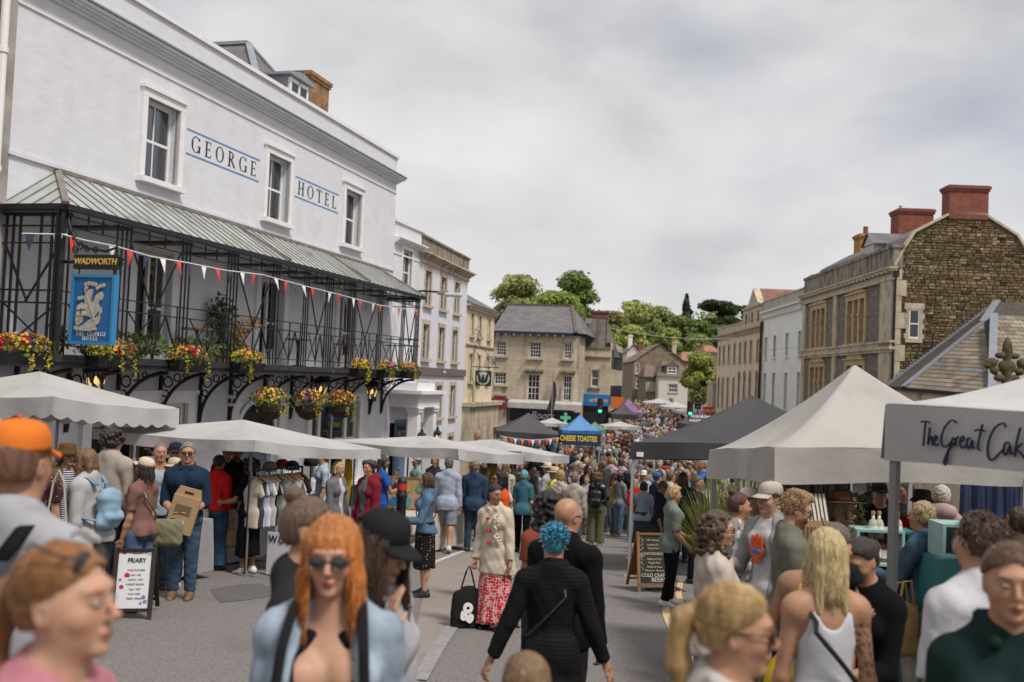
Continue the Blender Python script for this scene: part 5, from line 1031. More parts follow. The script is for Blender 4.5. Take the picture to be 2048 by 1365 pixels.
# ================================================================ low slate-roofed building before the gable
AR=empty('slate_roofed_hall',(0,0,0),0,'low hall with brown slate polygonal roof and lead hips','building')
E0,E1,E2,E3=at(1774,772,43.2),at(1806,776,41.5),at(1984,792,37.2),at(2170,800,37.2);A0,A1,A2,A3=at(1994,604,43.7),at(1966,646,42.2),at(1988,630,41.3),at(2170,636,41.3);A4=at(2170,608,43.7)
SLATEB=mat('brown_slate_bed',(.07,.06,.05),.9,var=.3,vs=4);SLATEP=mat('brown_slate',obj=True,rough=.85,var=.3,vs=5,bump=.35,bs=18)
b=MB();b.add([A0,E0,E1,A1],[(0,1,2,3)]);b.add([A1,E1,E2,A2],[(0,1,2,3)]);b.add([A2,E2,E3,A3],[(0,1,2,3)]);b.add([A0,A1,A2,A3,A4],[(0,1,2,3,4)]);rb=b.build('roof',SLATEB,AR)
sm=MB();sm.add([(-.5,0,0),(.5,0,0),(.5,1,0),(-.5,1,0),(-.5,0,.03),(.5,0,.03),(.5,1,.006),(-.5,1,.006)],[(4,5,6,7),(0,1,5,4),(1,2,6,5),(3,0,4,7)]);sme=sm.mesh('slate');sme.materials.append(SLATEP)
def slates(O,ux,uy,poly2,w,h,r):
    nz=ux.cross(uy);M3=Matrix((ux,uy,nz)).transposed().to_4x4();ys=[p[1] for p in poly2];xs_=[p[0] for p in poly2];j=0;y=min(ys)
    def inside(x,y):
        c=False;n=len(poly2)
        for k in range(n):
            (x0,y0),(x1,y1)=poly2[k],poly2[k-1]
            if (y0>y) != (y1>y) and x<(x1-x0)*(y-y0)/(y1-y0)+x0:c=not c
        return c
    while y<max(ys):
        x=min(xs_)+(j % 2)*w/2
        while x<max(xs_):
            if inside(x,y+h/2):
                o=bpy.data.objects.new('slate',sme);COL.objects.link(o);o.parent=rb;q=O+ux*x+uy*y+nz*.012;o.matrix_local=Matrix.Translation(q)@M3@Matrix.Diagonal((w*.97,h*1.25,1,1));t=r.random();k=r.uniform(.7,1.25)
                o.color=(*(tuple(c*k for c in ((.20,.165,.125) if t<.8 else (.25,.21,.16) if t<.95 else (.15,.18,.2)))),1)
            x+=w
        y+=h;j+=1
def face_slates(P,w,h,r):
    ux=(P[2]-P[1]).normalized();nz=ux.cross(P[0]-P[1]).normalized();uy=nz.cross(ux);
    if nz.z<0:ux=-ux;nz=-nz;uy=nz.cross(ux)
    slates(P[1],ux,uy,[((p-P[1]).dot(ux),(p-P[1]).dot(uy)) for p in P],w,h,r)
rs2=random.Random(8);face_slates([A1,E1,E2,A2],.40,.26,rs2);face_slates([A2,E2,at(2110,797,37.2),at(2110,634,41.3)],.40,.26,rs2)
for a,e in ((E1,A1),(E2,A2),(A1,A0)):b=MB();b.bar(a+Vector((0,0,.06)),e+Vector((0,0,.06)),.30,.05);b.build('lead_hip',LEAD,rb)
b=MB();n=34
for k in range(n):q=E0.lerp(A0,(k+.5)/n);b.box(q.x-.08,q.x+.08,q.y-.05,q.y+.1,q.z-.1,q.z+.11)
b.build('step_flashing',LEAD,rb)
b=MB()
for a,e in ((E0,E1),(E1,E2),(E2,E3)):b.add([(a.x,a.y+.25,-3),(e.x,e.y+.25,-3),(e.x,e.y+.25,e.z),(a.x,a.y+.25,a.z)],[(0,1,2,3)])
b.build('wall',BATH_PLAIN,AR);b=MB()
for a,e in ((E0,E1),(E1,E2),(E2,E3)):b.bar(a-Vector((0,.08,.06)),e-Vector((0,.08,.06)),.14,.14)
b.build('gutter',IRON,AR)
# mossy stone fleur-de-lis finial on its pillar
FX=at(2014,730,22);fr_=empty('fleur_finial',(FX.x,22,gz(FX.x,22)),0,'mossy carved stone fleur-de-lis cross finial behind the white tents','monument');zc=FX.z-gz(FX.x,22)
v=Vol(np.arange(-.6,.6,.022),np.arange(-.2,.2,.022),np.arange(zc-.75,zc+.75,.022))
for c,r in (((0,0,zc+.34),(.11,.09,.24)),((-.16,0,zc+.2),(.11,.09,.07)),((.16,0,zc+.2),(.11,.09,.07)),((-.33,0,zc+.04),(.12,.09,.11)),((.33,0,zc+.04),(.12,.09,.11)),((-.42,0,zc-.04),(.08,.07,.07)),((.42,0,zc-.04),(.08,.07,.07)),((-.28,0,zc-.14),(.1,.08,.09)),((.28,0,zc-.14),(.1,.08,.09)),((-.17,0,zc-.3),(.12,.09,.08)),((.17,0,zc-.3),(.12,.09,.08)),((0,0,zc-.05),(.2,.10,.16)),((0,0,zc+.62-.1),(.05,.05,.1))):v.ell(c,r,.03)
v.cone((0,0,zc+.2),(0,0,zc-.7),.08,.11,.03);link('finial',np_mesh('finial',*v.net()),fr_,mat('mossy_stone',(.085,.065,.035),.95,var=.4,vs=9,stain=(.16,.12,.02),ss=6,slo=.6,shi=.72,bump=.5,bs=25));b=MB();b.lathe([(.5,0),(.5,.3),(.3,.35),(.22,.6),(.18,zc-.9),(.26,zc-.8),(.16,zc-.68)],n=8);b.build('pillar',mat('mossy_stone'),fr_)
# ================================================================ pale green and long cream terraces
MR=facade_root('pale_green_house',SF,'tall pale green house with dentil cornice next to the stone building','house');mc=[-15.75,-18.85,-22.1,-24.7];mh=[(c-.36,c+.36,z0,z1) for c in mc for z0,z1 in ((4.05,5.48),(.7,3.0))]
shell(MR,MINTWALL,-25.7,-14.92,-3.2,7.1,9,mh,.2)
for c in mc:
    for z0,z1 in ((4.05,5.48),(.7,3.0)):window(MR,c,z0,.72,z1-z0,2,2,.14,mat('green_sash',(.30,.32,.26),.6,var=.1),(.09,MINTWALL,.03),True)
cornice(MR,MINTWALL,-25.7,-14.95,6.75,[(.05,.05),(.09,.3),(.2,.06),(.34,.09)],ends=False);b=MB()
for k in range(48):b.box(-25.6+k*.222,-25.5+k*.222,-.2,-.05,6.78,7.08)
b.build('dentils',MINTWALL,MR);b=MB();b.box(-25.7,-14.95,-.05,.3,7.25,7.95);b.box(-25.75,-14.95,-.1,.35,7.95,8.03);b.build('parapet',mat('weathered_parapet',(.42,.40,.37),.9,var=.2,vs=2,stain=(.25,.23,.2),ss=3,sst=(1,1,.3),slo=.5,shi=.7),MR)
b=MB();b.add([(-25.7,.6,7.4),(-15,.6,7.4),(-15,4,9.5),(-25.7,4,9.5)],[(0,1,2,3)]);b.build('roof',TILE,MR);b=MB();b.tube([(-25.72,-.15,-3),(-25.72,-.15,6.6)],.1,6);b.build('downpipe',IRON,MR)
OR_=facade_root('cream_terrace',SF,'long cream stone terrace with parapet and pedimented end facing the street','building');oc=[-27.3,-29.6,-31.6,-33.6,-35.8,-38.2,-40.4,-42.4];oh=[(c-.36,c+.36,z0,z1) for c in oc for z0,z1 in ((3.95,5.42),(.3,2.7))]
shell(OR_,CREAMWALL,-43.6,-25.74,-3.2,6.1,9,oh,.2)
for i,c in enumerate(oc):
    for z0,z1 in ((3.95,5.42),(.3,2.7)):window(OR_,c,z0,.72,z1-z0,2,2,.14,mat('brown_sash',(.22,.17,.11),.6,var=.1),(.12,BATH_PLAIN,.03),True)
    if i<4:b=MB();b.add([(c-.42,-.06,2.72),(c+.42,-.06,2.72),(c,-.06,3.3),(c-.3,-.06,3.05),(c+.3,-.06,3.05)],[(0,1,4,2,3)]);b.build('pointed_arch',DARKSTONE,OR_)
cornice(OR_,BATH_PLAIN,-43.6,-25.74,5.95,[(.05,.1),(.12,.15),(.25,.08),(.36,.08)],ends=False)
for k in range(30):b=MB();b.box(-43.5+k*.6,-43.25+k*.6,-.24,-.05,6.0,6.18);b.build('corbel',BATH_PLAIN,OR_)
b=MB();b.box(-43.6,-25.8,-.05,.3,6.36,6.95);b.box(-43.65,-25.75,-.1,.35,6.95,7.05);b.build('parapet',BATH_PLAIN,OR_)
b=MB();b.prism([(-32.6,6.3),(-25.8,6.3),(-25.8,7.9),(-27.6,8.2),(-29.2,9.3),(-30.8,8.2),(-32.6,7.9)],'y',-.08,.5);b.box(-32.7,-25.75,-.2,.6,7.85,7.97);pd=b.build('pediment',BATH_PLAIN,OR_)
for c in (-31.3,-29.2,-27.1):p=MB();p.box(c-.2,c+.2,-.1,-.085,6.75,7.5);p.build('attic_light',DGLASS,pd)
b=MB();b.add([(-32.6,.5,8.0),(-25.8,.5,8.0),(-25.8,3.8,9.6),(-32.6,3.8,9.6)],[(0,1,2,3)]);b.add([(-30.8,.4,8.2),(-29.2,.4,9.3),(-29.2,5,9.3),(-30.8,5,8.2),(-27.6,.4,8.2),(-27.6,5,8.2)],[(0,1,2,3),(1,4,5,2)]);b.build('roof',TILE,OR_)
# small tiled shop at the end with its signs
TR=facade_root('tiled_shop',SF,'small shop with hipped brown tile roof at the end of the terrace','shop');b=MB();b.box(-50,-43.7,.4,6,-3,-.3);b.box(-46.5,-43.7,-.3,3,-.3,2.2);b.box(-46.7,-43.6,-.4,3.1,2.2,2.45);b.build('wall',BATH_PLAIN,TR);b=MB();b.add([(-50.6,-.3,-.4),(-43.7,-.3,-.4),(-44.6,3,1.6),(-48.6,3,1.6),(-50.6,6,-.4)],[(0,1,2,3),(0,3,4)]);b.build('roof',TILE,TR);b=MB();b.box(-49.9,-43.9,.3,.39,-2.6,-.6);b.build('shop_window',DGLASS,TR)
def flat_sign(name,px0,px1,py0,py1,Y,m,label,lines,lm,post=True):
    p0=at(px0,py1,Y);p1=at(px1,py0,Y);w=p1.x-p0.x;h=p1.z-p0.z;g=gz(p0.x,Y);r=empty(name,((p0.x+p1.x)/2,Y,g),0,label,'sign');b=MB();b.box(-w/2,w/2,-.05,.05,p0.z-g,p1.z-g);b.build('board',m,r,bevel=.02)
    if post:b=MB();b.tube([(0,.1,0),(0,.1,p1.z-g-.1)],.05,8);b.build('post',IRON,r)
    for i,(s_,sz) in enumerate(lines):text('lettering',s_,sz,lm,r,(0,-.056,p1.z-g-h*(i+.6)/(len(lines)+.2)))
    return r
flat_sign('shop_sign',1404.5,1427,814,829,74,mat('red_orange_sign',(.62,.075,.03),.4,var=.15,vs=1.5),'red and orange ICELAND shop sign beyond black marquee',[('Iceland',.27)],WHITE)
flat_sign('shop_sign',1389,1403,796,818,78,mat('dark_green_board',(.02,.03,.028),.5,var=.1),'dark green board with pale lettering beside the tiled shop',[('THE',.16),('BLACK SWAN',.11),('ARTS',.12)],WHITE)
# ================================================================ houses up the hill
RUBBLE_FAR=mat('far_rubble',(.25,.20,.135),.95,var=.25,vs=1.5,bump=.3,bs=8,brick=(.6,.25,.02,(.17,.135,.09),(.20,.155,.10)))
def house(name,label,px0,px1,py_eave,py_apex,Y,wm,rm,gable=True,depth=9,wins=(),base=None,frame=SASH,ang=0):
    a=at(px0,py_eave,Y);e=at(px1,py_eave,Y);g=(gz(a.x,Y) if base is None else base)-1.5;r=empty(name,(a.x,Y,0),0,label,'house');w=e.x-a.x;zt=a.z;za=at((px0+px1)/2,py_apex,Y).z;hs=[]
    for (u0,u1,v0,v1,nx,ny) in wins:p=at(u0,v1,Y);q=at(u1,v0,Y);hs.append((p.x-a.x,q.x-a.x,p.z,q.z,nx,ny))
    shell(r,wm,0,w,g,zt,depth,[h[:4] for h in hs],.15)
    for h in hs:window(r,(h[0]+h[1])/2,h[2],h[1]-h[0],h[3]-h[2],h[4],h[5],.08,frame,(.1,BATH_PLAIN,.03),True,bar=.05,fr=.09)
    b=MB()
    if gable:b.add([(0,.01,zt),(w,.01,zt),(w/2,.01,za)],[(0,1,2)]);b.build('gable',wm,r);b=MB();b.add([(-.3,-.25,zt-.15),(w/2,-.25,za+.1),(w/2,depth,za+.1),(-.3,depth,zt-.15),(w+.3,-.25,zt-.15),(w+.3,depth,zt-.15)],[(0,3,2,1),(1,2,5,4)])
    else:b.add([(-.3,-.3,zt),(w+.3,-.3,zt),(w*.8,depth/2,za),(w*.25,depth/2,za),(w+.3,depth,zt),(-.3,depth,zt)],[(0,1,2,3),(1,4,2),(0,3,5),(3,2,4,5)])
    b.build('roof',rm,r);return r,w,zt,za
BROWNTILE=mat('brown_tile',(.16,.115,.09),.9,var=.25,vs=1.2,bump=.3,bs=12,brick=(.3,.25,.02,(.07,.055,.045),(.20,.15,.115)))
r,w,zt,za=house('gabled_house','large stone house with broad gable on the hill behind the crowd',1267,1372,722,688,150,RUBBLE_FAR,BROWNTILE,True,14,[(1271,1278,728,748,2,2),(1272,1278,760,778,1,2)]);chimney(r,REDBRICK,w*.5,w*.68,6,7,za-2,za-.6,0);chimney(r,BATH_PLAIN,w*.92,w*1.0,9,10,zt,zt+3.2,3,.12)
r,w,zt,za=house('white_cottage','white rendered cottage with brown hipped roof and small dormer',1318,1376,752,722,138,mat('cream_render',(.56,.52,.46),.85,var=.06),BROWNTILE,False,8,[(1337,1355,769,785,3,2),(1338,1346,797,806,2,1)]);b=MB();q=at(1347,742,137);b.box(q.x-at(1318,752,138).x-.9,q.x-at(1318,752,138).x+.9,.4,3,q.z-.6,q.z+.7);b.add([(q.x-at(1318,752,138).x+dx,y,q.z+dz) for y in (.2,3) for dx,dz in ((-1.2,.65),(1.2,.65),(0,1.4))],[(0,1,2),(0,2,5,3),(1,4,5,2)]);d=b.build('dormer',BROWNTILE,r);qx=q.x-at(1318,752,138).x;window(d,qx,q.z-.45,1.3,1.0,2,2,.3,SASH,None,False,fr=.12,bar=.07)
house('stone_cottage','stone cottage wing with row of tall windows left of the white cottage',1291,1318,754,730,141,RUBBLE_FAR,BROWNTILE,False,8,[(1293+i*5.2,1296+i*5.2,766,782,1,2) for i in range(5)])
r,w,zt,za=house('pale_house','pale narrow house with red chimney at the foot of the wood',1254,1280,705,690,172,mat('cream_render'),SLATE,True,10,[(1257,1262,715,730,2,2)]);chimney(r,REDBRICK,w*.9,w*1.35,2,3.2,zt-2,za+.4,0);chimney(r,WHITE,w*.2,w*.5,2,3,zt,za+1.4,2)
house('red_roofed_house','house with orange-red tiled hipped roof among the trees',1363,1402,722,703,190,RUBBLE_FAR,mat('orange_tile',(.30,.135,.085),.9,var=.2,vs=1),False,10);house('red_roofed_house','orange-red roof half hidden behind the cream terrace',1410,1440,704,690,200,RUBBLE_FAR,mat('orange_tile'),False,10);house('hill_house','small white gabled house under the wood by the vans',1241,1256,722,715,260,mat('cream_render'),SLATE,True,8,[(1243,1248,724,732,2,2)])
# ================================================================ trees
LEAF=mat('leaves',attr='Col',rough=.6,var=.15,vs=.3,spec=.25,transl=.4);BARK=mat('bark',(.06,.048,.038),.95,var=.3,vs=6,bump=.5,bs=12)
def leaf_cloud(blobs,n,size,col,rs,flat=.5,shade=.35):
    """many small leaves through the crown's volume"""
    B=np.array([(*c,*r) for c,r in blobs]);vol=(B[:,3]*B[:,4]*B[:,5])**.75;pick=rs.choice(len(B),n,p=vol/vol.sum());d=rs.normal(size=(n,3));d /= np.linalg.norm(d,axis=1)[:,None];rad=rs.uniform(.1,1.3,n)**.7
    P=B[pick,:3]+d*B[pick,3:]*rad[:,None]+rs.normal(size=(n,3))*B[pick,3:]*.10;nrm=d+rs.normal(size=(n,3))*.7;nrm[:,2]+=.4;nrm /= np.linalg.norm(nrm,axis=1)[:,None];t=np.cross(nrm,rs.normal(size=(n,3)));t /= np.linalg.norm(t,axis=1)[:,None];b=np.cross(nrm,t)
    s=(size*rs.uniform(.5,1.3,n))[:,None];V=np.stack([P-t*s,P+b*s*.55,P+t*s,P-b*s*.55],1).reshape(-1,3);Q=np.arange(4*n).reshape(-1,4)
    bt=rs.uniform(.82,1.15,len(B))[pick];c=np.array(col)*np.array((1.8,1.75,1.4))*(bt*rs.uniform(.85,1.15,n))[:,None];c[:,0] *= rs.uniform(.88,1.08,n);return V,Q,np.repeat(c,4,0)
def tree(label,px,ytop,ybase,hw,Y,col,n=5000,kind='round',group='trees on the hill behind the street',size=None,seed=1,lobes=70,drop=.25):
    rs=np.random.default_rng(seed);p=at(px,ytop,Y);q=at(px,ybase,Y);g=min(gz(p.x,Y),q.z)-.3;H=p.z-g;W_=hw*Y/F;r=empty('tree',(p.x,Y,g),0,label,'tree',group);blobs=[];cb=q.z-g;cb=max(cb,H*.12)
    if kind=='conifer':
        for k in range(22):t=k/21;z=cb+(H-cb)*t;rr=W_*(1-t)**.8+.15;blobs+=[((rs.normal()*rr*.25,rs.normal()*rr*.25,z),(rr*.8,rr*.8,(H-cb)*.05+.3))]
    else:
        for k in range(lobes):
            t=rs.uniform(0,1);a=rs.uniform(0,6.28);z=cb+(H-cb)*(.08+.84*t);pr=math.sin(math.pi*(.12+.80*t))**.6 if kind=='round' else (.5+.5*t);rr=W_*pr*rs.uniform(.35,.80);s_=W_*rs.uniform(.12,.36)
            blobs.append(((rr*math.cos(a),rr*math.sin(a),z),(s_*1.1,s_*1.1,s_*(.8 if kind=='round' else .38))))
        if kind=='round':blobs.append(((0,0,H-W_*.32),(W_*.45,W_*.45,W_*.32)))
    V,Q,C_=leaf_cloud(blobs,int(n*2.6),size or max(.2,4.2*Y/F),col,rs);V[:,2]=np.minimum(V[:,2],H);link('crown',np_mesh('crown',V,Q,False,C_),r,LEAF)
    b=MB();tr=max(.12,W_*.07);b.tube([(0,0,-.5),(tr*.3,0,H*.25),(-tr*.2,tr*.3,H*.55),(0,0,H*.8)],[tr,tr*.8,tr*.5,tr*.15],7)
    for k in range(7):a=k*2.4;z0=H*(.3+.06*k);L=W_*.6;b.tube([(0,0,z0),(L*.5*math.cos(a),L*.5*math.sin(a),z0+H*.08),(L*math.cos(a),L*math.sin(a),z0+H*.18)],[tr*.4,tr*.25,tr*.06],5)
    b.build('trunk',BARK,r,smooth=True);return r
G1,G2,G3,G4,G5=(.15,.175,.075),(.16,.205,.065),(.095,.13,.05),(.17,.15,.075),(.22,.26,.08)
for i,a in enumerate([
    ('pale olive rounded tree left of the bright green one behind the slate roof',1040,552,692,62,122,(.20,.21,.10),6500),('bright green spreading tree above the slate roofed corner building',1112,582,702,66,116,G2,6500),('tallest dark topped tree rising behind the bright green one',1150,541,692,48,124,G3,5200),('grey-green low tree at the left end of the roof',1012,600,690,30,118,(.12,.13,.075),3000),
    ('rusty brown-green tree beside the grey gable chimney',1232,622,720,34,250,G4,3500),('broad pale green tree below the skyline in the wood',1272,603,715,46,262,(.23,.25,.105),4200),('small dark tree peeking up behind the pale one',1272,600,650,12,300,G3,1200),('wide mid green tree at the middle of the wood',1322,612,725,42,255,G1,4200),('round olive tree below the pointed conifer',1362,632,722,30,250,(.11,.125,.05),3200),
    ('dark green tree right of the wood middle',1402,640,722,34,245,G3,3200),('yellow-green tree low in the wood behind the gabled house',1338,655,735,34,230,G2,3000),('light green tree low at the left of the wood',1262,650,745,36,225,(.21,.25,.085),3200),('dense green tree low beside the orange roofs',1400,668,745,30,226,G1,2600),('shadowy green tree behind the gabled house roof',1302,648,740,30,240,G3,2600),('green tree against the cream terrace end',1437,650,720,30,240,(.09,.12,.045),2400),('low leafy tree at the foot of the wood by the pale house',1225,668,745,22,222,G2,1800)]):tree(*a,seed=10+i)
tree('pointed dark conifer standing above the wood',1374,587,660,13,270,(.03,.05,.028),2600,'conifer',seed=40,size=.5)
tree('flat topped dark pine on the skyline at the right',1440,602,672,46,265,(.04,.055,.028),3600,'flat',seed=41,lobes=22);tree('second flat topped pine partly behind the cream terrace',1482,604,660,30,275,(.045,.06,.03),2200,'flat',seed=42,lobes=14)
tree('golden green street tree beside the small tiled shop',1402,702,815,34,106,(.18,.20,.06),5500,group='trees beside the street',seed=43,size=.2);tree('clipped green bush beside the parked vans',1246,722,762,10,205,G5,900,group='trees beside the street',seed=44);tree('small light bush at the foot of the hill road',1243,740,765,9,214,G2,700,group='trees beside the street',seed=45)
_rw=np.random.default_rng(77);_bl=[]
for k in range(70):_p=at(_rw.uniform(1175,1510),_rw.uniform(650,735),292);_bl.append(((_p.x,292+_rw.uniform(-8,8),_p.z),(5.5,5,4.2)))
V,Q,C_=leaf_cloud(_bl,26000,.75,(.12,.145,.06),_rw);tag(link('woodland',np_mesh('woodland',V,Q,False,C_),None,LEAF),'continuous green wood on the hillside behind the single trees',kind='stuff')
_bl=[]
for k in range(26):_p=at(_rw.uniform(995,1185),_rw.uniform(630,700),134);_bl.append(((_p.x,134+_rw.uniform(-3,3),_p.z),(2.6,2.4,2.2)))
V,Q,C_=leaf_cloud(_bl,12000,.36,(.12,.15,.06),_rw);tag(link('woodland',np_mesh('woodland',V,Q,False,C_),None,LEAF),'green undergrowth filling below the trees behind the slate roof',kind='stuff')
# ================================================================ vans on the hill road
def van(label,px,Y,col,kind='van'):
    x=at(px,780,Y).x;r=empty('parked_van' if kind=='van' else 'parked_car',(x,Y,gz(x,Y)),0,label,kind,'vehicles parked on the hill road');h=2.3 if kind=='van' else 1.5;w=.98 if kind=='van' else .88
    b=MB();b.prism([(-2.4,.35),(-2.45,.8),(-2.3,1.05),(-1.7,1.2),(-1.15,h-.15),(-.9,h),(2.4,h),(2.5,.4)] if kind=='van' else [(-2.1,.3),(-2.1,.75),(-1.2,.95),(-.5,h),(1.2,h),(2.0,.95),(2.1,.35)],'x',-w,w);b.build('body',mat('vehicle_paint',obj=True,rough=.25,var=.03,spec=.5),r,bevel=.12,color=col)
    y0,y1=(-1.68,-1.17) if kind=='van' else (-1.18,-.52);b=MB();z0,z1=(1.24,h-.2) if kind=='van' else (.98,h-.06);b.add([(-w+.1,y0-.04,z0),(w-.1,y0-.04,z0),(w-.16,y1-.04,z1),(-w+.16,y1-.04,z1)],[(0,1,2,3)]);b.build('windscreen',DGLASS,r)
    for sx in (-1,1):
        b=MB();b.box(sx*.75-.14,sx*.75+.14,-2.47 if kind=='van' else -2.13,-2.3 if kind=='van' else -2.0,.72,.9);b.build('headlight',mat('headlight',(.7,.7,.7),.1,var=0),r)
        for yy in (-1.5,1.5):b=MB();b.tube([(sx*(w-.2),yy,.33),(sx*(w+.01),yy,.33)],.33,14);b.build('wheel',IRON,r)
    b=MB();b.box(-.3,.3,-2.49,-2.42,.45,.57);b.build('number_plate',WHITE,r)
    return r
van('white van parked nearest on the hill road above the crowd',1258,226,(.6,.6,.6));van('white van parked behind the nearest one on the hill',1250,233,(.55,.56,.57));van('white high van third in the row on the hill',1246,240,(.6,.61,.62));van('small dark blue car beside the vans on the hill',1238,230,(.03,.06,.11),'car');van('silver car topmost in the row on the hill road',1242,248,(.4,.42,.44),'car')
# ================================================================ marquees and stall canopies
def canvas(name,col,**k):return mat(name,col,.75,var=.06,vs=1.5,stain=tuple(c*.75 for c in col),ss=1.3,slo=.56,shi=.8,bump=.6,bs=4.5,spec=.3,transl=.22,**k)
ALU=mat('aluminium_leg',(.45,.44,.44),.4,var=.1,metal=.6);CREAM_C=canvas('cream_canvas',(.47,.442,.41));BLACK_C=mat('black_canvas',(.035,.034,.038),.6,var=.15,vs=2,bump=.35,bs=3,spec=.5);WHITE_C=canvas('off_white_canvas',(.50,.487,.48));GREY_C=canvas('grey_canvas',(.10,.095,.10));BLUE_C=canvas('sky_blue_canvas',(.12,.30,.56));PURPLE_C=canvas('purple_canvas',(.30,.17,.36));NAVY_C=canvas('navy_canvas',(.03,.045,.10))
def tent(label,C,e1,hx,hy,eave,peak,val,m,vm=None,scallop=False,legs=True,group='market tents',slope=True,p=1.35,name='market_tent',legm=None,sag=.02,wave=.0,seed=0,n=20):
    """peaked canopy: C centre, e1 direction of its x side, hx hy half sizes, eave and peak heights above the ground"""
    e1=Vector((*e1,0)).normalized();rz=math.atan2(e1.y,e1.x);e2=Vector((-e1.y,e1.x,0));g0=gz(*C);r=empty(name,(C[0],C[1],g0),rz,label,'tent',group);gx=(gz(C[0]+e1.x,C[1]+e1.y)-gz(C[0]-e1.x,C[1]-e1.y))/2;gy=(gz(C[0]+e2.x,C[1]+e2.y)-gz(C[0]-e2.x,C[1]-e2.y))/2
    if not slope:gx=gy=0
    T=lambda x,y:gx*x+gy*y;b=MB();V=[];rs=random.Random(seed)
    m4=4*12
    for j in range(n+1):
        t=max(j/n,.004)
        for i in range(m4):
            q=i/12;e=int(q) % 4;f=2*(q-int(q))-1;u,v=((f,-1),(1,f),(-f,1),(-1,-f))[e];k=abs(f);z=eave+(peak-eave)*(1-t)**p-sag*math.sin(math.pi*t)*(1-k*k)*2.2-wave*(t**3)*(1-k**2)+.006*math.sin(9*t+5*f+seed)*t;V.append((u*t*hx,v*t*hy,z+T(u*t*hx,v*t*hy)))
    b.add(V,[(j*m4+i,j*m4+(i+1) % m4,(j+1)*m4+(i+1) % m4,(j+1)*m4+i) for j in range(n) for i in range(m4)]);rf=b.build('roof',m,r,smooth=True);rf.data.materials[0]=m;mod=rf.modifiers.new('thick','SOLIDIFY');mod.thickness=.006
    for (ax,ay,bx,by) in ((-1,-1,1,-1),(1,-1,1,1),(1,1,-1,1),(-1,1,-1,-1)):
        b=MB();V=[];N=56
        for k in range(N+1):
            t=k/N;x=(ax+(bx-ax)*t)*hx*1.004;y=(ay+(by-ay)*t)*hy*1.004;z=eave+T(x,y)-wave*(1-(2*t-1)**2);dv=val*(1+(.22*abs(math.sin(t*math.pi*9))-.15 if scallop else .05*math.sin(t*7+seed)));ox=.012*math.sin(t*23+seed)+.02*math.sin(t*9+2*seed);nx_,ny_=(by-ay)/2*1,-(bx-ax)/2*1
            V+=[(x,y,z+.004),(x+nx_*ox*.5,y+ny_*ox*.5,z-dv*.5),(x+nx_*ox,y+ny_*ox,z-dv)]
        b.add(V,[(3*k+q,3*k+3+q,3*k+4+q,3*k+1+q) for k in range(N) for q in (0,1)]);o=b.build('valance',vm or m,r,smooth=True)
    if legs:
        for sx in (-1,1):
            for sy in (-1,1):iz=.45 if name=='stall_canopy' else .04;x,y=sx*(hx-iz),sy*(hy-iz);b=MB();b.bar((x,y,T(x,y)),(x,y,eave+T(x,y)-.02),.045 if iz<.1 else .03);l_=b.build('leg',legm or ALU,r);b=MB();b.box(x-.08,x+.08,y-.08,y+.08,T(x,y),T(x,y)+.02);b.build('foot',legm or ALU,l_)
    return r
t1=tent('big cream peaked marquee over the drinks stall at right',(3.40,9.85),(.999,.03),1.13,1.2,2.14,2.98,.30,CREAM_C,seed=1)
t2=tent('black peaked marquee with grey sheen behind the cream one',(4.54,18.7),(.991,-.13),2.2,1.6,2.32,3.25,.28,BLACK_C,seed=2);lab=MB();lab.box(-2.1,-1.98,-1.64,-1.63,2.12,2.2);lab.build('label_patch',WHITE,t2)
e1=Vector((.55,-.835,0)).normalized();e2=Vector((.835,.55,0)).normalized();C3=Vector((2.27,6.0,0))+e1*1.5+e2*1.5
CAKE_C=canvas('white_canvas',(.58,.565,.56));t3=tent('white tent with The Great Cake handwritten on its valance',(C3.x,C3.y),(e2.x,e2.y),1.5,1.5,2.27,3.04,.33,CAKE_C,mat('grey_white_banner',(.36,.345,.345),.6,var=.06,bump=.3,bs=4),seed=3,slope=False,legm=mat('grey_leg',(.20,.195,.2),.5,var=.05,metal=.4))
# handwriting on the near valance, drawn as brush strokes
INK=mat('dark_blue_ink',(.012,.010,.035),.6,var=0)
def script_text(strokes,o,ux,uz,m,parent,r=.012,out=None):
    for st in strokes:
        b=MB();P=[o+ux*x+uz*y for x,y in st];Q=[]
        for i in range(len(P)-1):
            p0,p1,p2,p3=P[max(0,i-1)],P[i],P[i+1],P[min(len(P)-1,i+2)]
            for k in range(6):t=k/6;Q.append(.5*((2*p1)+(p2-p0)*t+(2*p0-5*p1+4*p2-p3)*t*t+(3*p1-p0-3*p2+p3)*t**3))
        Q.append(P[-1]);nrm=ux.cross(uz).normalized();V=[]
        for i,q in enumerate(Q):d=(Q[min(i+1,len(Q)-1)]-Q[max(0,i-1)]).normalized();s_=d.cross(nrm)*r*(.7+.5*abs(d.dot(uz)));V+=[q-s_,q+s_]
        b.add(V,[(2*i,2*i+1,2*i+3,2*i+2) for i in range(len(Q)-1)]);b.build('handwriting',m,parent)
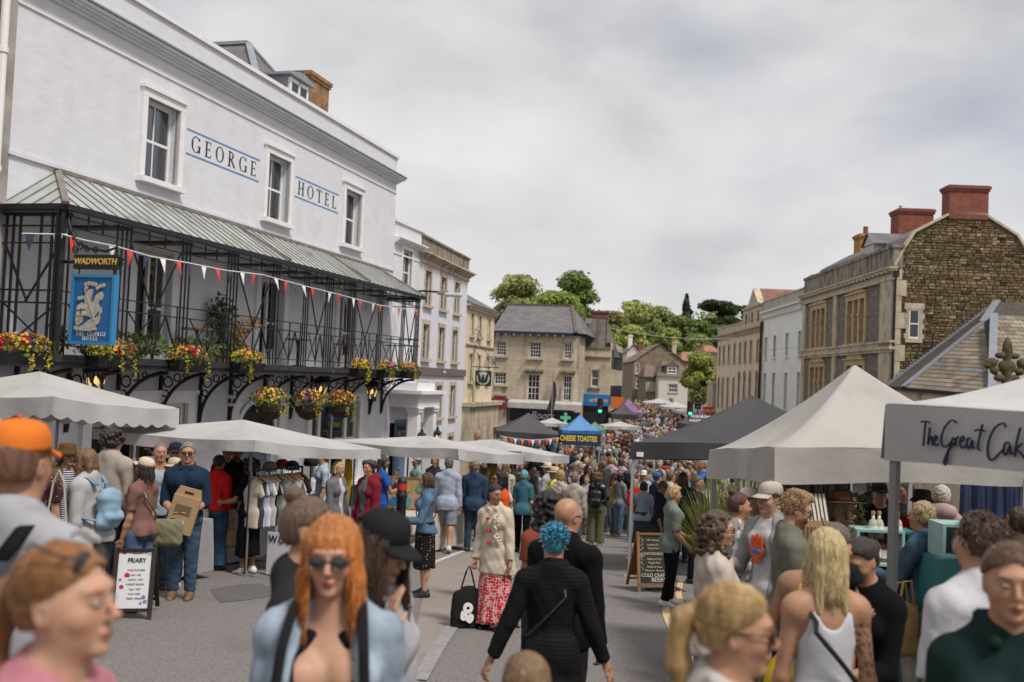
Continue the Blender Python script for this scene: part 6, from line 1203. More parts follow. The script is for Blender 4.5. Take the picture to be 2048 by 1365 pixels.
S=[[(-.03,.94),(.07,.97),(.16,.93)],[(.07,.96),(.055,.6),(.04,.22)],[(.16,.80),(.14,.5),(.13,.28),(.16,.48),(.20,.52),(.205,.36),(.22,.26)],[(.25,.4),(.30,.50),(.27,.56),(.245,.42),(.27,.28),(.34,.32)],
     [(.66,.98),(.56,1.05),(.43,.8),(.38,.45),(.44,.25),(.56,.40),(.60,.55),(.53,.2),(.48,-.25),(.44,-.18),(.52,.15),(.62,.4)],[(.64,.55),(.645,.3),(.65,.48),(.70,.6)],[(.72,.42),(.80,.52),(.77,.60),(.725,.45),(.76,.27),(.84,.36)],[(.93,.55),(.87,.55),(.85,.36),(.89,.27),(.95,.5),(.955,.3),(.99,.32)],[(1.12,1.0),(1.06,.5),(1.05,.3),(1.10,.25)],[(.97,.78),(1.06,.83),(1.17,.80)],
     [(1.52,.95),(1.47,1.06),(1.33,.9),(1.23,.5),(1.23,.1),(1.30,.0),(1.42,.2),(1.50,.35)],[(1.60,.5),(1.53,.52),(1.49,.30),(1.53,.18),(1.60,.45),(1.61,.22),(1.65,.26)],[(1.76,.98),(1.70,.5),(1.68,.15)],[(1.80,.55),(1.71,.36),(1.78,.26),(1.84,.12)],[(1.86,.3),(1.94,.42),(1.91,.5),(1.865,.36),(1.90,.15),(2.0,.25)],[(2.15,.4),(2.2,.1)]]
# near side of the tent runs from its left corner towards the camera along e1
o_=Vector((2.27,6.0,gz(C3.x,C3.y)+2.27-.265))-e2*.045;t3i=t3
hw=empty('banner_text',(0,0,0));bpy.data.objects.remove(hw)
sgn_root=t3.children[3] if len(t3.children)>3 else t3
Mi=t3.matrix_basis.inverted();Sx=[]
script_text([[(x*.33+.27,y*.19) for x,y in st] for st in S],Mi@o_,(Mi.to_3x3()@e1),Vector((0,0,1)),INK,t3,0.0065)
A_=Vector((.45,.89));
def stall(label,N,h1,h2,eave,rise,m,**k):  # low canvas stall; N near corner, sides along the street and towards the hotel
    e1=Vector((.45,.893));e2=Vector((-.893,.45));C=Vector(N)+e1*h1+e2*h2;return tent(label,(C.x,C.y),(e1.x,e1.y),h1,h2,eave,eave+rise,k.pop('val',.17),m,p=1.15,wave=k.pop('wave',.05),name='stall_canopy',group='canvas stalls in front of the hotel',**k)
stall('white canvas stall canopy with scalloped edge under the hotel sign',(-5.94,13.0),1.1,1.7,2.26,.42,WHITE_C,scallop=True,val=.26,seed=5,legm=mat('grey_leg'))
stall('long off-white stall canopy over the T-shirt rail',(-3.41,13.5),1.5,1.55,1.9,.30,WHITE_C,seed=6,legm=mat('grey_leg'),val=.15)
stall('off-white stall canopy over the jewellery and prints table',(-.97,19.5),1.5,1.6,2.02,.24,WHITE_C,seed=7,legm=mat('grey_leg'),val=.2);stall('off-white stall canopy farthest along the hotel row',(.35,24.8),1.5,1.6,2.10,.28,WHITE_C,seed=8,legm=mat('grey_leg'),val=.2)
def far_tent(label,px,ypk,yeave,hw,Y,m,vm=None,val=.3,**k):
    p=at(px,ypk,Y);e=at(px,yeave,Y);g=gz(p.x,Y);return tent(label,(p.x,Y),(1,.05),hw*Y/F,k.pop('hy',hw*Y/F),e.z-g,p.z-g,val,m,vm,n=12,**k)
far_tent('dark grey peaked tent with bunting under its eave',1057,826,863,66,42,GREY_C,BLACK_C,seed=9);bt=far_tent('sky blue peaked tent of the cheese toasties stall',1160,830,860,38,41,BLUE_C,canvas('blue_valance',(.05,.17,.40)),val=.22,seed=10)
b=MB();hwid=38*41/F;hb=[c for c in bt.children][0];zb=(at(1160,866,41).z-gz(at(1160,866,41).x,41));b.box(-hwid*.98,hwid*.98,-hwid-.05,-hwid-.03,zb-.46,zb);bb=b.build('banner',NAVY_C,bt);text('lettering','CHEESE TOASTIES',.30,CARDY,bb,(-.12,-hwid-.056,zb-.2),sx=.62,bold=.008)
far_tent('purple peaked tent behind the small black one',1256,798,824,26,66,PURPLE_C,seed=11);far_tent('small black peaked tent before the purple one',1246,805,828,27,63,GREY_C,BLACK_C,seed=12);it=far_tent('black tent lettered OUR FROME INDEPENDENT beside the traffic light',1402,823,848,40,48,BLACK_C,BLACK_C,seed=13)
hh_=40*48/F;zp=at(1402,838,48).z-gz(at(1402,838,48).x,48);b=MB();b.box(-.75,.45,-hh_*.68,-hh_*.66,zp-.02,zp-.01);b.build('patch',BLACK_C,it);text('lettering','OUR FROME',.17,WHITE,it,(-.15,-hh_*.72,zp+.12),rot=(math.radians(62),0,0));text('lettering','INDEPENDENT',.17,WHITE,it,(-.15,-hh_*.82,zp-.08),rot=(math.radians(62),0,0))
far_tent('low white canvas stall in the middle of the far crowd',1240,843,852,37,50,WHITE_C,val=.15,seed=14);far_tent('white canvas stall half hidden behind the grey tent',1105,836,846,30,47,WHITE_C,val=.15,seed=15)
for i,(px,yp,ye,hw_,Y,lb) in enumerate([(1318,797,806,32,112,'pale stall canopy highest in the far row below the white cottage'),(1352,804,814,30,96,'pale stall canopy second in the far row before the street tree'),(1382,813,823,30,84,'pale stall canopy nearest of the far row by the traffic light'),(1190,844,858,20,46,'green and white stall roof beside the blue tent')]):far_tent(lb,px,yp,ye,hw_,Y,WHITE_C if i<3 else canvas('green_canvas',(.16,.30,.22)),val=.2,seed=20+i)
# ================================================================ hotel sign, bunting, lamps, flowers
SG=HF.at(-4.2,1.25,0);sg=empty('hotel_sign',SG,-HF.a,'hanging hotel sign: black WADWORTH board over blue panel with grey knight on horse','sign')
b=MB();b.box(.22,1.08,-.05,.05,3.42,3.66);bd=b.build('name_board',BLACKWOOD,sg,bevel=.01);GOLD=mat('gold_letters',(.62,.42,.10),.4,var=.1,metal=.3);text('lettering','WADWORTH',.14,GOLD,bd,(.65,-.055,3.54),sx=.94,shear=.12,bold=.004)
b=MB();b.box(.24,1.02,-.035,.035,2.2,3.3);SBLUE=mat('sign_blue',(.012,.105,.26),.4,var=.05);bd2=b.build('panel',SBLUE,sg);b=MB()
for q in ((.21,.26,2.17,3.33),(1.0,1.05,2.17,3.33)):b.box(q[0],q[1],-.06,.06,q[2],q[3])
b.box(.26,1.0,-.058,.058,3.28,3.33);b.box(.26,1.0,-.058,.058,2.17,2.22);b.build('panel_frame',mat('sign_edge_blue',(.03,.19,.40),.4,var=.05),bd2)
EMB=mat('emblem_silver',(.36,.33,.29),.6,var=.25,vs=20);EMD=mat('emblem_dark',(.09,.08,.075),.6,var=.2)  # silver of the figures, and the dark tone of the cross
def epx(x,y):return .24+(x-505)/(890-505)*.78,3.3-(y-592)/(1150-592)*1.1  # from the enlarged photo of the panel
def blob(name,pts,m,y=-.05,w=.012):
    b=MB();b.prism([epx(*p) for p in pts],'y',y-w,y+w);return b.build(name,m,bd2)
blob('horse',[(560,845),(600,815),(655,820),(690,830),(720,790),(735,750),(765,725),(792,722),(800,760),(793,790),(770,795),(762,830),(775,860),(760,900),(740,925),(700,935),(650,925),(600,930),(575,985),(585,1010),(560,1005),(550,960),(556,900)],EMB);blob('horse_leg',[(745,850),(790,850),(795,895),(775,935),(765,930),(775,895),(750,880)],EMB,-.048);blob('horse_leg',[(600,925),(625,925),(615,980),(590,1000),(585,985)],EMB,-.046);blob('horse_leg',[(700,930),(725,925),(720,985),(700,1005),(690,1000)],EMB,-.046)
blob('rider',[(620,770),(650,715),(680,700),(710,705),(700,740),(690,790),(695,850),(670,860),(640,820)],EMB,-.054);blob('caparison',[(565,850),(655,830),(650,920),(560,925)],mat('emblem_pale',(.45,.42,.37),.6,var=.2,vs=25),-.058)
for p in ((632,662),(660,655),(690,655),(720,662),(770,675),(800,668),(640,690),(745,690),(575,780),(600,775)):blob('plume',[(p[0]+16*math.cos(t),p[1]+18*math.sin(t)) for t in [k*.785 for k in range(8)]],EMB,-.052)
blob('dragon',[(545,1010),(580,1020),(630,1000),(680,960),(720,950),(760,925),(785,930),(775,985),(745,1010),(755,1040),(690,1055),(610,1050),(560,1050),(540,1035)],EMB,-.05);b=MB();x0,z0=epx(625,700);x1,z1=epx(735,960);b.bar((x0,-.066,z0),(x1,-.066,z1),.014);b.build('lance',EMB,bd2)
for q in ([(600,860),(612,860),(608,915),(596,915)],[(565,878),(650,868),(650,880),(565,890)]):blob('cross',q,EMD,-.06,.013)
b=MB();
SILV=mat('silver_letters',(.62,.60,.57),.5,var=.05);serif_text('letter','THE GEORGE',.066,1,.34,2.315,-.036,SILV,bd2,.22,.58);serif_text('letter','HOTEL',.066,1,.47,2.235,-.036,SILV,bd2,.22,.30)
b=MB();b.tube([(0,0,4.4),(.08,0,4.1),(.22,0,3.88),(.5,0,3.76),(.8,0,3.72),(1.0,0,3.78),(1.03,0,3.86),(.97,0,3.88)],.02,6);b.tube([(0,0,3.54),(.24,0,3.54)],.03,6)
for (cx,cz,r,tn) in ((.12,3.98,.1,1),(.3,3.8,.08,1),(.42,3.78,.07,-1),(.6,3.74,.06,1),(.2,3.75,.07,-1),(1.1,3.5,.05,1),(1.12,3.6,.04,-1)):b.tube([(cx+r*(1-k/26)*math.cos(tn*k*.5),0,cz+r*(1-k/26)*math.sin(tn*k*.5)) for k in range(22)],.011,5)
for x in (.3,.97):b.tube([(x,0,3.42),(x+.015,0,3.38),(x,0,3.34),(x,0,3.3)],.012,5)
b.build('scroll_bracket',IRON,sg,smooth=True)
GO=Facade(HF.at(0,1.38),15.3);bp=[(24,470),(112,468),(128,470),(170,481),(232,493),(300,513),(375,526),(450,541),(525,550),(600,570),(680,590),(760,611),(835,622)];Pb=[]
for p in bp[2:]:s_,z=GO.hit(*p);Pb.append(GO.at(s_,0,z))
Pb=[HF.at(-4.3,1.36,Pb[0].z+.02)]+Pb;Pb=[HF.at(-4.4,.55,Pb[0].z)]+Pb
bu=empty('bunting',(0,0,0),0,'string of red white and navy bunting along the hotel balcony','bunting');b=MB();b.tube(Pb,.012,5);b.build('string',WHITE,bu);FC=[mat('flag_navy',(.045,.06,.11),.8),mat('flag_white',(.68,.67,.68),.8),mat('flag_red',(.62,.06,.045),.8)];L=0;k=0;fr=random.Random(4)
for a,e in zip(Pb,Pb[1:]):
    d=(e-a);ln=d.length;u=d/ln;t=.15 if k==0 else .50-L
    while t<ln-.06:
        q=a+u*t;w=.095;l_=.29;sw=fr.uniform(-.10,.10);pr=Vector((u.y,-u.x,0));m=MB();tip=q+u*sw*.6+pr*fr.uniform(-.05,.10)-Vector((0,0,l_));m.add([q-u*w,q+u*w,tip,(q+tip)/2+pr*.02],[(0,3,2),(0,1,3),(1,2,3)]);m.build('flag',FC[k % 3],bu);k+=1;t+=.50 if k % 9 else .40
    L=ln-(t-.50)
def lantern(label,P,hang=.35,wall=False,s=1.0,group='lanterns under the hotel balcony'):
    r=empty('lantern',P,HF.a,label,'lantern',group);b=MB()
    for k in range(4):a=math.pi/4+k*math.pi/2;b.bar((.13*s*math.cos(a),.13*s*math.sin(a),-.5*s),(.20*s*math.cos(a),.20*s*math.sin(a),-.08*s),.018)
    b.lathe([(.1*s,-.54*s),(.14*s,-.5*s),(.13*s,-.48*s)],n=4);b.lathe([(.235*s,-.09*s),(.24*s,-.05*s),(.13*s,.06*s),(.07*s,.1*s),(.08*s,.17*s),(.05*s,.22*s),(.02*s,.3*s)],n=8)
    b.tube([(0,0,.28*s),(0,0,.28*s+hang)],.012,5);o=b.build('frame',IRON,r);b=MB();b.lathe([(.12*s,-.49*s),(.18*s,-.09*s)],n=4);b.build('glass',GLASS,r);b=MB();b.lathe([(.01,-.3*s),(.035*s,-.27*s),(.03*s,-.2*s),(.005,-.15*s)],n=8);b.build('bulb',mat('warm_bulb',(1,.55,.2),.4,var=0,emit=1.8),r);return r
for px,py,lb in ((192,752,'black lantern with warm bulb above the scalloped stall'),(642,772,'black lantern with warm bulb by the hanging baskets'),(745,778,'black lantern with warm bulb at the far end of the hotel')):
    s_,z=Facade(HF.at(0,.8),15.3).hit(px,py);lantern(lb,HF.at(s_,.8,z+.15),1.74-z-.43)
for s_,lb in ((13.75,'small black wall lantern left of the blue door'),(15.35,'small black wall lantern right of the blue door')):lantern(lb,HF.at(s_,1.12,-.1),.1,s=.7,group='porch wall lanterns')
PETAL=mat('petals',attr='Col',rough=.6,var=0,spec=.2)
def flower_mass(r,hw_,hd,h0,h1,n,trails,rs,ball=False):
    P=[];
    while len(P)<n:
        a=rs.uniform(-1,1,3)
        if np.linalg.norm(a)<1 and (a[2]>-.45):P.append(a/np.linalg.norm(a)**.6 if np.linalg.norm(a)>.05 else a)
    P=np.array(P);P=P*np.array((hw_,hd,(h1-h0)/2))*.9+np.array((0,0,(h0+h1)/2));cent=P.mean(0);cols=np.array([(.78,.36,.05),(.75,.48,.06),(.80,.42,.10),(.42,.012,.03),(.50,.02,.06),(.62,.10,.28),(.07,.03,.16),(.78,.30,.16),(.70,.52,.05)])
    Vs=[];Fs=[];Cs=[]
    def flower(p,d,s,c,m=5):
        d=d/np.linalg.norm(d);t=np.cross(d,(.3,.2,1));t /= np.linalg.norm(t)+1e-9;u=np.cross(d,t);b0=len(Vs);Vs.append(p);Cs.append(c*.55)
        for k in range(m*2):a=math.pi*k/m;q=s if k % 2==0 else s*.55;Vs.append(p+(t*math.cos(a)+u*math.sin(a))*q+d*s*.35);Cs.append(c)
        for k in range(m*2):Fs.append((b0,b0+1+k,b0+1+(k+1) % (m*2)))
    patch=rs.uniform(-1,1,(9,3))*np.array((hw_,hd,(h1-h0)/2))+cent
    for p in P:
        k=int(np.argmin(np.linalg.norm(patch-p,axis=1)+rs.uniform(0,.12,9)));c=cols[k if rs.random()<.6 else rs.integers(0,3)]*rs.uniform(.8,1.15);flower(p,p-cent+rs.normal(size=3)*.03+np.array((0,0,.05)),rs.uniform(.028,.052),c)
    for k in range(trails):
        x=rs.uniform(-.7,.7)*hw_;y=-hd*rs.uniform(.6,1.0);L=rs.uniform(.18,.42)
        for j in range(26):t=j/25;flower(np.array((x+rs.normal()*.035*(1-.6*t),y+rs.normal()*.025,h0+.06-L*t)),rs.normal(size=3)+np.array((0,-1,-.2)),.026,np.array((.60,.50,.04))*rs.uniform(.6,1.1),3)
    me=bpy.data.meshes.new('flowers');me.from_pydata([tuple(v) for v in Vs],[],Fs);ca=me.color_attributes.new('Col','FLOAT_COLOR','POINT');ca.data.foreach_set('color',np.array([(*c,1) for c in Cs],np.float32).ravel());tag(link('flowers',me,r,PETAL),kind='stuff')
    V,Q,C_=leaf_cloud([((0,0,(h0+h1)/2-.05),(hw_*.95,hd*.95,(h1-h0)*.48))],int(n*2.2),.05,(.05,.095,.025),rs);tag(link('leaves',np_mesh('leaves',V,Q,False,C_),r,LEAF),kind='stuff')
for i,(px,py,lb,n) in enumerate([(40,706,'trough of red yellow and pink flowers at the left end of the balcony',190),(222,709,'flower trough directly below the blue hanging sign',170),(376,716,'flower trough third along the balcony between two brackets',150),(493,722,'flower trough below the tall balcony plant',140),(722,740,'flower trough first of the three at the far end of the balcony',120),(773,745,'flower trough middle of the three at the far end',120),(817,747,'flower trough last on the balcony beside the street lamp',110)]):
    s_,z=Facade(HF.at(0,1.38),15.3).hit(px,py);r=empty('flower_trough',HF.at(s_,1.40,1.80),math.pi/2-HF.a,lb,'flower box','flower troughs along the hotel balcony');b=MB();b.add([(-.5,-.12,0),(.5,-.12,0),(.5,.12,0),(-.5,.12,0),(-.56,-.17,.2),(.56,-.17,.2),(.56,.14,.2),(-.56,.14,.2)],[(0,3,2,1),(0,1,5,4),(1,2,6,5),(2,3,7,6),(3,0,4,7),(4,5,6,7)]);b.build('box',IRON,r);flower_mass(r,.66,.26,.12,.52,n,2,np.random.default_rng(60+i))
for i,(px,py,lb) in enumerate([(540,806,'hanging basket of orange and purple flowers nearest the arched door'),(617,808,'middle hanging basket with dark red flowers on its right side'),(682,808,'hanging basket farthest along, in front of the wide window')]):
    s_,z=Facade(HF.at(0,1.25),15.3).hit(px,py);r=empty('hanging_basket',HF.at(s_,1.25,z-.12),math.pi/2-HF.a,lb,'hanging basket','hanging flower baskets below the balcony');b=MB();b.lathe([(.04,-.30),(.2,-.24),(.32,-.08),(.36,.05)],n=16);b.build('basket',mat('coir_basket',(.05,.035,.025),.95,var=.3,bump=.4),r);b=MB();zt_=1.74-(z-.12)
    for k in range(3):a=k*2.09;b.tube([(.33*math.cos(a),.33*math.sin(a),.05),(0,0,.55)],.006,4)
    b.tube([(0,0,.55),(0,0,zt_)],.008,4);b.build('chain',mat('rusty_chain',(.14,.07,.045),.8),r);flower_mass(r,.48,.44,-.02,.52,170,2,np.random.default_rng(80+i),True)
def plant(name,label,P,n,L,col,w=.03,spread=.6,group=None,pot=None,up=1.0,seed=1,cat='plant',leafy=False):
    r=empty(name,P,0,label,cat,group);rs=random.Random(seed);b=MB();z0=0
    if pot:p=MB();p.lathe([(pot*.7,0),(pot,pot*1.4),(pot*1.05,pot*1.5),(pot*.9,pot*1.5)],n=14);p.build('pot',TILE,r);z0=pot*1.35
    if leafy:
        rr=np.random.default_rng(seed);V,Q,C_=leaf_cloud([((rr.normal()*spread*.4,rr.normal()*spread*.4,z0+L*(.25+.7*k/9)),(spread*.5,spread*.5,L*.16)) for k in range(10)],n,w,col,rr);link('foliage',np_mesh('foliage',V,Q,False,C_),r,LEAF);m=MB()
        for k in range(5):m.tube([(0,0,z0-.05),(rs.uniform(-.1,.1),rs.uniform(-.1,.1),z0+L*.5),(rs.uniform(-1,1)*spread*.5,rs.uniform(-1,1)*spread*.5,z0+L*.9)],[.015,.01,.004],5)
        m.build('stem',BARK,r);return r
    for k in range(n):
        a=rs.uniform(0,6.28);s_=spread*rs.uniform(.25,1.0);l_=L*rs.uniform(.7,1.1);d=Vector((math.cos(a),math.sin(a),0));sd=Vector((-d.y,d.x,0));V=[]
        for j in range(7):t=j/6;q=d*(s_*t**1.3)+Vector((0,0,z0+l_*(t*up-.45*s_/spread*t*t)));ww=w*(.5+math.sin(math.pi*min(1,t+.12)))*.6*(1-t*.6);V+=[q-sd*ww,q+sd*ww]
        b.add(V,[(2*j,2*j+1,2*j+3,2*j+2) for j in range(6)])
    me=b.mesh('leaves');ca=me.color_attributes.new('Col','FLOAT_COLOR','POINT');cc=[]
    for k in range(n):f=rs.uniform(.6,1.3);cc+=[(col[0]*f*rs.uniform(.9,1.2),col[1]*f,col[2]*f,1)]*14
    ca.data.foreach_set('color',np.array(cc,np.float32).ravel());link('leaves',me,r,LEAF);return r
p=ground_point(1430,1030);P0_=at(1425,1010,13.2);plant('feather_grass','bushy pale grass plant behind the cream tent leg',(P0_.x,13.2,gz(P0_.x,13.2)),340,1.75,(.17,.19,.045),.018,.7,'potted plants by the drinks stall',.2,seed=3);P0_=at(1490,990,13.6);plant('cordyline','spiky palm-leaved plant beside the tent leg',(P0_.x,13.6,gz(P0_.x,13.6)),150,2.05,(.17,.20,.06),.04,.8,'potted plants by the drinks stall',.22,seed=4);P0_=at(1712,960,10.9);plant('olive_tree','slim pale leaved olive tree in the back of the drinks stall',(P0_.x,10.9,gz(P0_.x,10.9)),420,1.35,(.14,.135,.075),.05,.26,'potted plants by the drinks stall',.16,seed=5,leafy=True)
for i,(s_,o,lb,L,n,c) in enumerate([(2.25,.35,'tall dark leaved pot plant on the balcony behind the lattice',1.25,500,(.06,.08,.035)),(2.7,.5,'copper coloured feathery pot plant on the balcony',.95,350,(.28,.15,.05))]):plant('balcony_plant',lb,HF.at(s_,o,1.97),n,L,c,.06,.38,'pot plants on the balcony',.17,seed=20+i,leafy=True)
for i,s_ in enumerate((-3.9,-3.2,-2.0,-1.3,-.3,.4,1.6)):plant('balcony_plant',['low green trailing plant at the balcony corner','low green plant just right of the balcony corner','bushy green plant behind the hanging sign','green plant by the first balcony door','green plant in front of the first balcony door','low green plant below the first bistro table','low green plant left of the tall pot plant'][i],HF.at(s_,1.0,1.97),130,.5,(.07,.10,.03),.06,.36,'pot plants on the balcony',None,seed=30+i,leafy=True)
# ================================================================ street lamp, traffic lights, hanging shop sign, wires
a=HF.at(13.1,.1,4.62);hd=at(905,590,a.y);r=empty('street_lamp',a,0,'grey wall-mounted street lamp on long arm at the hotel corner','street lamp');b=MB();d=hd-a;b.tube([(0,0,0),d*.5+Vector((0,0,.1)),d*.75+Vector((0,0,.08))],.035,6);b.build('arm',IRON,r);b=MB();u=d.normalized();b.bar(d*.74+Vector((0,0,.06)),d*.93+Vector((0,0,.06)),.18,.13);b.build('housing',mat('lamp_grey',(.24,.22,.2),.5,var=.1),r,bevel=.02);b=MB();b.bar(d*.86+Vector((0,0,.0)),d*1.16+Vector((0,0,-.01)),.24,.14);b.build('lens_bowl',mat('lamp_bowl',(.5,.49,.47),.2,var=.1),r,bevel=.05)
for px,py,Y,lb in ((1200,812,55,'traffic light showing green by the card shop'),(1380,817,57,'traffic light showing green beside the black tent')):
    p=at(px,py,Y);g=gz(p.x,Y);r=empty('traffic_light',(p.x,Y,g),0,lb,'traffic light','traffic lights across the street');b=MB();b.tube([(0,.1,0),(0,.1,p.z-g+.1)],.055,8);b.build('pole',IRON,r);b=MB();b.box(-.16,.16,-.1,.08,p.z-g-.40,p.z-g+.42);b.build('housing',IRON,r,bevel=.03);z=p.z-g
    for k,(c,em) in enumerate((((.12,.01,.01),0),((.14,.07,.01),0),((.05,.8,.42),2.2))):b=MB();b.tube([(0,-.10,z+.26-k*.27),(0,-.125,z+.26-k*.27)],.095,14);b.build('lamp',mat('signal_%s' % ('red','amber','green')[k],c,.3,var=0,emit=em),r);b=MB();b.tube([(0,-.1,z+.36-k*.27),(0,-.24,z+.35-k*.27)],.05,6);b.build('visor',IRON,r)
HSY=44.6;p0=at(951,741,HSY);p1=at(982,773,HSY);r=empty('hanging_shop_sign',((p0.x+p1.x)/2,HSY,0),math.radians(-10),'square dark green hanging sign with white circle on scrolled iron bracket','sign');w=(p1.x-p0.x)/2;b=MB();b.box(-w,w,-.04,.04,p1.z,p0.z);bd=b.build('board',mat('sign_green',(.018,.035,.03),.4,var=.1),r);zc=(p0.z+p1.z)/2;b=MB();b.tube([(0,-.041,zc),(0,-.052,zc)],w*.82,28);b.build('disc',mat('disc_white',(.5,.5,.48),.5,var=.03),bd);b=MB()
for k,(x,t) in enumerate(((-.16,.3),(0,0),(.16,-.3))):b.prism([(x+.085*math.cos(a)*(1 if math.sin(a)<0 else .8)-t*.25*math.sin(a)*.6,zc+.22*math.sin(a)+(-.04 if k==1 else 0)) for a in [j*.628 for j in range(10)]],'y',-.06,-.05)
b.build('leaf_emblem',mat('sign_green'),bd);b=MB();x0=at(918,735,HSY).x-r.location.x;b.tube([(x0,0,p0.z+.16),(w+.35,0,p0.z+.16)],.02,5);b.tube([(x0,0,p0.z-.6),(x0+.6,0,p0.z+.4),(x0+.7,0,p0.z+1.2),(x0+.9,0,p0.z+2.0),(x0+.4,0,p0.z+1.7)],.016,5);b.tube([(x0+.75,0,p0.z+1.25),(x0+1.5,0,p0.z+.5),(w+.2,0,p0.z+.2)],.016,5)
for cx,cz,q in ((x0+.6,p0.z+1.5,.35),(x0+.45,p0.z+.55,.42),(x0+1.5,p0.z+.45,.22),(w*.6,p0.z+.28,.25)):b.tube([(cx+q*(1-k/30)*math.cos(k*.5),0,cz+q*(1-k/30)*math.sin(k*.5)) for k in range(25)],.013,5)
for x in (-w*.7,w*.7):b.tube([(x,0,p0.z),(x,0,p0.z+.16)],.01,4)
b.build('scroll_bracket',IRON,r)
for i,(pa,pb,Y0,Y1,lb) in enumerate((((1212,655),(1480,676),66,72,'thin pale cable strung across the far street'),((1232,700),(1640,690),66,58,'lower thin cable across the far street'))):
    A,B_=at(*pa,Y0),at(*pb,Y1);b=MB();b.tube([A.lerp(B_,k/16)-Vector((0,0,.35*math.sin(math.pi*k/16))) for k in range(17)],.022 if i==0 else .014,4);tag(b.build('overhead_cable',mat('cable_grey',(.4,.4,.4),.5,var=0)),lb,'cable')
# small roof finds: pigeon-grey chimney done; flag pole at the chemist
p=at(1104,800,56);g=gz(p.x,56);r=empty('feather_flag',(p.x,56,g),0,'dark feather flag on a pole before the corner building','flag');b=MB();b.tube([(0,0,0),(0,0,at(1104,745,56).z-g)],.03,6);b.build('pole',ALU,r);b=MB();zt_=at(1104,760,56).z-g;zb_=at(1104,825,56).z-g;b.add([(0,0,zt_),(.18,0,zt_-.2),(.25,.05,(zt_+zb_)/2),(.1,.02,zb_),(-.3,.03,zb_+.05),(-.05,0,(zt_+zb_)/2)],[(0,1,2,5),(5,2,3,4)]);b.build('flag',mat('flag_dark',(.03,.03,.04),.8),r)
# ================================================================ things on and around the stalls
def aframe(label,px0,px1,ytop,ybot,Y,ang,fm,panel,deco,group='pavement boards'):
    p=at((px0+px1)/2,ybot,Y);g=gz(p.x,Y);w=(px1-px0)*Y/F/2;h=(ybot-ytop)*Y/F;r=empty('pavement_board',(p.x,Y,g),math.radians(ang),label,'sign',group);lean=.16
    def P(x,z,o=0):return Vector((x,-lean*(1-z/h)*1.0-o,z))
    b=MB()
    for sx in (-1,1):b.bar(P(sx*w,0),P(sx*w,h),.045,.03)
    b.bar(P(-w,h-.02),P(w,h-.02),.045,.03);b.bar(P(-w,h*.14),P(w,h*.14),.05,.03);b.build('frame',fm,r);b=MB();b.add([P(-w+.02,h*.15,.004),P(w-.02,h*.15,.004),P(w-.02,h-.03,.004),P(-w+.02,h-.03,.004)],[(0,1,2,3)]);b.build('panel',panel,r);b=MB()
    for sx in (-1,1):b.bar((sx*w,.02,h),(sx*w,.48,0),.04,.03)
    b.bar((-w,.44,h*.12),(w,.44,h*.12),.04,.03);b.add([(-w+.02,.07,h*.9),(w-.02,.07,h*.9),(w-.02,.40,h*.18),(-w+.02,.40,h*.18)],[(0,1,2,3)]);b.build('back_leaf',fm,r);t=math.atan(lean/h);deco(r,P,w,h,math.pi/2-t);return r
DKWOOD=mat('dark_wood',(.025,.02,.016),.5,var=.2);OAK=mat('oak_frame',(.22,.105,.04),.55,var=.25,vs=6);CHALK=mat('chalk',(.55,.55,.53),.9,var=.2,vs=30);CHALKY=mat('yellow_chalk',(.5,.44,.26),.9,var=.2,vs=30)
def deco1(r,P,w,h,rx):
    K=mat('ink_black',(.02,.02,.02),.7,var=0);text('lettering','FRIARY',h*.095,K,r,P(0.02,h*.83,.008),rot=(rx,0,0),sx=.85)
    for i,s_ in enumerate(('PRICE LIST','WILD FLOWERS','small  6.00','medium  12.00','MARKET BUNCH','large  18.00','dried  20.00','FRESH  STEMS')):text('lettering',s_,h*.034,mat('ink_grey',(.2,.2,.2),.7,var=0),r,P(.02,h*(.93 if i==0 else .76-.066*i),.008),rot=(rx,0,0),ext=.002)
    for i,(x,z,c,s_) in enumerate(((-.6,.93,(.5,.04,.06),.8),(-.45,.96,(.25,.35,.12),.6),(-.35,.62,(.6,.02,.04),1.1),(-.7,.56,(.55,.10,.25),.6),(-.6,.46,(.6,.03,.05),.9),(.75,.93,(.4,.55,.75),.8),(.6,.98,(.5,.3,.6),.5),(.62,.32,(.25,.2,.5),.8),(.72,.26,(.4,.2,.45),.8),(.5,.24,(.3,.3,.55),.6))):
        b=MB();q=P(x*w,z*h,.007);k=.03*s_*h;b.add([q+Vector((k*(1+.35*(j % 2))*math.cos(j*.52),-.001*i,k*(1+.35*(j % 2))*math.sin(j*.52))) for j in range(12)],[tuple(range(12))]);b.build('painted_flower',mat('petal_ink_%d' % i,c,.8,var=.2),r)
aframe('white FRIARY price board with painted flowers in black wooden frame',232,302,1062,1196,10.4,12,DKWOOD,mat('white_panel',(.60,.60,.62),.5,var=.03),deco1)
def deco2(r,P,w,h,rx):
    T_=lambda s_,sz,x,z,m=CHALK,sx=1:text('lettering',s_,sz,m,r,P(x*w,z*h,.008),rot=(rx,0,0),ext=.002,sx=sx)
    T_('COLD CRAFT',h*.085,-.1,.29,CHALK,.9);T_('BEERS',h*.10,.15,.215);T_('INCREDIBLE',h*.062,-.1,.65,CHALKY);T_('RIOT',h*.08,-.78,.62,CHALKY,.5)
    for z,s_ in ((.88,'Hot Sausages'),(.80,'Loaded Fries'),(.74,'Pulled Pork'),(.56,'Halloumi Bun'),(.50,'Veggie Box'),(.43,'Relish & Slaw'),(.37,'Mustard  Onions')):T_(s_,h*.05,-.08,z,CHALKY)
    for a in range(7):b=MB();b.tube([P(w*(-.8+.08*math.sin(a+k)),h*(.38+.08*a+.012*k),.01) for k in range(6)],.004,4);b.build('chalk_scroll',CHALKY,r)
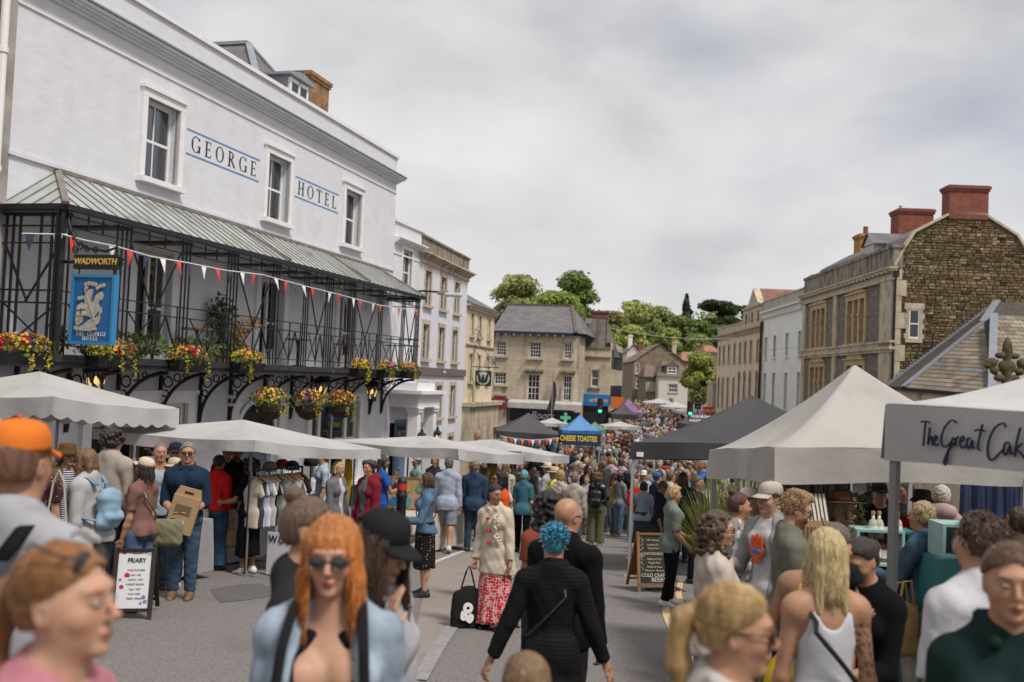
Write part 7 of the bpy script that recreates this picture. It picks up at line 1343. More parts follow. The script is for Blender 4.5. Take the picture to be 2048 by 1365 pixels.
aframe('chalkboard reading COLD CRAFT BEERS in oak frame by the black marquee leg',1272,1342,1036,1150,15.6,10,OAK,mat('chalkboard',(.02,.022,.02),.8,var=.3,vs=4),deco2)
p=at(805,955,16.4);g=gz(p.x,16.4);r=empty('bollard',(p.x,16.4,g),0,'black iron bollard with red reflective band beside the road','bollard');hb=p.z-g;b=MB();b.lathe([(.12,0),(.12,.12),(.085,.16),(.08,hb-.34),(.095,hb-.32),(.095,hb-.28),(.08,hb-.26),(.08,hb-.07),(.06,hb-.01),(.02,hb)],n=16);b.build('post',IRON,r,smooth=True);b=MB();b.lathe([(.083,hb-.2),(.083,hb-.1)],n=16);b.build('red_band',mat('red_band',(.5,.03,.02),.4,var=.1),r)
def table(label,px,Y,w,d,h,rz,col,top=True,group='stall tables',cat='table'):
    p=at(px,1000,Y);r=empty('stall_table',(p.x,Y,gz(p.x,Y)),rz,label,cat,group);b=MB();b.box(-w,w,-d,d,h-.03,h);b.build('table_top',OAK,r);b=MB();V=[];N=60;per=[(-w,-d),(w,-d),(w,d),(-w,d),(-w,-d)]
    for k in range(N+1):
        t=k/N*4;i=min(3,int(t));f=t-i;x=per[i][0]+(per[i+1][0]-per[i][0])*f;y=per[i][1]+(per[i+1][1]-per[i][1])*f;o=.02+.02*math.sin(k*1.3);V+=[(x*1.01,y*1.01,h+.006),(x*(1.02+o),y*(1.02+o),h*.5),(x*(1.03+o),y*(1.04+o*1.5),.06)]
    b.add(V,[(3*k+q,3*k+3+q,3*k+4+q,3*k+1+q) for k in range(N) for q in (0,1)]);b.add([(-w*1.01,-d*1.01,h+.006),(w*1.01,-d*1.01,h+.006),(w*1.01,d*1.01,h+.006),(-w*1.01,d*1.01,h+.006)],[(0,1,2,3)]);b.build('cloth',CLOTH,r,smooth=False,color=col);return r,Vector((p.x,Y,gz(p.x,Y)+h))
AZ=math.pi/2-math.radians(27)
table('white cloth covered stall table behind the box carrier',322,13.2,.6,.35,.75,AZ,(.27,.265,.28));table('white cloth covered table under the T-shirt rail canopy',455,15.6,.7,.35,.75,AZ,(.34,.33,.34));tb,tp=table('cream cloth table of the prints stall beside the bollard',850,19.8,1.1,.4,.75,AZ,(.46,.42,.36));tb2,tp2=table('white cloth table of jars and bottles before the steward',1075,24.6,.9,.35,.78,AZ,(.55,.54,.53))
# T-shirt rail
X0=at(500,940,14.1);X1=at(604,950,15.0);g=gz(X0.x,14.5);zr=at(550,938,14.5).z;r=empty('clothes_rail',(0,0,0),0,'black metal clothes rail of hanging T-shirts','clothes rail');b=MB();A,B_=Vector((X0.x,14.1,zr)),Vector((X1.x,15.0,zr));b.tube([A,B_],.016,8)
for q in (A,B_):b.tube([q,(q.x,q.y,g)],.016,8);b.bar((q.x-.2,q.y+.1,g+.02),(q.x+.2,q.y-.1,g+.02),.03)
b.build('rail',IRON,r);d=(B_-A).normalized();SHC=[('cream',(.50,.44,.36)),('charcoal',(.05,.05,.055)),('pale blue',(.38,.46,.58)),('white',(.58,.58,.60)),('light grey',(.40,.40,.41)),('black',(.02,.02,.022)),('sage green',(.14,.20,.17)),('dusty pink',(.48,.34,.30)),('dark teal',(.05,.10,.12)),('beige',(.44,.37,.29)),('off-white',(.55,.52,.48)),('slate grey',(.10,.11,.12)),('soft black',(.03,.03,.03))]
Jh=skeleton(1.5,'m',((.0,.45,.05,0),(0,.45,.05,0)));tm=top_mesh(Jh,.55,.40,.014,co=.017,wr=.012);tm.transform(Matrix.Translation((0,0,-1.5*.86))@Matrix.Diagonal((1,.42,1,1)))
for i,(cn,c) in enumerate(SHC):
    q=A.lerp(B_,(i+.6)/(len(SHC)+.3));s_=empty('hanging_shirt',(q.x,q.y,q.z-.12),math.atan2(d.y,d.x)+math.pi/2+.25*math.sin(i*2.1),'%s T-shirt on a wooden hanger on the rail' % cn,'T-shirt','T-shirts on the clothes rail');me=tm if i==0 else tm;link('shirt',me,s_,CLOTH,color=c);b=MB();b.tube([(-.2,0,-.04),(-.08,0,.015),(.08,0,.015),(.2,0,-.04)],.014,6);b.build('hanger',mat('pine',(.42,.26,.12),.5,var=.2),s_);b=MB();b.tube([(0,0,.02),(0,0,.09),(.02,0,.12),(0,0,.14),(-.02,0,.12)],.004,4);b.build('hook',ALU,s_)
p=at(570,1078,14.2);g=gz(p.x,14.2);r=empty('stall_sign',(p.x,14.2,g),-.35,'white board lettered WOLFE below the T-shirt rail','sign');b=MB();b.box(-.28,.28,-.01,.01,.02,.62);b.build('board',mat('white_panel'),r);text('lettering','WOLFE',.15,BLACKWOOD,r,(0,-.016,.52),sx=.9,space=1.25)
# prints stall: easel board, yellow post, small wares
r=empty('display_board',(tp.x-.35,tp.y,tp.z),AZ-1.2,'wooden board of earrings and small prints on the prints table','display board');b=MB();b.box(-.38,.38,-.02,.02,.02,.62);b.build('board',mat('cork',(.34,.24,.15),.9,var=.2,vs=9),r);b=MB();b.box(-.41,.41,-.03,-.0,.62,.66);b.box(-.41,.41,-.03,0,0,.04);b.box(-.41,-.38,-.03,0,.04,.62);b.box(.38,.41,-.03,0,.04,.62);b.build('frame',OAK,r)
for i in range(6):b=MB();x=-.26+.26*(i % 3);z=.17+.28*(i//3);b.lathe([(.09,-.005),(.09,.005)],n=12);o=b.build('earring',mat('earring_%d' % i,[(.02,.15,.35),(.05,.3,.28),(.45,.06,.05),(.03,.03,.05),(.4,.3,.05),(.1,.3,.1)][i],.4),r,loc=(x,-.03,z));o.rotation_euler=(math.pi/2,0,0)
p=at(697,905,15.9);g=gz(p.x,15.9);r=empty('draped_post',(p.x,15.9,g),0,'stall post draped in yellow patterned cloth behind the grey cardigan','post');b=MB();b.tube([(0,0,0),(0,0,p.z-g)],.02,6);b.build('post',IRON,r);b=MB();b.add([(-.06+.02*math.sin(k),-.03,.5+k*.15) for k in range(9)]+[(.07+.02*math.cos(k),-.05,.5+k*.15) for k in range(9)],[(k,9+k,10+k,k+1) for k in range(8)]);b.build('drape',pattern('yellow_print',(.50,.30,.02),(.05,.04,.03),22,.18),r)
for i,(px,py,Y,c) in enumerate(((565,925,17,(.35,.02,.03)),(585,928,17,(.02,.03,.06)),(622,920,17,(.02,.02,.02)),(540,930,16.5,(.3,.25,.18)))):
    p=at(px,py,Y);r=empty('display_hat',(p.x,Y,p.z-.1),0,['maroon cap','navy cap','black cap','straw coloured cap'][i]+' displayed on a stand at the T-shirt stall','hat','caps shown at the T-shirt stall');b=MB();b.lathe([(.12,0),(.125,.05),(.11,.11),(.06,.15),(.01,.16)],n=14);b.build('crown',CLOTH,r,smooth=True,color=c);b=MB();b.tube([(0,0,.0),(0,0,gz(p.x,Y)-p.z+.1)],.015,5);b.build('stand',IRON,r);b=MB();b.add([(.1*math.cos(a),-.1*abs(math.sin(a))-.08*abs(math.sin(a)),.0) for a in [math.pi*k/8 for k in range(9)]]+[(.1*math.cos(a),-.09*abs(math.sin(a)),.03) for a in [math.pi*k/8 for k in range(9)]],[(k,k+1,10+k,9+k) for k in range(8)]);b.build('peak',CLOTH,r,color=c)
# small jars on the far table
for i in range(12):r=empty('jar',(tp2.x-.6+.11*i,tp2.y-.1+.2*((i*7) % 3)/3+.05*i,tp2.z+.006),0,'%s jar with pale lid, %s along the white table' % (('amber','clear','dark')[i % 3],('first','second','third','fourth','fifth','sixth','seventh','eighth','ninth','tenth','eleventh','last')[i]),'jar','jars on the white table');b=MB();b.lathe([(.035,0),(.04,.02),(.04,.1),(.03,.13)],n=10);b.build('glass',[mat('amber_jar',(.25,.10,.02),.2,var=0),mat('clear_jar',(.35,.35,.32),.15,var=0),DGLASS][i % 3],r);b=MB();b.lathe([(.034,.13),(.034,.155)],n=10);b.build('lid',WHITE,r)
# drinks stall: teal counter, crates, bottles, backdrops
TEAL=mat('teal_paint',(.035,.17,.185),.6,var=.15,vs=3);MINTC=mat('pale_mint_wood',(.27,.42,.40),.6,var=.12,vs=5);C0=at(1790,1100,8.6);gc=gz(C0.x,8.6);r=empty('stall_counter',(C0.x,8.6,gc),0,'teal painted counter of the bottled drinks stall','counter');b=MB();b.box(-.45,.75,-.3,.3,0,.72);b.box(-.48,.78,-.33,.33,.72,.75);b.build('counter',TEAL,r)
def crate(label,px,py,Y,w,h,d,m,zb=None):
    p=at(px,py,Y);r=empty('bottle_crate',(p.x,Y,p.z),0,label,'crate','crates of the drinks stall');b=MB();b.box(-w,w,d-.015,d,0,h);b.build('back',m,r)
    for sx in (-1,1):b=MB();b.box(sx*w-.012,sx*w+.012,-d,d-.016,0,h);b.build('side',m,r)
    for z in (0,h-.02):b=MB();b.box(-w+.013,w-.013,-d,d-.016,z,z+.02);b.build('slat',m,r)
    return p
def bottle(label,x,y,z,c,s=1.0):
    r=empty('drink_bottle',(x,y,z),0,label,'bottle','bottles of the drinks stall');r.scale=(s,s,s);b=MB();b.lathe([(.036,0),(.04,.01),(.04,.12),(.03,.15),(.014,.165),(.013,.2)],n=14);b.build('glass',mat('bottle_%s' % c,{'amber':(.26,.09,.02),'clear':(.42,.38,.30),'rose':(.3,.12,.09)}[c],.08,var=0,spec=.6),r,smooth=True);b=MB();b.lathe([(.017,.2),(.017,.23)],n=10);b.build('cork',mat('cork'),r);b=MB();b.lathe([(.0412,.035),(.0412,.105)],n=14);b.build('paper_label',WHITE,r)
p=crate('pale mint crate of bottles at left on the counter',1750,1128,8.5,.19,.30,.12,MINTC);p2=crate('teal crate of bottles at right on the counter',1772,1128,8.62,.19,.30,.12,TEAL);p3=crate('pale mint shelf crate of bottles on the right hand stand',1922,1112,7.6,.19,.25,.14,MINTC);b=MB()
for i,(px,py,Y,c,lb) in enumerate(((1745,1077,8.5,'clear','clear bottle left on top of the crate'),(1757,1077,8.5,'clear','clear bottle right on top of the crate'),(1794,1077,8.6,'clear','clear bottle standing alone behind the tent leg'),(1743,1123,8.44,'amber','amber bottle first inside the mint crate'),(1752,1123,8.45,'rose','reddish bottle second inside the mint crate'),(1764,1124,8.5,'amber','amber bottle third inside the crates'),(1778,1124,8.5,'rose','reddish bottle fourth inside the crates'),(1797,1126,8.5,'amber','amber bottle last inside the crates'),(1914,1107,7.55,'clear','pale bottle left in the right hand crate'),(1929,1107,7.55,'clear','pale bottle right in the right hand crate'))):q=at(px,py,Y);bottle(lb,q.x,Y,q.z,c)
q=at(1922,1150,7.6);r=empty('bottle_stand',(q.x,7.6,gz(q.x,7.6)),0,'teal stand carrying the right hand crate','stand');b=MB();b.box(-.25,.25,-.18,.18,0,p3.z-gz(q.x,7.6)-.003);b.build('stand',TEAL,r)
def backdrop(name,label,pa,pb,Y0,Y1,yt,m):
    A,B_=at(pa,yt,Y0),at(pb,yt,Y1);b=MB();V=[];N=40
    for k in range(N+1):
        q=A.lerp(B_,k/N)
        for z in (1.9+.0,.9,.1):V.append((q.x,q.y+.03*math.sin(k*.9+z*2)+.02*math.sin(k*2.3),gz(q.x,q.y)+z))
    b.add(V,[(3*k+j,3*k+j+1,3*k+4+j,3*k+3+j) for k in range(N) for j in (0,1)]);tag(b.build(name,m,smooth=True),label,'backdrop')
backdrop('tent_side_sheet','crumpled black plastic sheet hanging as tent side behind the fedora',1560,1702,12.0,11.6,950,mat('black_plastic',(.02,.02,.022),.32,var=.3,vs=3,bump=.6,bs=5));backdrop('tent_side_sheet','dark blue cloth side sheet at the back right of the cream marquee',1920,2110,11.6,11.4,950,mat('blue_side_cloth',(.02,.035,.085),.7,var=.3,vs=3,bump=.4,bs=4))
q=at(1614,1062,8.4);r=empty('wicker_case',(q.x,8.4,q.z-.1),.1,'striped wicker case of food on a crate at the drinks stall','basket');b=MB();b.box(-.28,.28,-.2,.2,0,.16);b.build('case',pattern('wicker',(.12,.07,.03),(.30,.2,.1),10,.35,stripes='X'),r);b=MB();b.add([(-.28,.2,.16),(.28,.2,.16),(.28,.3,.38),(-.28,.3,.38)],[(0,1,2,3)]);b.build('lid',pattern('striped_lining',(.5,.46,.40),(.06,.05,.05),9,.35,stripes='X'),r);b=MB();b.box(-.3,.3,-.22,.22,gz(q.x,8.4)-q.z+.1,-.003);b.build('stand',OAK,r)
q=at(1500,1120,8.5);r=empty('plastic_bag',(q.x-.08,8.35,q.z-.16),.3,'thin white plastic carrier bag held by the woman with the bun','bag');v=Vol(np.arange(-.2,.2,.012),np.arange(-.12,.12,.012),np.arange(-.02,.6,.012));v.ell((0,0,.15),(.13,.07,.17),.02);v.cone((-.09,0,.28),(-.06,0,.52),.02,.012,.03);v.cone((.09,0,.28),(.05,0,.52),.02,.012,.03);v.wrinkle(.012,40,4);link('bag',np_mesh('bag',*v.net()),r,mat('thin_plastic',(.55,.56,.58),.35,var=.1))
# bunting under the grey tent
A,B_=at(1000,872,40.2),at(1118,876,40.2);r=empty('bunting',(0,0,0),0,'multicoloured bunting strung under the dark grey tent','bunting');b=MB();b.tube([A.lerp(B_,k/10)-Vector((0,0,.12*math.sin(math.pi*k/10))) for k in range(11)],.015,4);b.build('string',WHITE,r);FC2=[mat('flag_purple',(.12,.08,.28),.8),mat('flag_orange',(.65,.28,.03),.8),FC[0],FC[2],FC[1]]
for k in range(17):q=A.lerp(B_,(k+.5)/17)-Vector((0,0,.12*math.sin(math.pi*(k+.5)/17)));m=MB();m.add([q+Vector((-.08,0,0)),q+Vector((.08,0,0)),q+Vector((.0,-.04,-.26)),q+Vector((0,-.03,-.1))],[(0,2,3),(0,3,1),(1,3,2)]);m.build('flag',FC2[k % 5],r)
# ================================================================ people one can tell apart
def bag(name,label,loc,rz,w,h,d,col,strap=None,m=None,cat='bag',flap=False,round_=False,group='bags carried at the market'):
    r=empty(name,loc,rz,label,cat,group);v=Vol(np.arange(-w,w,max(.008,w/26)),np.arange(-d*1.4,d*1.4,max(.008,w/26)),np.arange(-h*.2,h*1.2,max(.008,h/34)))
    v.ell((0,0,h*.5),(w*.5,d*.5,h*.52),.02)
    for sx in (-1,1):v.cone((sx*w*.36,0,h*.12),(sx*w*.34,0,h*.85),d*.36,d*.26,.05)
    v.cone((-w*.3,0,h*.12),(w*.3,0,h*.12),d*.42,d*.42,.04);v.wrinkle(.006,30,int(w*1000));v.clip((0,0,h),(0,0,1));link('body',np_mesh('bag',*v.net()),r,m or CLOTH,color=col)
    if strap:
        b=MB()
        for st in strap:b.tube(st,.010,5)
        b.build('strap',m or CLOTH,r,color=tuple(c*.8 for c in col))
    return r
def wpt(o,J,p):return o.matrix_basis@Vector(p)
def hand_pt(o,J,i,dz=-.09):sh,el,wr,d2=J['arm'][i];return wpt(o,J,wr+d2*.08)
def backpack(o,J,label,col,m=None,sz=1.0,group='backpacks worn at the market'):
    H=J['H'];T=J['T'];b=MB();r=empty('backpack',o.location,o.rotation_euler.z,label,'backpack',group);U=lambda x,y,z:T(np.array((x,y,z))*H)
    v=Vol(np.arange(-.3,.3,.014),np.arange(-.45,.15,.014),np.arange(.45*H,.86*H,.014));c=U(0,-.125,.67);v.ell(c,(.135*sz,.095*sz,.21*sz),.03);v.cone(c+(-.09*sz,0,-.13),c+(.09*sz,0,-.13),.075*sz,.075*sz,.04);v.cone(c+(-.09*sz,0,.1),c+(.09*sz,0,.1),.07*sz,.07*sz,.04);v.cone(c+(-.07,-.06,-.08),c+(.07,-.06,-.08),.05,.05,.02);v.wrinkle(.005,25,3);link('body',np_mesh('pack',*v.net()),r,m or CLOTH,color=col);sw=J['sw']
    for sx in (-1,1):
        P=[U(sx*.045,-.09,.79),U(sx*.055,-.045,.835),U(sx*.06,.005,.842),U(sx*.062,.055,.80),U(sx*.068,.082,.73),U(sx*.09,.05,.66),U(sx*.10,-.03,.62),U(sx*.08,-.10,.60)];w=.03;V=[]
        for i,p in enumerate(P):p=p+np.array((0,(.018 if p[1]>0 else -.01),.014));V+=[p+np.array((-w*.8,0,0)),p+np.array((w*.8,0,0))]
        q=MB();q.add(V,[(2*k,2*k+1,2*k+3,2*k+2) for k in range(len(P)-1)]);s_=q.build('strap',m or CLOTH,r,smooth=True,color=tuple(c*.8 for c in col));md=s_.modifiers.new('t','SOLIDIFY');md.thickness=.012
    q=MB();q.tube([c+(-.03,.06,.2*sz),c+(-.02,.06,.25*sz),c+(.02,.06,.25*sz),c+(.03,.06,.2*sz)],.012,6);q.build('handle',m or CLOTH,r,color=col);return r
def strap_over(o,J,col=(.02,.018,.016),side=1,w=.016):  # crossbody strap round the torso
    H=J['H'];T=J['T'];b=MB();bb=J['bulk'];P=[]
    for k in range(25):
        a=2*math.pi*k/24;z=.69+.115*side*math.cos(a);t=(z-.56)/.25;rx=(.100+.01*math.sin(t*3))*bb*H+.02;ry=.078*bb*H+.02;x=math.cos(a)*rx*(.95 if z<.75 else .62);y=math.sin(a)*ry;P.append(T(np.array((x,y-.002*H,(z)*H))))
    b.tube(P,w*.5,5);b.build('strap',LEATHER,o,color=col)
N_=dict
den=lambda **k:dict(m=DENIM,**k)
S=(.02,.02,.02);WS=(.55,.54,.52)
# ---- nearest, out of focus
person('auburn haired woman in profile at the lower left corner, glasses on her head',140,1086,1.9,97,skin='pale',hair=((.30,.13,.045),'pony',dict(L=1.1,t=.004)),top=((.55,.22,.26),dict(sleeve=1.9)),legs=((.05,.07,.12),den()),specs=dict(up=True,col=(.03,.02,.015),big=1.1),fine=.0048,co=.014,locks=dict(kind='pull',n=1100,L=1.0,r=.0019),head=(0,-.08,0),lips=(.5,.2,.18))
def f2(o,J):backpack(o,J,'black backpack worn by the man in the orange cap',(.012,.012,.014),sz=1.15)
person('man in orange cap and pale grey shirt seen from behind at the left edge',46,834,3.15,8,sex='m',skin='fair',hair=((.18,.09,.05),'buzz'),top=((.40,.40,.43),dict(sleeve=1.2,collar=True,g=.022)),legs=((.03,.04,.06),den()),hat=('cap',(.62,.16,.025),False),fine=.0055,co=.012,extra=f2,bulk=1.08)
def f3(o,J):
    H=J['H'];T=J['T'];b=MB()
    for sx in (-1,1):P=[T(np.array(p)*H) for p in ((sx*.052,-.02,.85),(sx*.058,.03,.842),(sx*.066,.08,.79),(sx*.074,.10,.70),(sx*.085,.08,.60))];b.tube([p+np.array((0,.022,.01)) for p in P],.016,6)
    b.build('rucksack_strap',CLOTH,o,color=(.015,.014,.016))
    for z in (.76,.70,.64):b=MB();p=T(np.array((.075,.085,z))*H);b.tube([p,p+np.array((0,.012,0))],.009,8);b.build('button',mat('brass',(.5,.36,.16),.35,var=0,metal=.7),o)
person('ginger haired woman in sunglasses and pale denim jacket walking towards the camera',668,1036,2.9,176,skin='pale',hair=((.50,.17,.035),'long',dict(L=1.0,t=.05,fringe=True)),top=[((.02,.02,.022),dict(sleeve=0.1,hem=.6,g=.006,tank=True,neck=.02,vneck=1.05)),((.31,.38,.46),den(sleeve=1.95,hem=.53,g=.022,openf=.052,collar=True,neck=.012,name='denim_jacket'))],legs=((.02,.02,.025),{}),specs=dict(sun=True,col=(.10,.05,.02),big=1.08),fine=.0044,co=.0105,locks=dict(n=900,L=1.35,r=.0021,wave=.013,width=1.7),lips=(.52,.06,.09),extra=f3,head=(.03,.03,0))
person('man with shaved sides and top knot in black T-shirt behind the ginger woman',624,996,3.5,86,sex='m',skin='fair',hair=((.14,.085,.05),'bun',dict(t=.018)),top=((.028,.027,.03),dict(sleeve=.72,g=.02)),legs=((.02,.02,.02),{}),fine=.0055,co=.012,head=(0,.03,0),arms=((.1,.12,.2,.05),(-.15,.18,.25,.02)))
def f5(o,J):
    H=J['H'];T=J['T'];b=MB()
    P=[T(np.array(p)*H) for p in ((.05,-.08,.80),(.06,-.02,.845),(.064,.03,.835),(.07,.08,.76),(.08,.07,.66))];b.tube([p+np.array((0,.02,.012)) for p in P],.02,6);b.build('rucksack_strap',CLOTH,o,color=(.012,.012,.013))
person('long haired woman in black cap and grey hoodie with her hand at her mouth',772,1012,3.4,118,skin='pale',hair=((.075,.04,.025),'long',dict(L=1.6,t=.03)),top=((.42,.42,.44),dict(sleeve=1.97,hem=.48,g=.028,hood=True,wr=.011)),legs=((.05,.06,.09),den()),hat=('cap',(.016,.016,.017)),fine=.005,co=.0115,locks=dict(n=520,L=1.9,r=.0022,wave=.010),head=(.06,.32,0),arms=((.05,.12,.35,.02),(.4,.1,2.72,.5)),hands=('relaxed','flat'),extra=f5)
person('blonde woman in dark sunglasses with ponytail in profile at the lower right',1476,1168,2.4,98,skin='fair',hair=((.42,.27,.11),'pony',dict(L=.9,t=.004)),top=((.55,.52,.48),dict(sleeve=1.9,collar=True)),legs=((.04,.06,.1),den()),specs=dict(sun=True,col=(.06,.025,.012),big=1.12),fine=.0048,co=.012,locks=dict(kind='pull',n=1100,L=.85,r=.0019),head=(0,.05,0))
person('light brown haired child at the bottom edge in front of the blue haired man',1056,1306,2.9,5,skin='pale',hair=((.22,.13,.06),'bob',dict(t=.04)),top=((.3,.3,.33),dict(sleeve=1.5)),legs=((.05,.06,.1),den()),fine=.006,co=.012)
person('blue haired man in long black striped jacket walking away with arms out',1110,1052,5.9,3,sex='m',skin='fair',hair=((.06,.27,.40),'quiff',dict(t=.0)),top=((.016,.017,.017),dict(sleeve=1.9,hem=.30,g=.02,flare=.16,m=pattern('black_ribbed_cloth',(.006,.006,.006),(.010,.010,.010),14,.3,stripes='Z'),collar=True,name='jacket')),legs=((.014,.014,.015),{}),fine=.0065,co=.0125,arms=((-.12,.36,.10,-.05),(-.08,.33,.15,-.05)),stride=.25,extra=lambda o,J:strap_over(o,J,(.02,.02,.02),1),bulk=1.0,locks=dict(kind='tuft',n=560,L=.2,r=.0036),stubble=(.3,.25,.22,.3))
person('bald man in black jacket beside the blue haired man',1138,997,6.2,28,sex='m',skin='fair',hair=((.24,.2,.17),'bald'),top=((.014,.014,.016),dict(sleeve=1.95,hem=.47,g=.028,collar=True)),legs=((.02,.022,.03),{}),fine=.007,co=.013,head=(.35,0,0),specs=dict(sun=False))
person('woman with long dark curly hair walking ahead of the bald man',1097,985,7.4,338,skin='brown',hair=((.022,.013,.012),'curly',dict(L=.95,t=.10)),top=((.25,.07,.04),dict(sleeve=.5)),legs=((.03,.03,.04),den()),fine=.008,co=.014)
# ---- the sharp middle distance
def f11(o,J):
    H=J['H'];T=J['T']
    for z in (.775,.69,.605):b=MB();p=T(np.array((.012,.088 if z>.7 else .086,z))*H);b.tube([p+np.array((0,-.02,0)),p+np.array((0,.03,0))],.018,10);b.build('button',mat('red_button',(.5,.03,.04),.4,var=0),o)
    b=MB()
    for k in range(9):a=T(np.array((-.05-.012*math.sin(k),.055+.01*math.cos(k*2),.80-.022*k))*H);b.tube([a,a+np.array((.03,.03,-.03)),a+np.array((-.01,.045,-.05))],.014,5)
    b.build('ruffle',CLOTH,o,color=(.60,.53,.42));hp_=hand_pt(o,J,1);r=bag('tote_bag','black tote bag with white lettering hanging from her hand',(hp_.x-.05,hp_.y,hp_.z-.83),math.radians(20),.36,.62,.16,(.015,.015,.016),[[(-.08,0,.60),(-.03,0,.78),(0,0,.84),(.03,0,.78),(.08,0,.60)]]);text('lettering','go',.2,WHITE,r,(-.05,-.092,.36),rot=(math.pi/2,math.radians(-72),0),ext=.012,bold=.01)
o11,J11=person('smiling woman in cream coat over long red polka dot dress',992,969,11.15,205,skin=(.32,.165,.10),hair=((.025,.016,.014),'pony',dict(L=.7,t=.045)),top=[((.62,.54,.42),dict(sleeve=1.93,hem=.385,g=.026,flare=.20,collar=True,name='coat',m=CLOTH,wr=.009))],skirt=((.6,.2,.2),dict(m=pattern('red_polka_dot_cloth',(.55,.33,.31),(.46,.014,.035),32,.47),hem=.045,r0=.09,r1=.155,folds=13,amp=.10)),shoes=(.015,.015,.015),fine=.0075,co=.0125,head=(-1.0,.12,-.12),side=.06,lean=.05,arms=((.10,.12,.15,.0),(.10,.16,.22,.02)),hands=('grip','grip'),extra=f11,lips=(.45,.10,.11))
person('long dark haired woman in sunglasses and orange T-shirt behind the cream coat',1000,941,13.2,250,skin='fair',hair=((.016,.013,.013),'long',dict(L=.75)),top=((.62,.09,.02),dict(sleeve=.7,hem=.52)),legs=((.06,.07,.09),den(hem=.30)),shoes=S,specs=dict(sun=True),arms=((.1,.1,.3,.05),(-.05,.14,.3,.0)))
def f13(o,J):strap_over(o,J,(.08,.06,.03),-1);p=wpt(o,J,np.array((.12,-.02,.52))*J['H']);bag('shoulder_bag','small olive shoulder bag at the hip of the denim jacket woman',(p.x,p.y,p.z-.1),o.rotation_euler.z+1.5,.22,.17,.09,(.13,.10,.045))
person('brown haired woman in denim jacket and black floral skirt looking left',853,946,13.3,262,skin='pale',hair=((.07,.035,.022),'bob',dict(t=.035)),top=((.10,.17,.27),den(sleeve=1.9,hem=.52,g=.02,collar=True,name='denim_jacket')),skirt=((0,0,0),dict(m=pattern('black_floral_cloth',(.012,.011,.012),(.52,.36,.24),26,.17),hem=.235,r1=.125,folds=9,amp=.08)),shoes=S,arms=((.35,.12,1.2,.1),(.05,.1,.4,.05)),extra=f13,hands=('grip','relaxed'))
person('man in pale blue shirt and grey shorts seen from behind',899,914,19.6,3,sex='m',hair=((.16,.13,.11),'short'),top=((.38,.42,.52),dict(sleeve=1.85,hem=.46,g=.024,collar=True)),legs=((.22,.24,.28),dict(hem=.29,g=.028,flare=.012)),shoes=(.5,.46,.4),stride=.5,bulk=1.12)
person('grey haired man in navy jacket beside the pale blue shirt',952,922,20.0,8,sex='m',hair=((.22,.19,.16),'short'),top=((.035,.06,.12),dict(sleeve=1.95,hem=.46,g=.028)),legs=((.04,.06,.10),den()),bulk=1.1)
person('man with brown hair in checked shirt behind the navy jacket',972,936,22.5,60,sex='m',hair=((.14,.08,.045),'short'),top=((.16,.2,.19),dict(sleeve=1.3,collar=True)),legs=((.04,.05,.08),den()))
person('turquoise haired person in teal T-shirt and black leggings walking away',1049,940,20.6,10,hair=((.15,.38,.38),'short',dict(t=.05)),top=((.055,.15,.20),dict(sleeve=.75,hem=.47,g=.02)),legs=((.012,.012,.014),dict(g=.006)),stride=.4,skin='pale')
person('woman with tan shoulder bag and long brown hair in white top by the table',1012,925,23.5,350,hair=((.2,.11,.055),'long',dict(L=.7)),top=((.55,.50,.44),dict(sleeve=1.2)),legs=((.3,.28,.24),{}))
def f18(o,J):backpack(o,J,'black leather backpack on the woman in olive trousers',(.015,.015,.017),LEATHER,.8)
person('curly brown haired woman in black leather jacket and wide olive trousers',1196,945,23.6,12,hair=((.16,.075,.03),'curly',dict(L=.35,t=.06)),top=((.02,.022,.023),dict(sleeve=1.93,hem=.52,m=LEATHER)),legs=((.12,.125,.065),dict(g=.035,flare=.04)),shoes=WS,extra=f18)
vest=mat('hi_vis_cloth',(.62,.66,.06),.6,var=.08)
person('steward in yellow hi-vis vest and straw hat facing the stalls',1108,934,21.4,250,sex='m',skin='tan',hair=((.3,.27,.23),'short'),top=[((.12,.13,.16),dict(sleeve=.7)),((1,1,1),dict(sleeve=.12,g=.026,hem=.5,m=vest,name='vest',vneck=.3))],legs=((.05,.05,.06),{}),hat=('straw',(.52,.42,.28)))
person('woman with honey blonde bob in cream top near the steward',1122,940,20.2,20,hair=((.42,.26,.11),'bob',dict(t=.045)),top=((.52,.46,.38),dict(sleeve=1.2)),legs=((.10,.15,.24),den()))
def f21(o,J):strap_over(o,J,(.02,.02,.02),-1)
person('older man in beige jacket with black crossbody strap',1150,946,19.6,15,sex='m',hair=((.20,.16,.12),'short'),top=((.46,.41,.34),dict(sleeve=1.9,hem=.48,g=.026)),legs=((.12,.17,.26),den()),extra=f21)
person('person in white straw hat and pale shirt by the prints table',1094,925,24.5,300,hair=((.2,.15,.1),'short'),top=((.42,.42,.46),dict(sleeve=1.3)),legs=((.05,.06,.09),den()),hat=('straw',(.58,.52,.42)))
person('woman in pink jumper and bright red patterned trousers',1223,914,31.5,5,hair=((.45,.24,.10),'bun'),top=((.52,.32,.40),dict(sleeve=1.9)),legs=((.5,.02,.02),dict(g=.03,flare=.02,m=pattern('red_print_cloth',(.55,.025,.02),(.62,.18,.05),14,.2))),shoes=(.6,.2,.05))
person('woman in long pale lavender dress beside the red trousers',1243,916,32.0,20,hair=((.06,.035,.025),'long',dict(L=.6)),top=((.45,.42,.52),dict(sleeve=.6)),skirt=((.42,.43,.55),dict(hem=.04,r1=.16)))
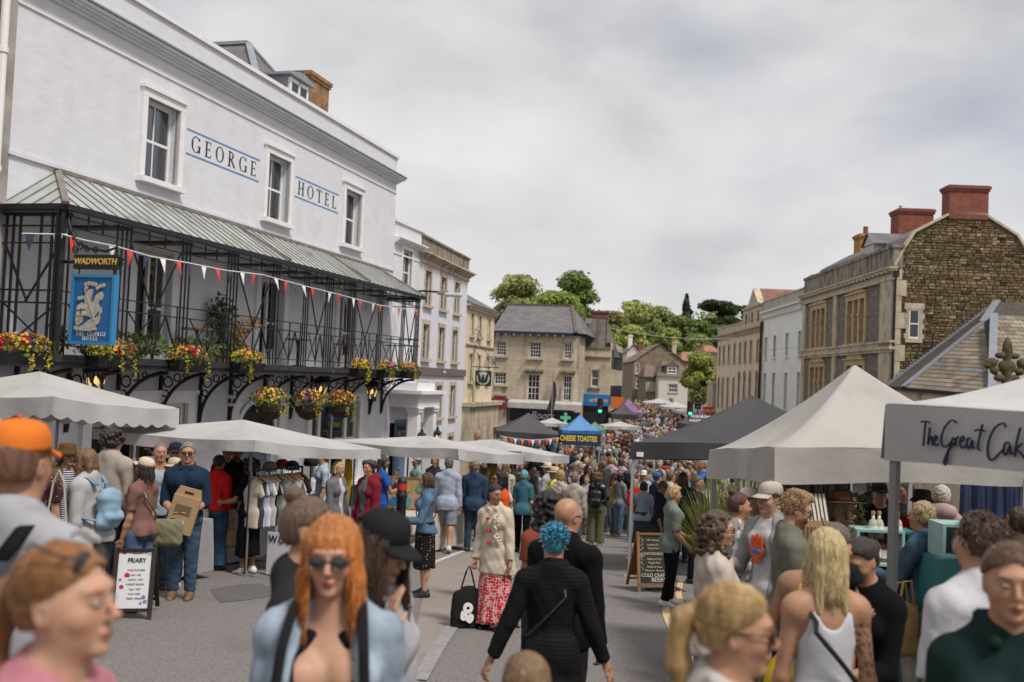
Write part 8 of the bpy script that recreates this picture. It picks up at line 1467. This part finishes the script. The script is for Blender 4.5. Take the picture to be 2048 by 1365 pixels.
person('person in striped top and navy dungarees with grey hair',1262,920,30.5,355,hair=((.35,.32,.28),'long',dict(L=.4)),top=((0,0,0),dict(sleeve=1.6,m=pattern('navy_stripe_cloth',(.03,.035,.07),(.5,.5,.5),14,.3,stripes='Z'))),legs=((.02,.025,.05),dict(waist=.72,g=.03)))
person('man in dark gilet over maroon sleeves seen from behind',1207,922,28.0,350,sex='m',hair=((.15,.1,.08),'buzz'),top=[((.16,.02,.035),dict(sleeve=.8)),((.05,.055,.06),dict(sleeve=.1,g=.03,name='gilet'))],legs=((.05,.05,.07),den()),bulk=1.1)
person('dark haired woman in sunglasses and black coat walking towards the camera',1178,928,27.0,150,hair=((.02,.015,.014),'long',dict(L=.6)),top=((.018,.018,.022),dict(sleeve=1.95,hem=.42)),legs=((.07,.10,.17),den()),specs=dict(sun=True))
def f22(o,J):p=hand_pt(o,J,1);bag('shopping_bag','brown shopping bag beside the red jumper woman',(p.x+.05,p.y,p.z-.5),.3,.26,.34,.1,(.30,.12,.06))
person('woman in bright red jumper and blue jeans by the black marquee leg',1270,958,25.5,340,hair=((.42,.28,.14),'long',dict(L=.55)),top=((.48,.035,.02),dict(sleeve=1.9,hem=.56,g=.022)),legs=((.14,.23,.36),den(flare=.02,g=.02)),shoes=(.5,.5,.52),extra=f22)
person('girl in white cap and pale denim jacket eating beside the red jumper',1288,940,26.0,190,hair=((.35,.2,.1),'long',dict(L=.6)),top=((.30,.38,.50),den(sleeve=1.9)),legs=((.5,.48,.46),{}),hat=('cap',(.6,.58,.56)),arms=((.5,.1,1.7,.4),(.4,.1,1.6,.4)))
person('man in brown cap and dark navy shirt looking down',1326,962,19.5,110,sex='m',skin='tan',hair=((.08,.06,.05),'short'),top=((.02,.03,.05),dict(sleeve=1.4,collar=True)),legs=((.03,.04,.06),den()),hat=('cap',(.20,.10,.03)),head=(0,.45,0))
person('man in blue cap with dark jacket behind the brown cap',1316,944,22.5,60,sex='m',hair=((.08,.05,.03),'short'),top=((.03,.04,.07),dict(sleeve=1.9)),legs=((.04,.05,.08),den()),hat=('cap',(.03,.12,.30)))
person('man with short brown hair in white shirt near the blue cap',1343,944,21.5,70,sex='m',hair=((.17,.09,.05),'short'),top=((.55,.54,.54),dict(sleeve=.7)),legs=((.1,.1,.12),{}),specs=dict(sun=True))
person('long auburn haired woman in green top under the black marquee',1368,945,20.0,40,hair=((.16,.06,.03),'long',dict(L=.9)),top=((.03,.10,.07),dict(sleeve=1.2)),legs=((.03,.04,.06),den()))
person('bald man in cobalt blue shirt under the black marquee',1405,919,22.0,290,sex='m',hair=((.3,.22,.18),'buzz',dict(t=-.01)),top=((.03,.13,.36),dict(sleeve=.7,collar=True)),legs=((.05,.05,.06),{}),bulk=1.1)
person('man in dark jacket standing behind the grass plant',1397,952,16.6,120,sex='m',skin='tan',hair=((.12,.1,.08),'short'),top=((.02,.02,.022),dict(sleeve=1.9,g=.03)),legs=((.02,.02,.02),{}),bulk=1.15)
person('person in pale patterned top with auburn hair behind the plant',1420,950,17.5,160,hair=((.1,.05,.03),'short'),top=((.40,.38,.34),dict(sleeve=.8)),legs=((.05,.05,.06),{}))
person('blond bearded man in sage T-shirt and black trousers with white trainers',1350,974,14.0,82,sex='m',skin='fair',hair=((.50,.34,.15),'quiff',dict(t=.045)),stubble=(.38,.20,.09),top=((.20,.235,.21),dict(sleeve=.82,hem=.455,g=.026)),legs=((.014,.014,.016),dict(g=.018)),shoes=WS,arms=((.25,.10,.9,.1),(.05,.1,.75,.1)),hands=('grip','grip'),fine=.0075,co=.0125,stride=.12)
# ---- right hand stalls
person('woman with curly brown half-up hair, glasses and cream jumper',1440,1024,6.2,90,skin='pale',hair=((.10,.055,.03),'curly',dict(L=.75,t=.06)),top=((.55,.48,.42),dict(sleeve=1.9,hem=.49,g=.034,wr=.011)),legs=((.24,.29,.38),den(g=.016)),specs=dict(sun=False),fine=.0062,co=.0125,lips=(.5,.2,.19),bulk=1.05)
person('woman with dark red bun in grey top beside the plastic bag',1480,986,8.6,85,skin='fair',hair=((.10,.03,.022),'bun',dict(t=.03)),top=((.33,.32,.30),dict(sleeve=.7)),legs=((.40,.31,.05),dict(g=.02)),fine=.007,arms=((.2,.1,1.0,.1),(.2,.1,1.1,.05)),hands=('grip','grip'))
person('woman in cream cap and beige jacket with hand raised to her cheek',1503,973,9.5,95,skin='fair',hair=((.12,.06,.035),'pony',dict(L=.5)),top=((.52,.44,.28),dict(sleeve=1.9)),legs=((.05,.05,.06),{}),hat=('cap',(.62,.58,.52)),fine=.0075,arms=((.9,.12,2.0,.2),(.1,.1,.3,0)))
def f26(o,J):
    p=hand_pt(o,J,1);r=empty('coffee_cup',(p.x,p.y,p.z-.03),0,'pink takeaway coffee cup with white lid held by the man in the beige cap','cup');b=MB();b.lathe([(.027,0),(.038,.09)],n=14);b.build('cup',mat('pink_paper',(.50,.10,.20),.6,var=.05),r);b=MB();b.lathe([(.040,.09),(.040,.10),(.034,.112)],n=14);b.build('lid',WHITE,r)
    H=J['H'];T=J['T'];M_=mat('orange_print',(.62,.10,.02),.8);B_=mat('blue_print',(.06,.16,.42),.8)
    for k,(x,z,rx,rz_,mm) in enumerate(((0,.715,.042,.036,M_),(-.022,.752,.012,.03,M_),(0,.758,.012,.034,M_),(.022,.752,.012,.03,M_),(0,.712,.03,.012,B_),(0,.672,.018,.016,M_))):
        v=Vol(np.arange(-.2,.2,.006),np.arange(-.02,.02,.006),np.arange(-.1,.1,.006));v.ell((0,0,0),(rx*H,.008,rz_*H),.004);me=np_mesh('print',*v.net());g_=link('shirt_print',me,o,mm);q=T(np.array((x+.0,.0835 if mm is M_ else .088,z))*H);g_.location=q
person('man in beige cap and open grey shirt over white printed T-shirt holding coffee',1540,962,8.0,236,sex='m',skin='pale',hair=((.08,.045,.03),'short'),top=[((.58,.57,.57),dict(sleeve=.5,g=.014,hem=.47)),((.30,.29,.28),dict(sleeve=1.5,g=.028,hem=.45,openf=.06,collar=True,name='overshirt'))],legs=((.45,.40,.33),dict(g=.022)),hat=('cap',(.42,.37,.31)),fine=.0065,co=.012,arms=((.1,.12,.3,.02),(.35,.12,1.5,.15)),hands=('relaxed','grip'),extra=f26,head=(.1,.05,0))
person('ginger haired bearded man in glasses and olive T-shirt looking down',1596,984,7.0,96,sex='m',skin='pale',locks=dict(kind='tuft',n=360,L=.13,r=.003,back=.3,up=.2),hair=((.33,.19,.085),'quiff',dict(t=.02)),stubble=(.32,.13,.06),top=((.175,.175,.135),dict(sleeve=.82,g=.022)),legs=((.03,.03,.04),{}),specs=dict(sun=False),fine=.006,co=.012,head=(0,.28,0))
person('person in yellow vest top leaning forward with tattooed arm',1668,1060,5.1,20,sex='m',skin='tan',hair=((.14,.11,.09),'buzz'),top=((.70,.47,.02),dict(tank=True,hem=.45,g=.02)),legs=((.02,.02,.025),{}),fine=.007,co=.0125,lean=.25,side=.16,H=1.72,specs=dict(up=True),arms=((.3,.2,.4,.1),(.1,.12,.4,.1)))
def tattoo(o,J,i=1):
    me=o.data;ca=me.color_attributes['Col'];n=len(me.vertices);co_=np.zeros(n*3,np.float32);me.vertices.foreach_get('co',co_);co_=co_.reshape(-1,3);sh,el,wr,d2=J['arm'][i];u=(el-sh)/np.linalg.norm(el-sh);t=(co_-sh)@u;d=np.linalg.norm(co_-sh-t[:,None]*u,axis=1);L=np.linalg.norm(el-sh);c4=np.zeros(n*4,np.float32);ca.data.foreach_get('color',c4);c4=c4.reshape(-1,4);m_=(t>L*.15) & (t<L*.95) & (d<.075);w=np.sin(co_[:,0]*170+3*np.sin(co_[:,2]*60))+np.sin(co_[:,2]*150+4*np.sin(co_[:,1]*80));m_ &= w>.35;c4[m_,:3] *= .38;ca.data.foreach_set('color',c4.ravel())
def f29(o,J):strap_over(o,J,(.015,.014,.014),-1,.024);tattoo(o,J);p=wpt(o,J,np.array((.13,-.05,.47))*J['H']);bag('shoulder_bag','small black shoulder bag at the hip of the blonde in white',(p.x,p.y-.03,p.z-.06),0,.2,.15,.09,(.02,.018,.018),m=LEATHER)
person('long blonde haired woman in white vest top with tattooed arm seen from behind',1652,1058,4.45,356,skin='fair',hair=((.58,.44,.22),'long',dict(L=.85,t=.05)),top=((.66,.66,.70),dict(tank=True,hem=.535,g=.008,wr=.004)),legs=((.06,.058,.045),dict(g=.012,waist=.61)),fine=.006,co=.0115,locks=dict(n=800,L=1.15,r=.0021,wave=.010,front=False,width=.8),extra=f29,arms=((.05,.12,.25,.05),(-.05,.14,.2,.0)),bulk=1.0)
def f30(o,J):
    H=J['H'];p=wpt(o,J,np.array((0,.15,.60))*H);rz=o.rotation_euler.z+math.pi
    Jb=skeleton(.72,'f',((.3,.2,.6,.1),(.3,.2,.6,.1)),(.5,.5),(.5,.5),0,0,1.25,(.5,.1,0));Jb['hh'] *= 1.5;bo=link('baby',body_mesh(Jb,.006,.014),None,SKIN,color=TONES['fair']);bo.location=(p.x,p.y,p.z-.06);bo.rotation_euler=(0,0,rz);tag(bo,'sleeping dark haired baby carried against a woman in black','baby');link('hair',hair_mesh(Jb,'short',t=.03,fine=.008),bo,HAIRM,color=(.03,.02,.015));link('carrier',top_mesh(Jb,.4,.42,.03,co=.012),bo,CLOTH,color=(.012,.012,.014))
person('woman with dark hair in black bent over the baby in her carrier',1722,1074,4.9,232,skin='fair',hair=((.03,.02,.016),'updo',dict(t=.03)),top=((.012,.012,.014),dict(sleeve=1.6,hem=.47,g=.022)),legs=((.06,.09,.14),den()),fine=.0065,co=.0125,head=(.1,.42,0),arms=((.35,.1,1.25,.4),(.35,.1,1.25,.4)),hands=('grip','grip'),extra=f30)
person('man in white T-shirt with short dark brown hair seen from behind at right',1958,1027,4.15,342,sex='m',skin='fair',locks=dict(kind='tuft',n=420,L=.10,r=.003,back=.5,up=.1,zmin=-.1),hair=((.075,.04,.025),'short',dict(t=.02)),top=((.60,.59,.62),dict(sleeve=.9,hem=.44,g=.028,wr=.006)),legs=((.03,.04,.06),den()),fine=.0055,co=.0115,bulk=1.08)
person('woman in dark green top with tied brown hair at the right edge facing the camera',2024,1088,3.0,196,skin='fair',hair=((.14,.075,.04),'pony',dict(L=.8,t=.004)),top=((.012,.03,.028),dict(sleeve=1.9,hem=.46,collar=True,g=.02)),legs=((.02,.02,.02),{}),fine=.0048,co=.0115,locks=dict(kind='pull',n=900,L=.7,r=.0018),lips=(.45,.18,.16))
def f33(o,J):
    strap_over(o,J,(.03,.025,.022),-1,.03);p=wpt(o,J,np.array((.15,-.02,.5))*J['H']);bag('handbag','brown leather handbag on the denim jacket woman at the bottles',(p.x,p.y-.05,p.z-.16),0,.34,.26,.13,(.05,.04,.035),m=LEATHER);p=wpt(o,J,np.array((-.16,.02,.5))*J['H']);bag('tote_bag','tan canvas tote bag on the arm of the denim jacket woman',(p.x,p.y-.08,p.z-.28),.4,.26,.4,.13,(.40,.25,.10),[[(-.08,-.03,.36),(-.04,-.03,.56),(.04,-.03,.56),(.08,-.03,.36)],[(-.08,.03,.36),(-.04,.03,.54),(.04,.03,.54),(.08,.03,.36)]])
person('woman with short blonde hair in blue denim jacket and cream trousers at the bottles',1842,1004,7.9,318,skin='fair',hair=((.42,.31,.17),'short',dict(t=.05)),top=((.055,.10,.16),den(sleeve=1.9,hem=.52,collar=True,g=.022)),legs=((.48,.43,.36),dict(g=.03)),fine=.007,extra=f33,arms=((.4,.1,1.4,.2),(.0,.15,.3,0)))
person('woman with white hair in pale pink hooded coat',1884,972,11.0,20,skin='pale',hair=((.60,.56,.50),'short',dict(t=.06)),top=((.44,.30,.29),dict(sleeve=1.95,hem=.42,g=.03,hood=True)),legs=((.05,.05,.06),{}))
person('person in brown fedora and dark coat with long hair at the drinks stall',1686,981,8.8,70,skin='fair',hair=((.16,.09,.04),'long',dict(L=.75)),top=((.035,.025,.015),dict(sleeve=1.95,hem=.42,g=.03)),legs=((.02,.02,.02),{}),hat=('fedora',(.085,.04,.018)))
person('stallholder in dark hat and red scarf behind the bottle crates',1846,978,10.2,190,skin='fair',hair=((.16,.05,.025),'bob'),top=[((.02,.022,.018),dict(sleeve=1.9)),((.45,.02,.03),dict(sleeve=.05,hem=.77,g=.022,name='scarf'))],legs=((.02,.02,.02),{}),hat=('bucket',(.05,.045,.03)))
person('stallholder in black under the cream marquee near the olive tree',1760,962,11.3,180,sex='m',skin='fair',hair=((.05,.03,.02),'short'),top=((.015,.015,.016),dict(sleeve=.8)),legs=((.02,.02,.02),{}),hat=('cap',(.02,.02,.02)))
person('woman in black standing far back between the tents',1748,950,15.0,185,skin='fair',hair=((.07,.04,.02),'long',dict(L=.4)),top=((.015,.015,.016),dict(sleeve=1.5)),legs=((.02,.02,.02),{}))
person('dark coated man with black hair passing behind the crates',1812,966,13.0,260,sex='m',skin='brown',hair=((.012,.01,.01),'short'),top=((.03,.03,.028),dict(sleeve=1.9)),legs=((.02,.02,.02),{}))
person('person in brown coat half hidden at the far right under the tents',2034,1015,8.5,300,skin='fair',hair=((.05,.03,.02),'bob'),top=((.08,.065,.045),dict(sleeve=1.9,g=.03)),legs=((.02,.02,.02),{}))
# ---- left hand stalls
def f40(o,J):p=wpt(o,J,np.array((.14,-.03,.52))*J['H']);r=bag('tote_bag','cream canvas tote bag with red print on the long haired woman',(p.x+.02,p.y-.05,p.z-.24),-.2,.34,.40,.12,(.50,.45,.38),[[(-.1,0,.4),(-.05,0,.75),(.0,0,.86)],[(.1,0,.4),(.06,0,.75),(.0,0,.86)]]);text('lettering','FETCH',.075,mat('red_print_ink',(.35,.05,.05),.8),r,(0,-.085,.2),bold=.003)
person('woman with very long brown hair in dark floral blouse and jeans from behind',90,890,9.1,18,skin='pale',hair=((.17,.09,.04),'long',dict(L=1.35)),top=((0,0,0),dict(sleeve=.5,m=pattern('dark_floral_blouse',(.05,.02,.025),(.38,.25,.22),30,.2))),legs=((.22,.33,.50),den(g=.014)),fine=.0075,co=.013,locks=dict(n=70,L=1.7,r=.006,wave=.012,front=False),extra=f40)
person('person in brown bucket hat and striped shirt facing the stall',137,885,10.5,130,skin='tan',hair=((.02,.015,.012),'bob'),top=[((0,0,0),dict(sleeve=.4,m=MATS['navy_stripe_cloth'])),((.12,.08,.035),dict(sleeve=1.9,openf=.05,g=.03,name='jacket'))],legs=((.03,.03,.04),{}),hat=('bucket',(.10,.055,.02)),specs=dict(sun=False))
def f42(o,J):backpack(o,J,'pale blue backpack on the woman in the grey jumper',(.22,.33,.43),sz=.9)
person('woman in sunglasses and light grey jumper leaning towards the stall',172,896,9.4,285,skin='pale',hair=((.20,.11,.05),'long',dict(L=.55)),top=((.46,.45,.45),dict(sleeve=1.9,hem=.5,g=.03)),legs=((.02,.02,.03),{}),specs=dict(sun=True),fine=.0075,co=.013,extra=f42,lean=.12)
person('tall man in loose oatmeal shirt with messy dark hair from behind',229,858,10.8,12,sex='m',hair=((.035,.022,.016),'curly',dict(L=.15,t=.045)),top=((.42,.36,.31),dict(sleeve=1.93,hem=.50,g=.034,collar=True,wr=.012)),legs=((.022,.028,.05),den(g=.016)),fine=.0075,co=.0125)
def f44(o,J):p=wpt(o,J,np.array((.15,-.06,.50))*J['H']);strap_over(o,J,(.13,.12,.08),-1,.02);bag('shoulder_bag','khaki shoulder bag on the woman in the cream cap',(p.x+.05,p.y-.05,p.z-.12),.2,.34,.27,.14,(.17,.16,.10))
person('woman in cream cap and brown T-shirt looking up at the stall',290,912,10.7,290,skin='fair',hair=((.05,.03,.025),'long',dict(L=.5)),top=((.23,.12,.10),dict(sleeve=.75)),legs=((.09,.15,.24),den(g=.016)),hat=('cap',(.55,.45,.34)),fine=.0075,extra=f44,head=(0,-.3,0))
person('person with shaved head and patterned vest behind the stall',322,886,12.3,150,sex='m',skin='fair',hair=((.25,.17,.11),'buzz',dict(t=-.005)),top=((.33,.40,.48),dict(tank=True)),legs=((.05,.06,.09),den()))
person('man in dark cap and sunglasses behind the box carrier',352,884,12.8,165,sex='m',skin='tan',hair=((.03,.02,.02),'short'),top=((.03,.03,.035),dict(sleeve=.8)),legs=((.03,.03,.04),{}),hat=('cap',(.02,.02,.025)))
person('person in beige cap bending over the table behind the box carrier',348,914,12.4,200,skin='fair',hair=((.05,.03,.02),'bob'),top=((.04,.04,.045),dict(sleeve=.9)),legs=((.03,.03,.04),{}),hat=('cap',(.46,.38,.26)),shoes=WS)
def f46(o,J):
    H=J['H'];p=wpt(o,J,np.array((-.01,.165,.60))*H);r=empty('cardboard_box',(p.x,p.y,p.z-.12),o.rotation_euler.z+math.pi+.02,'cardboard carry box with cut-out handle held by the man in navy shirt','box');r.rotation_euler=(0,math.radians(14),o.rotation_euler.z+math.pi);CARD=mat('cardboard',(.36,.24,.13),.85,var=.08);b=MB();b.box(-.15,.15,-.05,.05,-.16,.26);b.prism([(-.15,.26),(.15,.26),(.12,.36),(-.12,.36)],'y',-.015,.015);b.build('carton',CARD,r);b=MB();b.box(-.05,.05,-.018,.018,.29,.315);b.build('handle_slot',BLACKWOOD,r);b=MB();b.box(-.10,.08,-.0535,-.051,.05,.16);b.build('print_panel',mat('brown_print',(.16,.10,.06),.8),r);b=MB();b.tube([(-.08,-.051,-.04),(-.08,-.054,-.04)],.035,14);b.build('round_window',DGLASS,r);b=MB();b.tube([(.02,-.051,-.04),(.02,-.0545,-.04)],.03,14);b.build('round_window',mat('teal_print',(.25,.5,.5),.6),r)
    b=MB();sh,el,wr,d2=J['arm'][0];b.tube([wr-d2*.02,wr+d2*.012],.031,12);b.build('wristwatch',PLASTIC,o,color=(.015,.02,.025))
person('grey haired man in sunglasses and navy shirt holding a cardboard box',377,886,11.7,172,sex='m',skin='fair',hair=((.27,.24,.21),'short',dict(t=.035)),top=((.016,.035,.065),dict(sleeve=1.15,hem=.47,g=.026,collar=True,wr=.010)),legs=((.055,.095,.15),den(g=.02)),shoes=(.16,.085,.035),specs=dict(sun=True),fine=.007,co=.0118,arms=((.12,.12,1.1,.6),(.12,.12,1.1,.6)),hands=('grip','grip'),extra=f46,head=(-.08,0,0))
def f47(o,J):p=hand_pt(o,J,1);r=bag('paper_bag','brown paper bag hanging from the hand of the red cardigan woman',(p.x,p.y,p.z-.36),.3,.20,.24,.11,(.36,.23,.12),[[(-.04,0,.24),(-.02,0,.34),(.02,0,.34),(.04,0,.24)]]);p=wpt(o,J,np.array((-.10,-.06,.52))*J['H']);bag('shoulder_bag','small cream bag with red motif at the hip of the red cardigan woman',(p.x,p.y-.07,p.z-.12),.1,.2,.24,.07,(.52,.46,.38))
person('dark haired woman in bright red cardigan and flared jeans from behind',440,911,14.5,14,skin='fair',hair=((.035,.02,.018),'short',dict(t=.05)),top=((.62,.02,.018),dict(sleeve=1.93,hem=.53,g=.024,flare=.1)),legs=((.035,.085,.14),den(g=.02,flare=.045)),fine=.0078,co=.0125,extra=f47)
person('woman with curly black hair in black top and long black skirt at the stall',502,916,14.3,300,skin='tan',hair=((.014,.011,.011),'curly',dict(L=.4,t=.07)),top=((.014,.014,.015),dict(sleeve=.7)),skirt=((.013,.013,.014),dict(hem=.16,r1=.125)),shoes=WS,fine=.008,co=.013,arms=((.45,.1,.9,.1),(.2,.1,.8,.1)))
person('stallholder with dark hair in black jacket under the long canopy',456,889,16.0,170,sex='m',skin='tan',hair=((.02,.015,.012),'short'),top=((.018,.017,.017),dict(sleeve=1.9)),legs=((.02,.02,.02),{}))
person('bearded man with black hair deep under the long canopy',474,892,16.6,185,sex='m',skin='tan',hair=((.015,.012,.012),'short'),stubble=(.12,.08,.07),top=((.05,.04,.03),dict(sleeve=1.9)),legs=((.02,.02,.02),{}))
person('woman with blonde bob in grey marl cardigan looking right',678,923,15.3,118,skin='pale',hair=((.52,.39,.21),'bob',dict(t=.04)),top=[((.58,.58,.60),dict(sleeve=.3,g=.01)),((.17,.17,.18),dict(sleeve=1.93,openf=.030,g=.024,hem=.47,name='cardigan'))],legs=((.05,.06,.09),den()),fine=.0078,co=.013,head=(.15,0,0))
person('curly haired woman in maroon hoodie over green T-shirt looking left',738,921,15.0,222,skin='fair',hair=((.06,.035,.025),'curly',dict(L=.05,t=.05)),top=[((.13,.17,.14),dict(sleeve=.3,g=.012)),((.22,.018,.035),dict(sleeve=1.93,openf=.045,g=.028,hem=.45,hood=True,name='hoodie'))],legs=((.015,.015,.017),{}),fine=.0078,co=.013,head=(-.15,0,0),bulk=1.12)
person('woman in royal blue dress with hand at her chin by the porch',768,911,18.2,70,skin='tan',hair=((.05,.03,.02),'long',dict(L=.35)),top=((.02,.10,.36),dict(sleeve=.6,hem=.5)),skirt=((.02,.10,.36),dict(hem=.28,r1=.12)),arms=((.7,.1,2.1,.3),(.5,.1,1.3,.6)))
person('young stallholder in pale blue and red top behind the shirt rail',645,902,17.8,250,sex='m',skin='fair',hair=((.17,.1,.05),'short'),top=((.40,.48,.55),dict(sleeve=.8)),legs=((.03,.04,.06),{}));person('man in mint shirt and cap sitting at the far prints stall',833,912,24.0,250,sex='m',skin='tan',hair=((.1,.07,.05),'short'),top=((.25,.42,.38),dict(sleeve=.8)),legs=((.05,.05,.06),{}),hat=('cap',(.45,.38,.3)));person('red haired woman behind the far prints table',870,912,25.0,190,skin='fair',hair=((.16,.04,.03),'bob'),top=((.03,.03,.035),dict(sleeve=1.2)),legs=((.03,.03,.04),{}))
person('woman in yellow top behind the bottles table',987,915,27.0,200,skin='fair',hair=((.05,.03,.02),'bob'),top=((.55,.36,.03),dict(sleeve=.8)),legs=((.03,.03,.04),{}));person('blonde person in pale blue shirt beyond the stalls by the corner',955,862,38.0,200,skin='fair',hair=((.4,.28,.14),'bob'),top=((.22,.38,.58),dict(sleeve=.8)),legs=((.03,.04,.06),{}));person('man in black T-shirt with black hair near the stripy bunting tent',1080,892,30.0,160,sex='m',skin='tan',hair=((.02,.015,.012),'short'),top=((.02,.02,.022),dict(sleeve=.8)),legs=((.03,.03,.04),{}))
for _l,(_o,_J) in PEOPLE.items():
    if not 1.48<_J['H']<1.93:print('HEIGHT',round(_J['H'],2),_l)
# ================================================================ the crowd down the street
PAL=[('cream',(.50,.44,.36)),('white',(.58,.57,.57)),('black',(.018,.018,.02)),('navy',(.025,.04,.09)),('mid blue',(.09,.15,.26)),('denim blue',(.12,.2,.31)),('grey',(.2,.2,.21)),('red',(.36,.05,.045)),('pink',(.5,.28,.31)),('mustard',(.42,.27,.07)),('olive',(.13,.135,.07)),('teal',(.04,.17,.19)),('brown',(.14,.08,.045)),('orange',(.42,.15,.05)),('pale blue',(.35,.44,.55)),('burgundy',(.16,.02,.035)),('green',(.05,.16,.08)),('beige',(.40,.33,.25)),('charcoal',(.05,.05,.055)),('lavender',(.38,.34,.48))]
HAIRS=[('blonde',(.45,.31,.14)),('dark brown',(.05,.03,.02)),('black',(.015,.012,.011)),('grey',(.28,.26,.24)),('ginger',(.26,.11,.045)),('light brown',(.2,.12,.06)),('auburn',(.15,.055,.028)),('white',(.52,.49,.45)),('chestnut',(.10,.05,.03))]
VAR=[]
for i,(sx,st,kw,tk,ak,hd) in enumerate([('f','long',dict(L=.6),dict(sleeve=1.9),.2,.0),('m','short',{},dict(sleeve=.7),.1,.2),('f','bob',{},dict(sleeve=.6),.5,-.3),('m','buzz',{},dict(sleeve=1.9),.2,0),('f','pony',dict(L=.5),dict(sleeve=1.3),.1,.3),('f','curly',dict(L=.3,t=.05),dict(sleeve=1.9,hem=.44),.3,0),('m','quiff',{},dict(sleeve=.8,g=.022),.9,-.2),('f','bun',{},dict(sleeve=.4),.1,.1),('m','short',dict(t=.05),dict(sleeve=1.9,hood=True),.1,0),('f','long',dict(L=.3,fringe=True),dict(sleeve=.8),.7,-.1)]):
    J=skeleton(1.62 if sx=='f' else 1.76,sx,((ak,.1,ak*1.6,.1),(ak*.4,.1,.3,.05)),(.06,-.06),(.05,.08),0,0,1+.05*(i % 3),(hd,.05*(i % 3),0));VAR.append((J,body_mesh(J,.0125,.028,bare=tk.get('sleeve',1)),hair_mesh(J,st,fine=.0115,**kw),top_mesh(J,co=.021,seed=i,**tk),leg_mesh(J,co=.022,g=.014),skirt_mesh(J,hem=.2,r1=.13) if i in (2,7) else None))
SPOTS=[(o.location.x,o.location.y) for o,_ in PEOPLE.values()];rc=random.Random(21);used=set();spots=[];y=26.2
def bounds(Y):return (np.interp(Y,[20,26,34,45,60,75,100,130],[1300,1070,1075,1085,1190,1262,1232,1225]),np.interp(Y,[20,26,40,48,60,75,100,130],[1440,1470,1480,1390,1405,1392,1345,1290]))
for Y in [20.4,21.6,22.8,24.2,25.2]:
    a,e=(1305,1450);x=at(a,900,Y).x
    while x<at(e,900,Y).x:spots.append((x+rc.uniform(-.2,.2),Y+rc.uniform(-.3,.3)));x+=rc.uniform(.75,1.15)
while y<128:
    a,e=bounds(y);x=at(a,850,y).x;xe=at(e,850,y).x
    while x<xe:spots.append((x+rc.uniform(-.18,.18),y+rc.uniform(-.25,.25)));x+=rc.uniform(.58,.95)*(1 if y<70 else 1.25)
    y+=.72 if y<48 else .85 if y<70 else 1.1
for _ in range(26):Y=rc.uniform(26,37);px=rc.uniform(945,1070);spots.append((at(px,900,Y).x,Y))
spots=[s_ for s_ in spots if all((s_[0]-q[0])**2+(s_[1]-q[1])**2>.42 for q in SPOTS)];spots.sort(key=lambda s_:s_[1]);FV=[];FF=[];FCOL=[];nb=0
def low(me,k):
    n=len(me.vertices);V=np.zeros(n*3,np.float32);me.vertices.foreach_get('co',V);Q=np.zeros(len(me.loops),np.int32);me.loops.foreach_get('vertex_index',Q);return V.reshape(-1,3),Q.reshape(-1,4)
LOWS=[]
for J,bm,hm,tm_,lm,sk in VAR:b2=body_mesh(J,.035,.06);t2_=top_mesh(J,co=.05,wr=0,sleeve=1.2,g=.02);l2=leg_mesh(J,co=.06,wr=0,g=.02);h2=hair_mesh(J,'short',fine=.03,t=.08);LOWS.append([low(m_,1) for m_ in (b2,t2_,l2,h2)]);[bpy.data.meshes.remove(m_) for m_ in (b2,t2_,l2,h2)]
for i,(x,Y) in enumerate(spots):
    v=rc.randrange(len(VAR));J,bm,hm,tm_,lm,sk=VAR[v];face=rc.choice((0,0,0,15,340,180,180,200,160,90,270,40,310))+rc.uniform(-15,15);k=rc.uniform(.94,1.06);tc_=PAL[rc.choice((0,0,1,1,2,2,3,3,4,5,6,6,7,8,9,10,11,12,13,14,15,16,17,17,18,18,19))];hc_=HAIRS[rc.choice((0,1,1,2,2,3,4,5,5,6,7,8,8))];lc=rc.choice([(.02,.02,.025),(.05,.08,.14),(.12,.18,.28),(.3,.27,.22),(.06,.06,.06),(.10,.1,.06)]);sk_=rc.choice(('fair','fair','pale','tan','pale','brown'));g=gz(x,Y)+J['dz']
    if i<300:
        pxx=CX+F*x/Y;col='beside the bunting tent' if pxx<1125 else 'before the blue tent' if pxx<1205 else 'in mid street' if pxx<1290 else 'by the black marquee' if pxx<1370 else 'under the black marquee';row='front' if Y<29 else 'middle' if Y<37 else 'back'
        for _ in range(60):
            key=(hc_[0],tc_[0],col,row)
            if key not in used:break
            tc_=rc.choice(PAL);hc_=rc.choice(HAIRS)
        used.add(key);gar='skirt' if sk else 'trousers';lab='%s haired person in %s top, crowd %s, %s rows' % (hc_[0],tc_[0],col,row)
        o=link('person',bm,None,SKIN,(x,Y,g),TONES[sk_]);o.rotation_euler=(0,0,-math.radians(face));o.scale=(k,k,k);tag(o,lab,'person','crowd in the street')
        link('hair',hm,o,HAIRM,color=dk(hc_[1]));link('top',tm_,o,CLOTH,color=dk(tc_[1]));link('skirt' if sk else 'trousers',sk or lm,o,CLOTH,color=lc)
    else:
        M=rotz(-math.radians(face))*k
        for (V,Q),c in zip(LOWS[v],(TONES[sk_],dk(tc_[1]),lc,dk(hc_[1]))):FV.append(V@M.T+np.array((x,Y,g)));FF.append(Q+nb);nb+=len(V);FCOL.append(np.tile(np.array(c),(len(V),1)))
me=np_mesh('crowd',np.concatenate(FV),np.concatenate(FF),cols=np.concatenate(FCOL));tag(link('crowd',me,None,mat('far_crowd_colours',attr='Col',rough=.8,var=0)),'dense far crowd filling the street up to the hill',kind='stuff');print('crowd',len(spots),len(me.polygons))
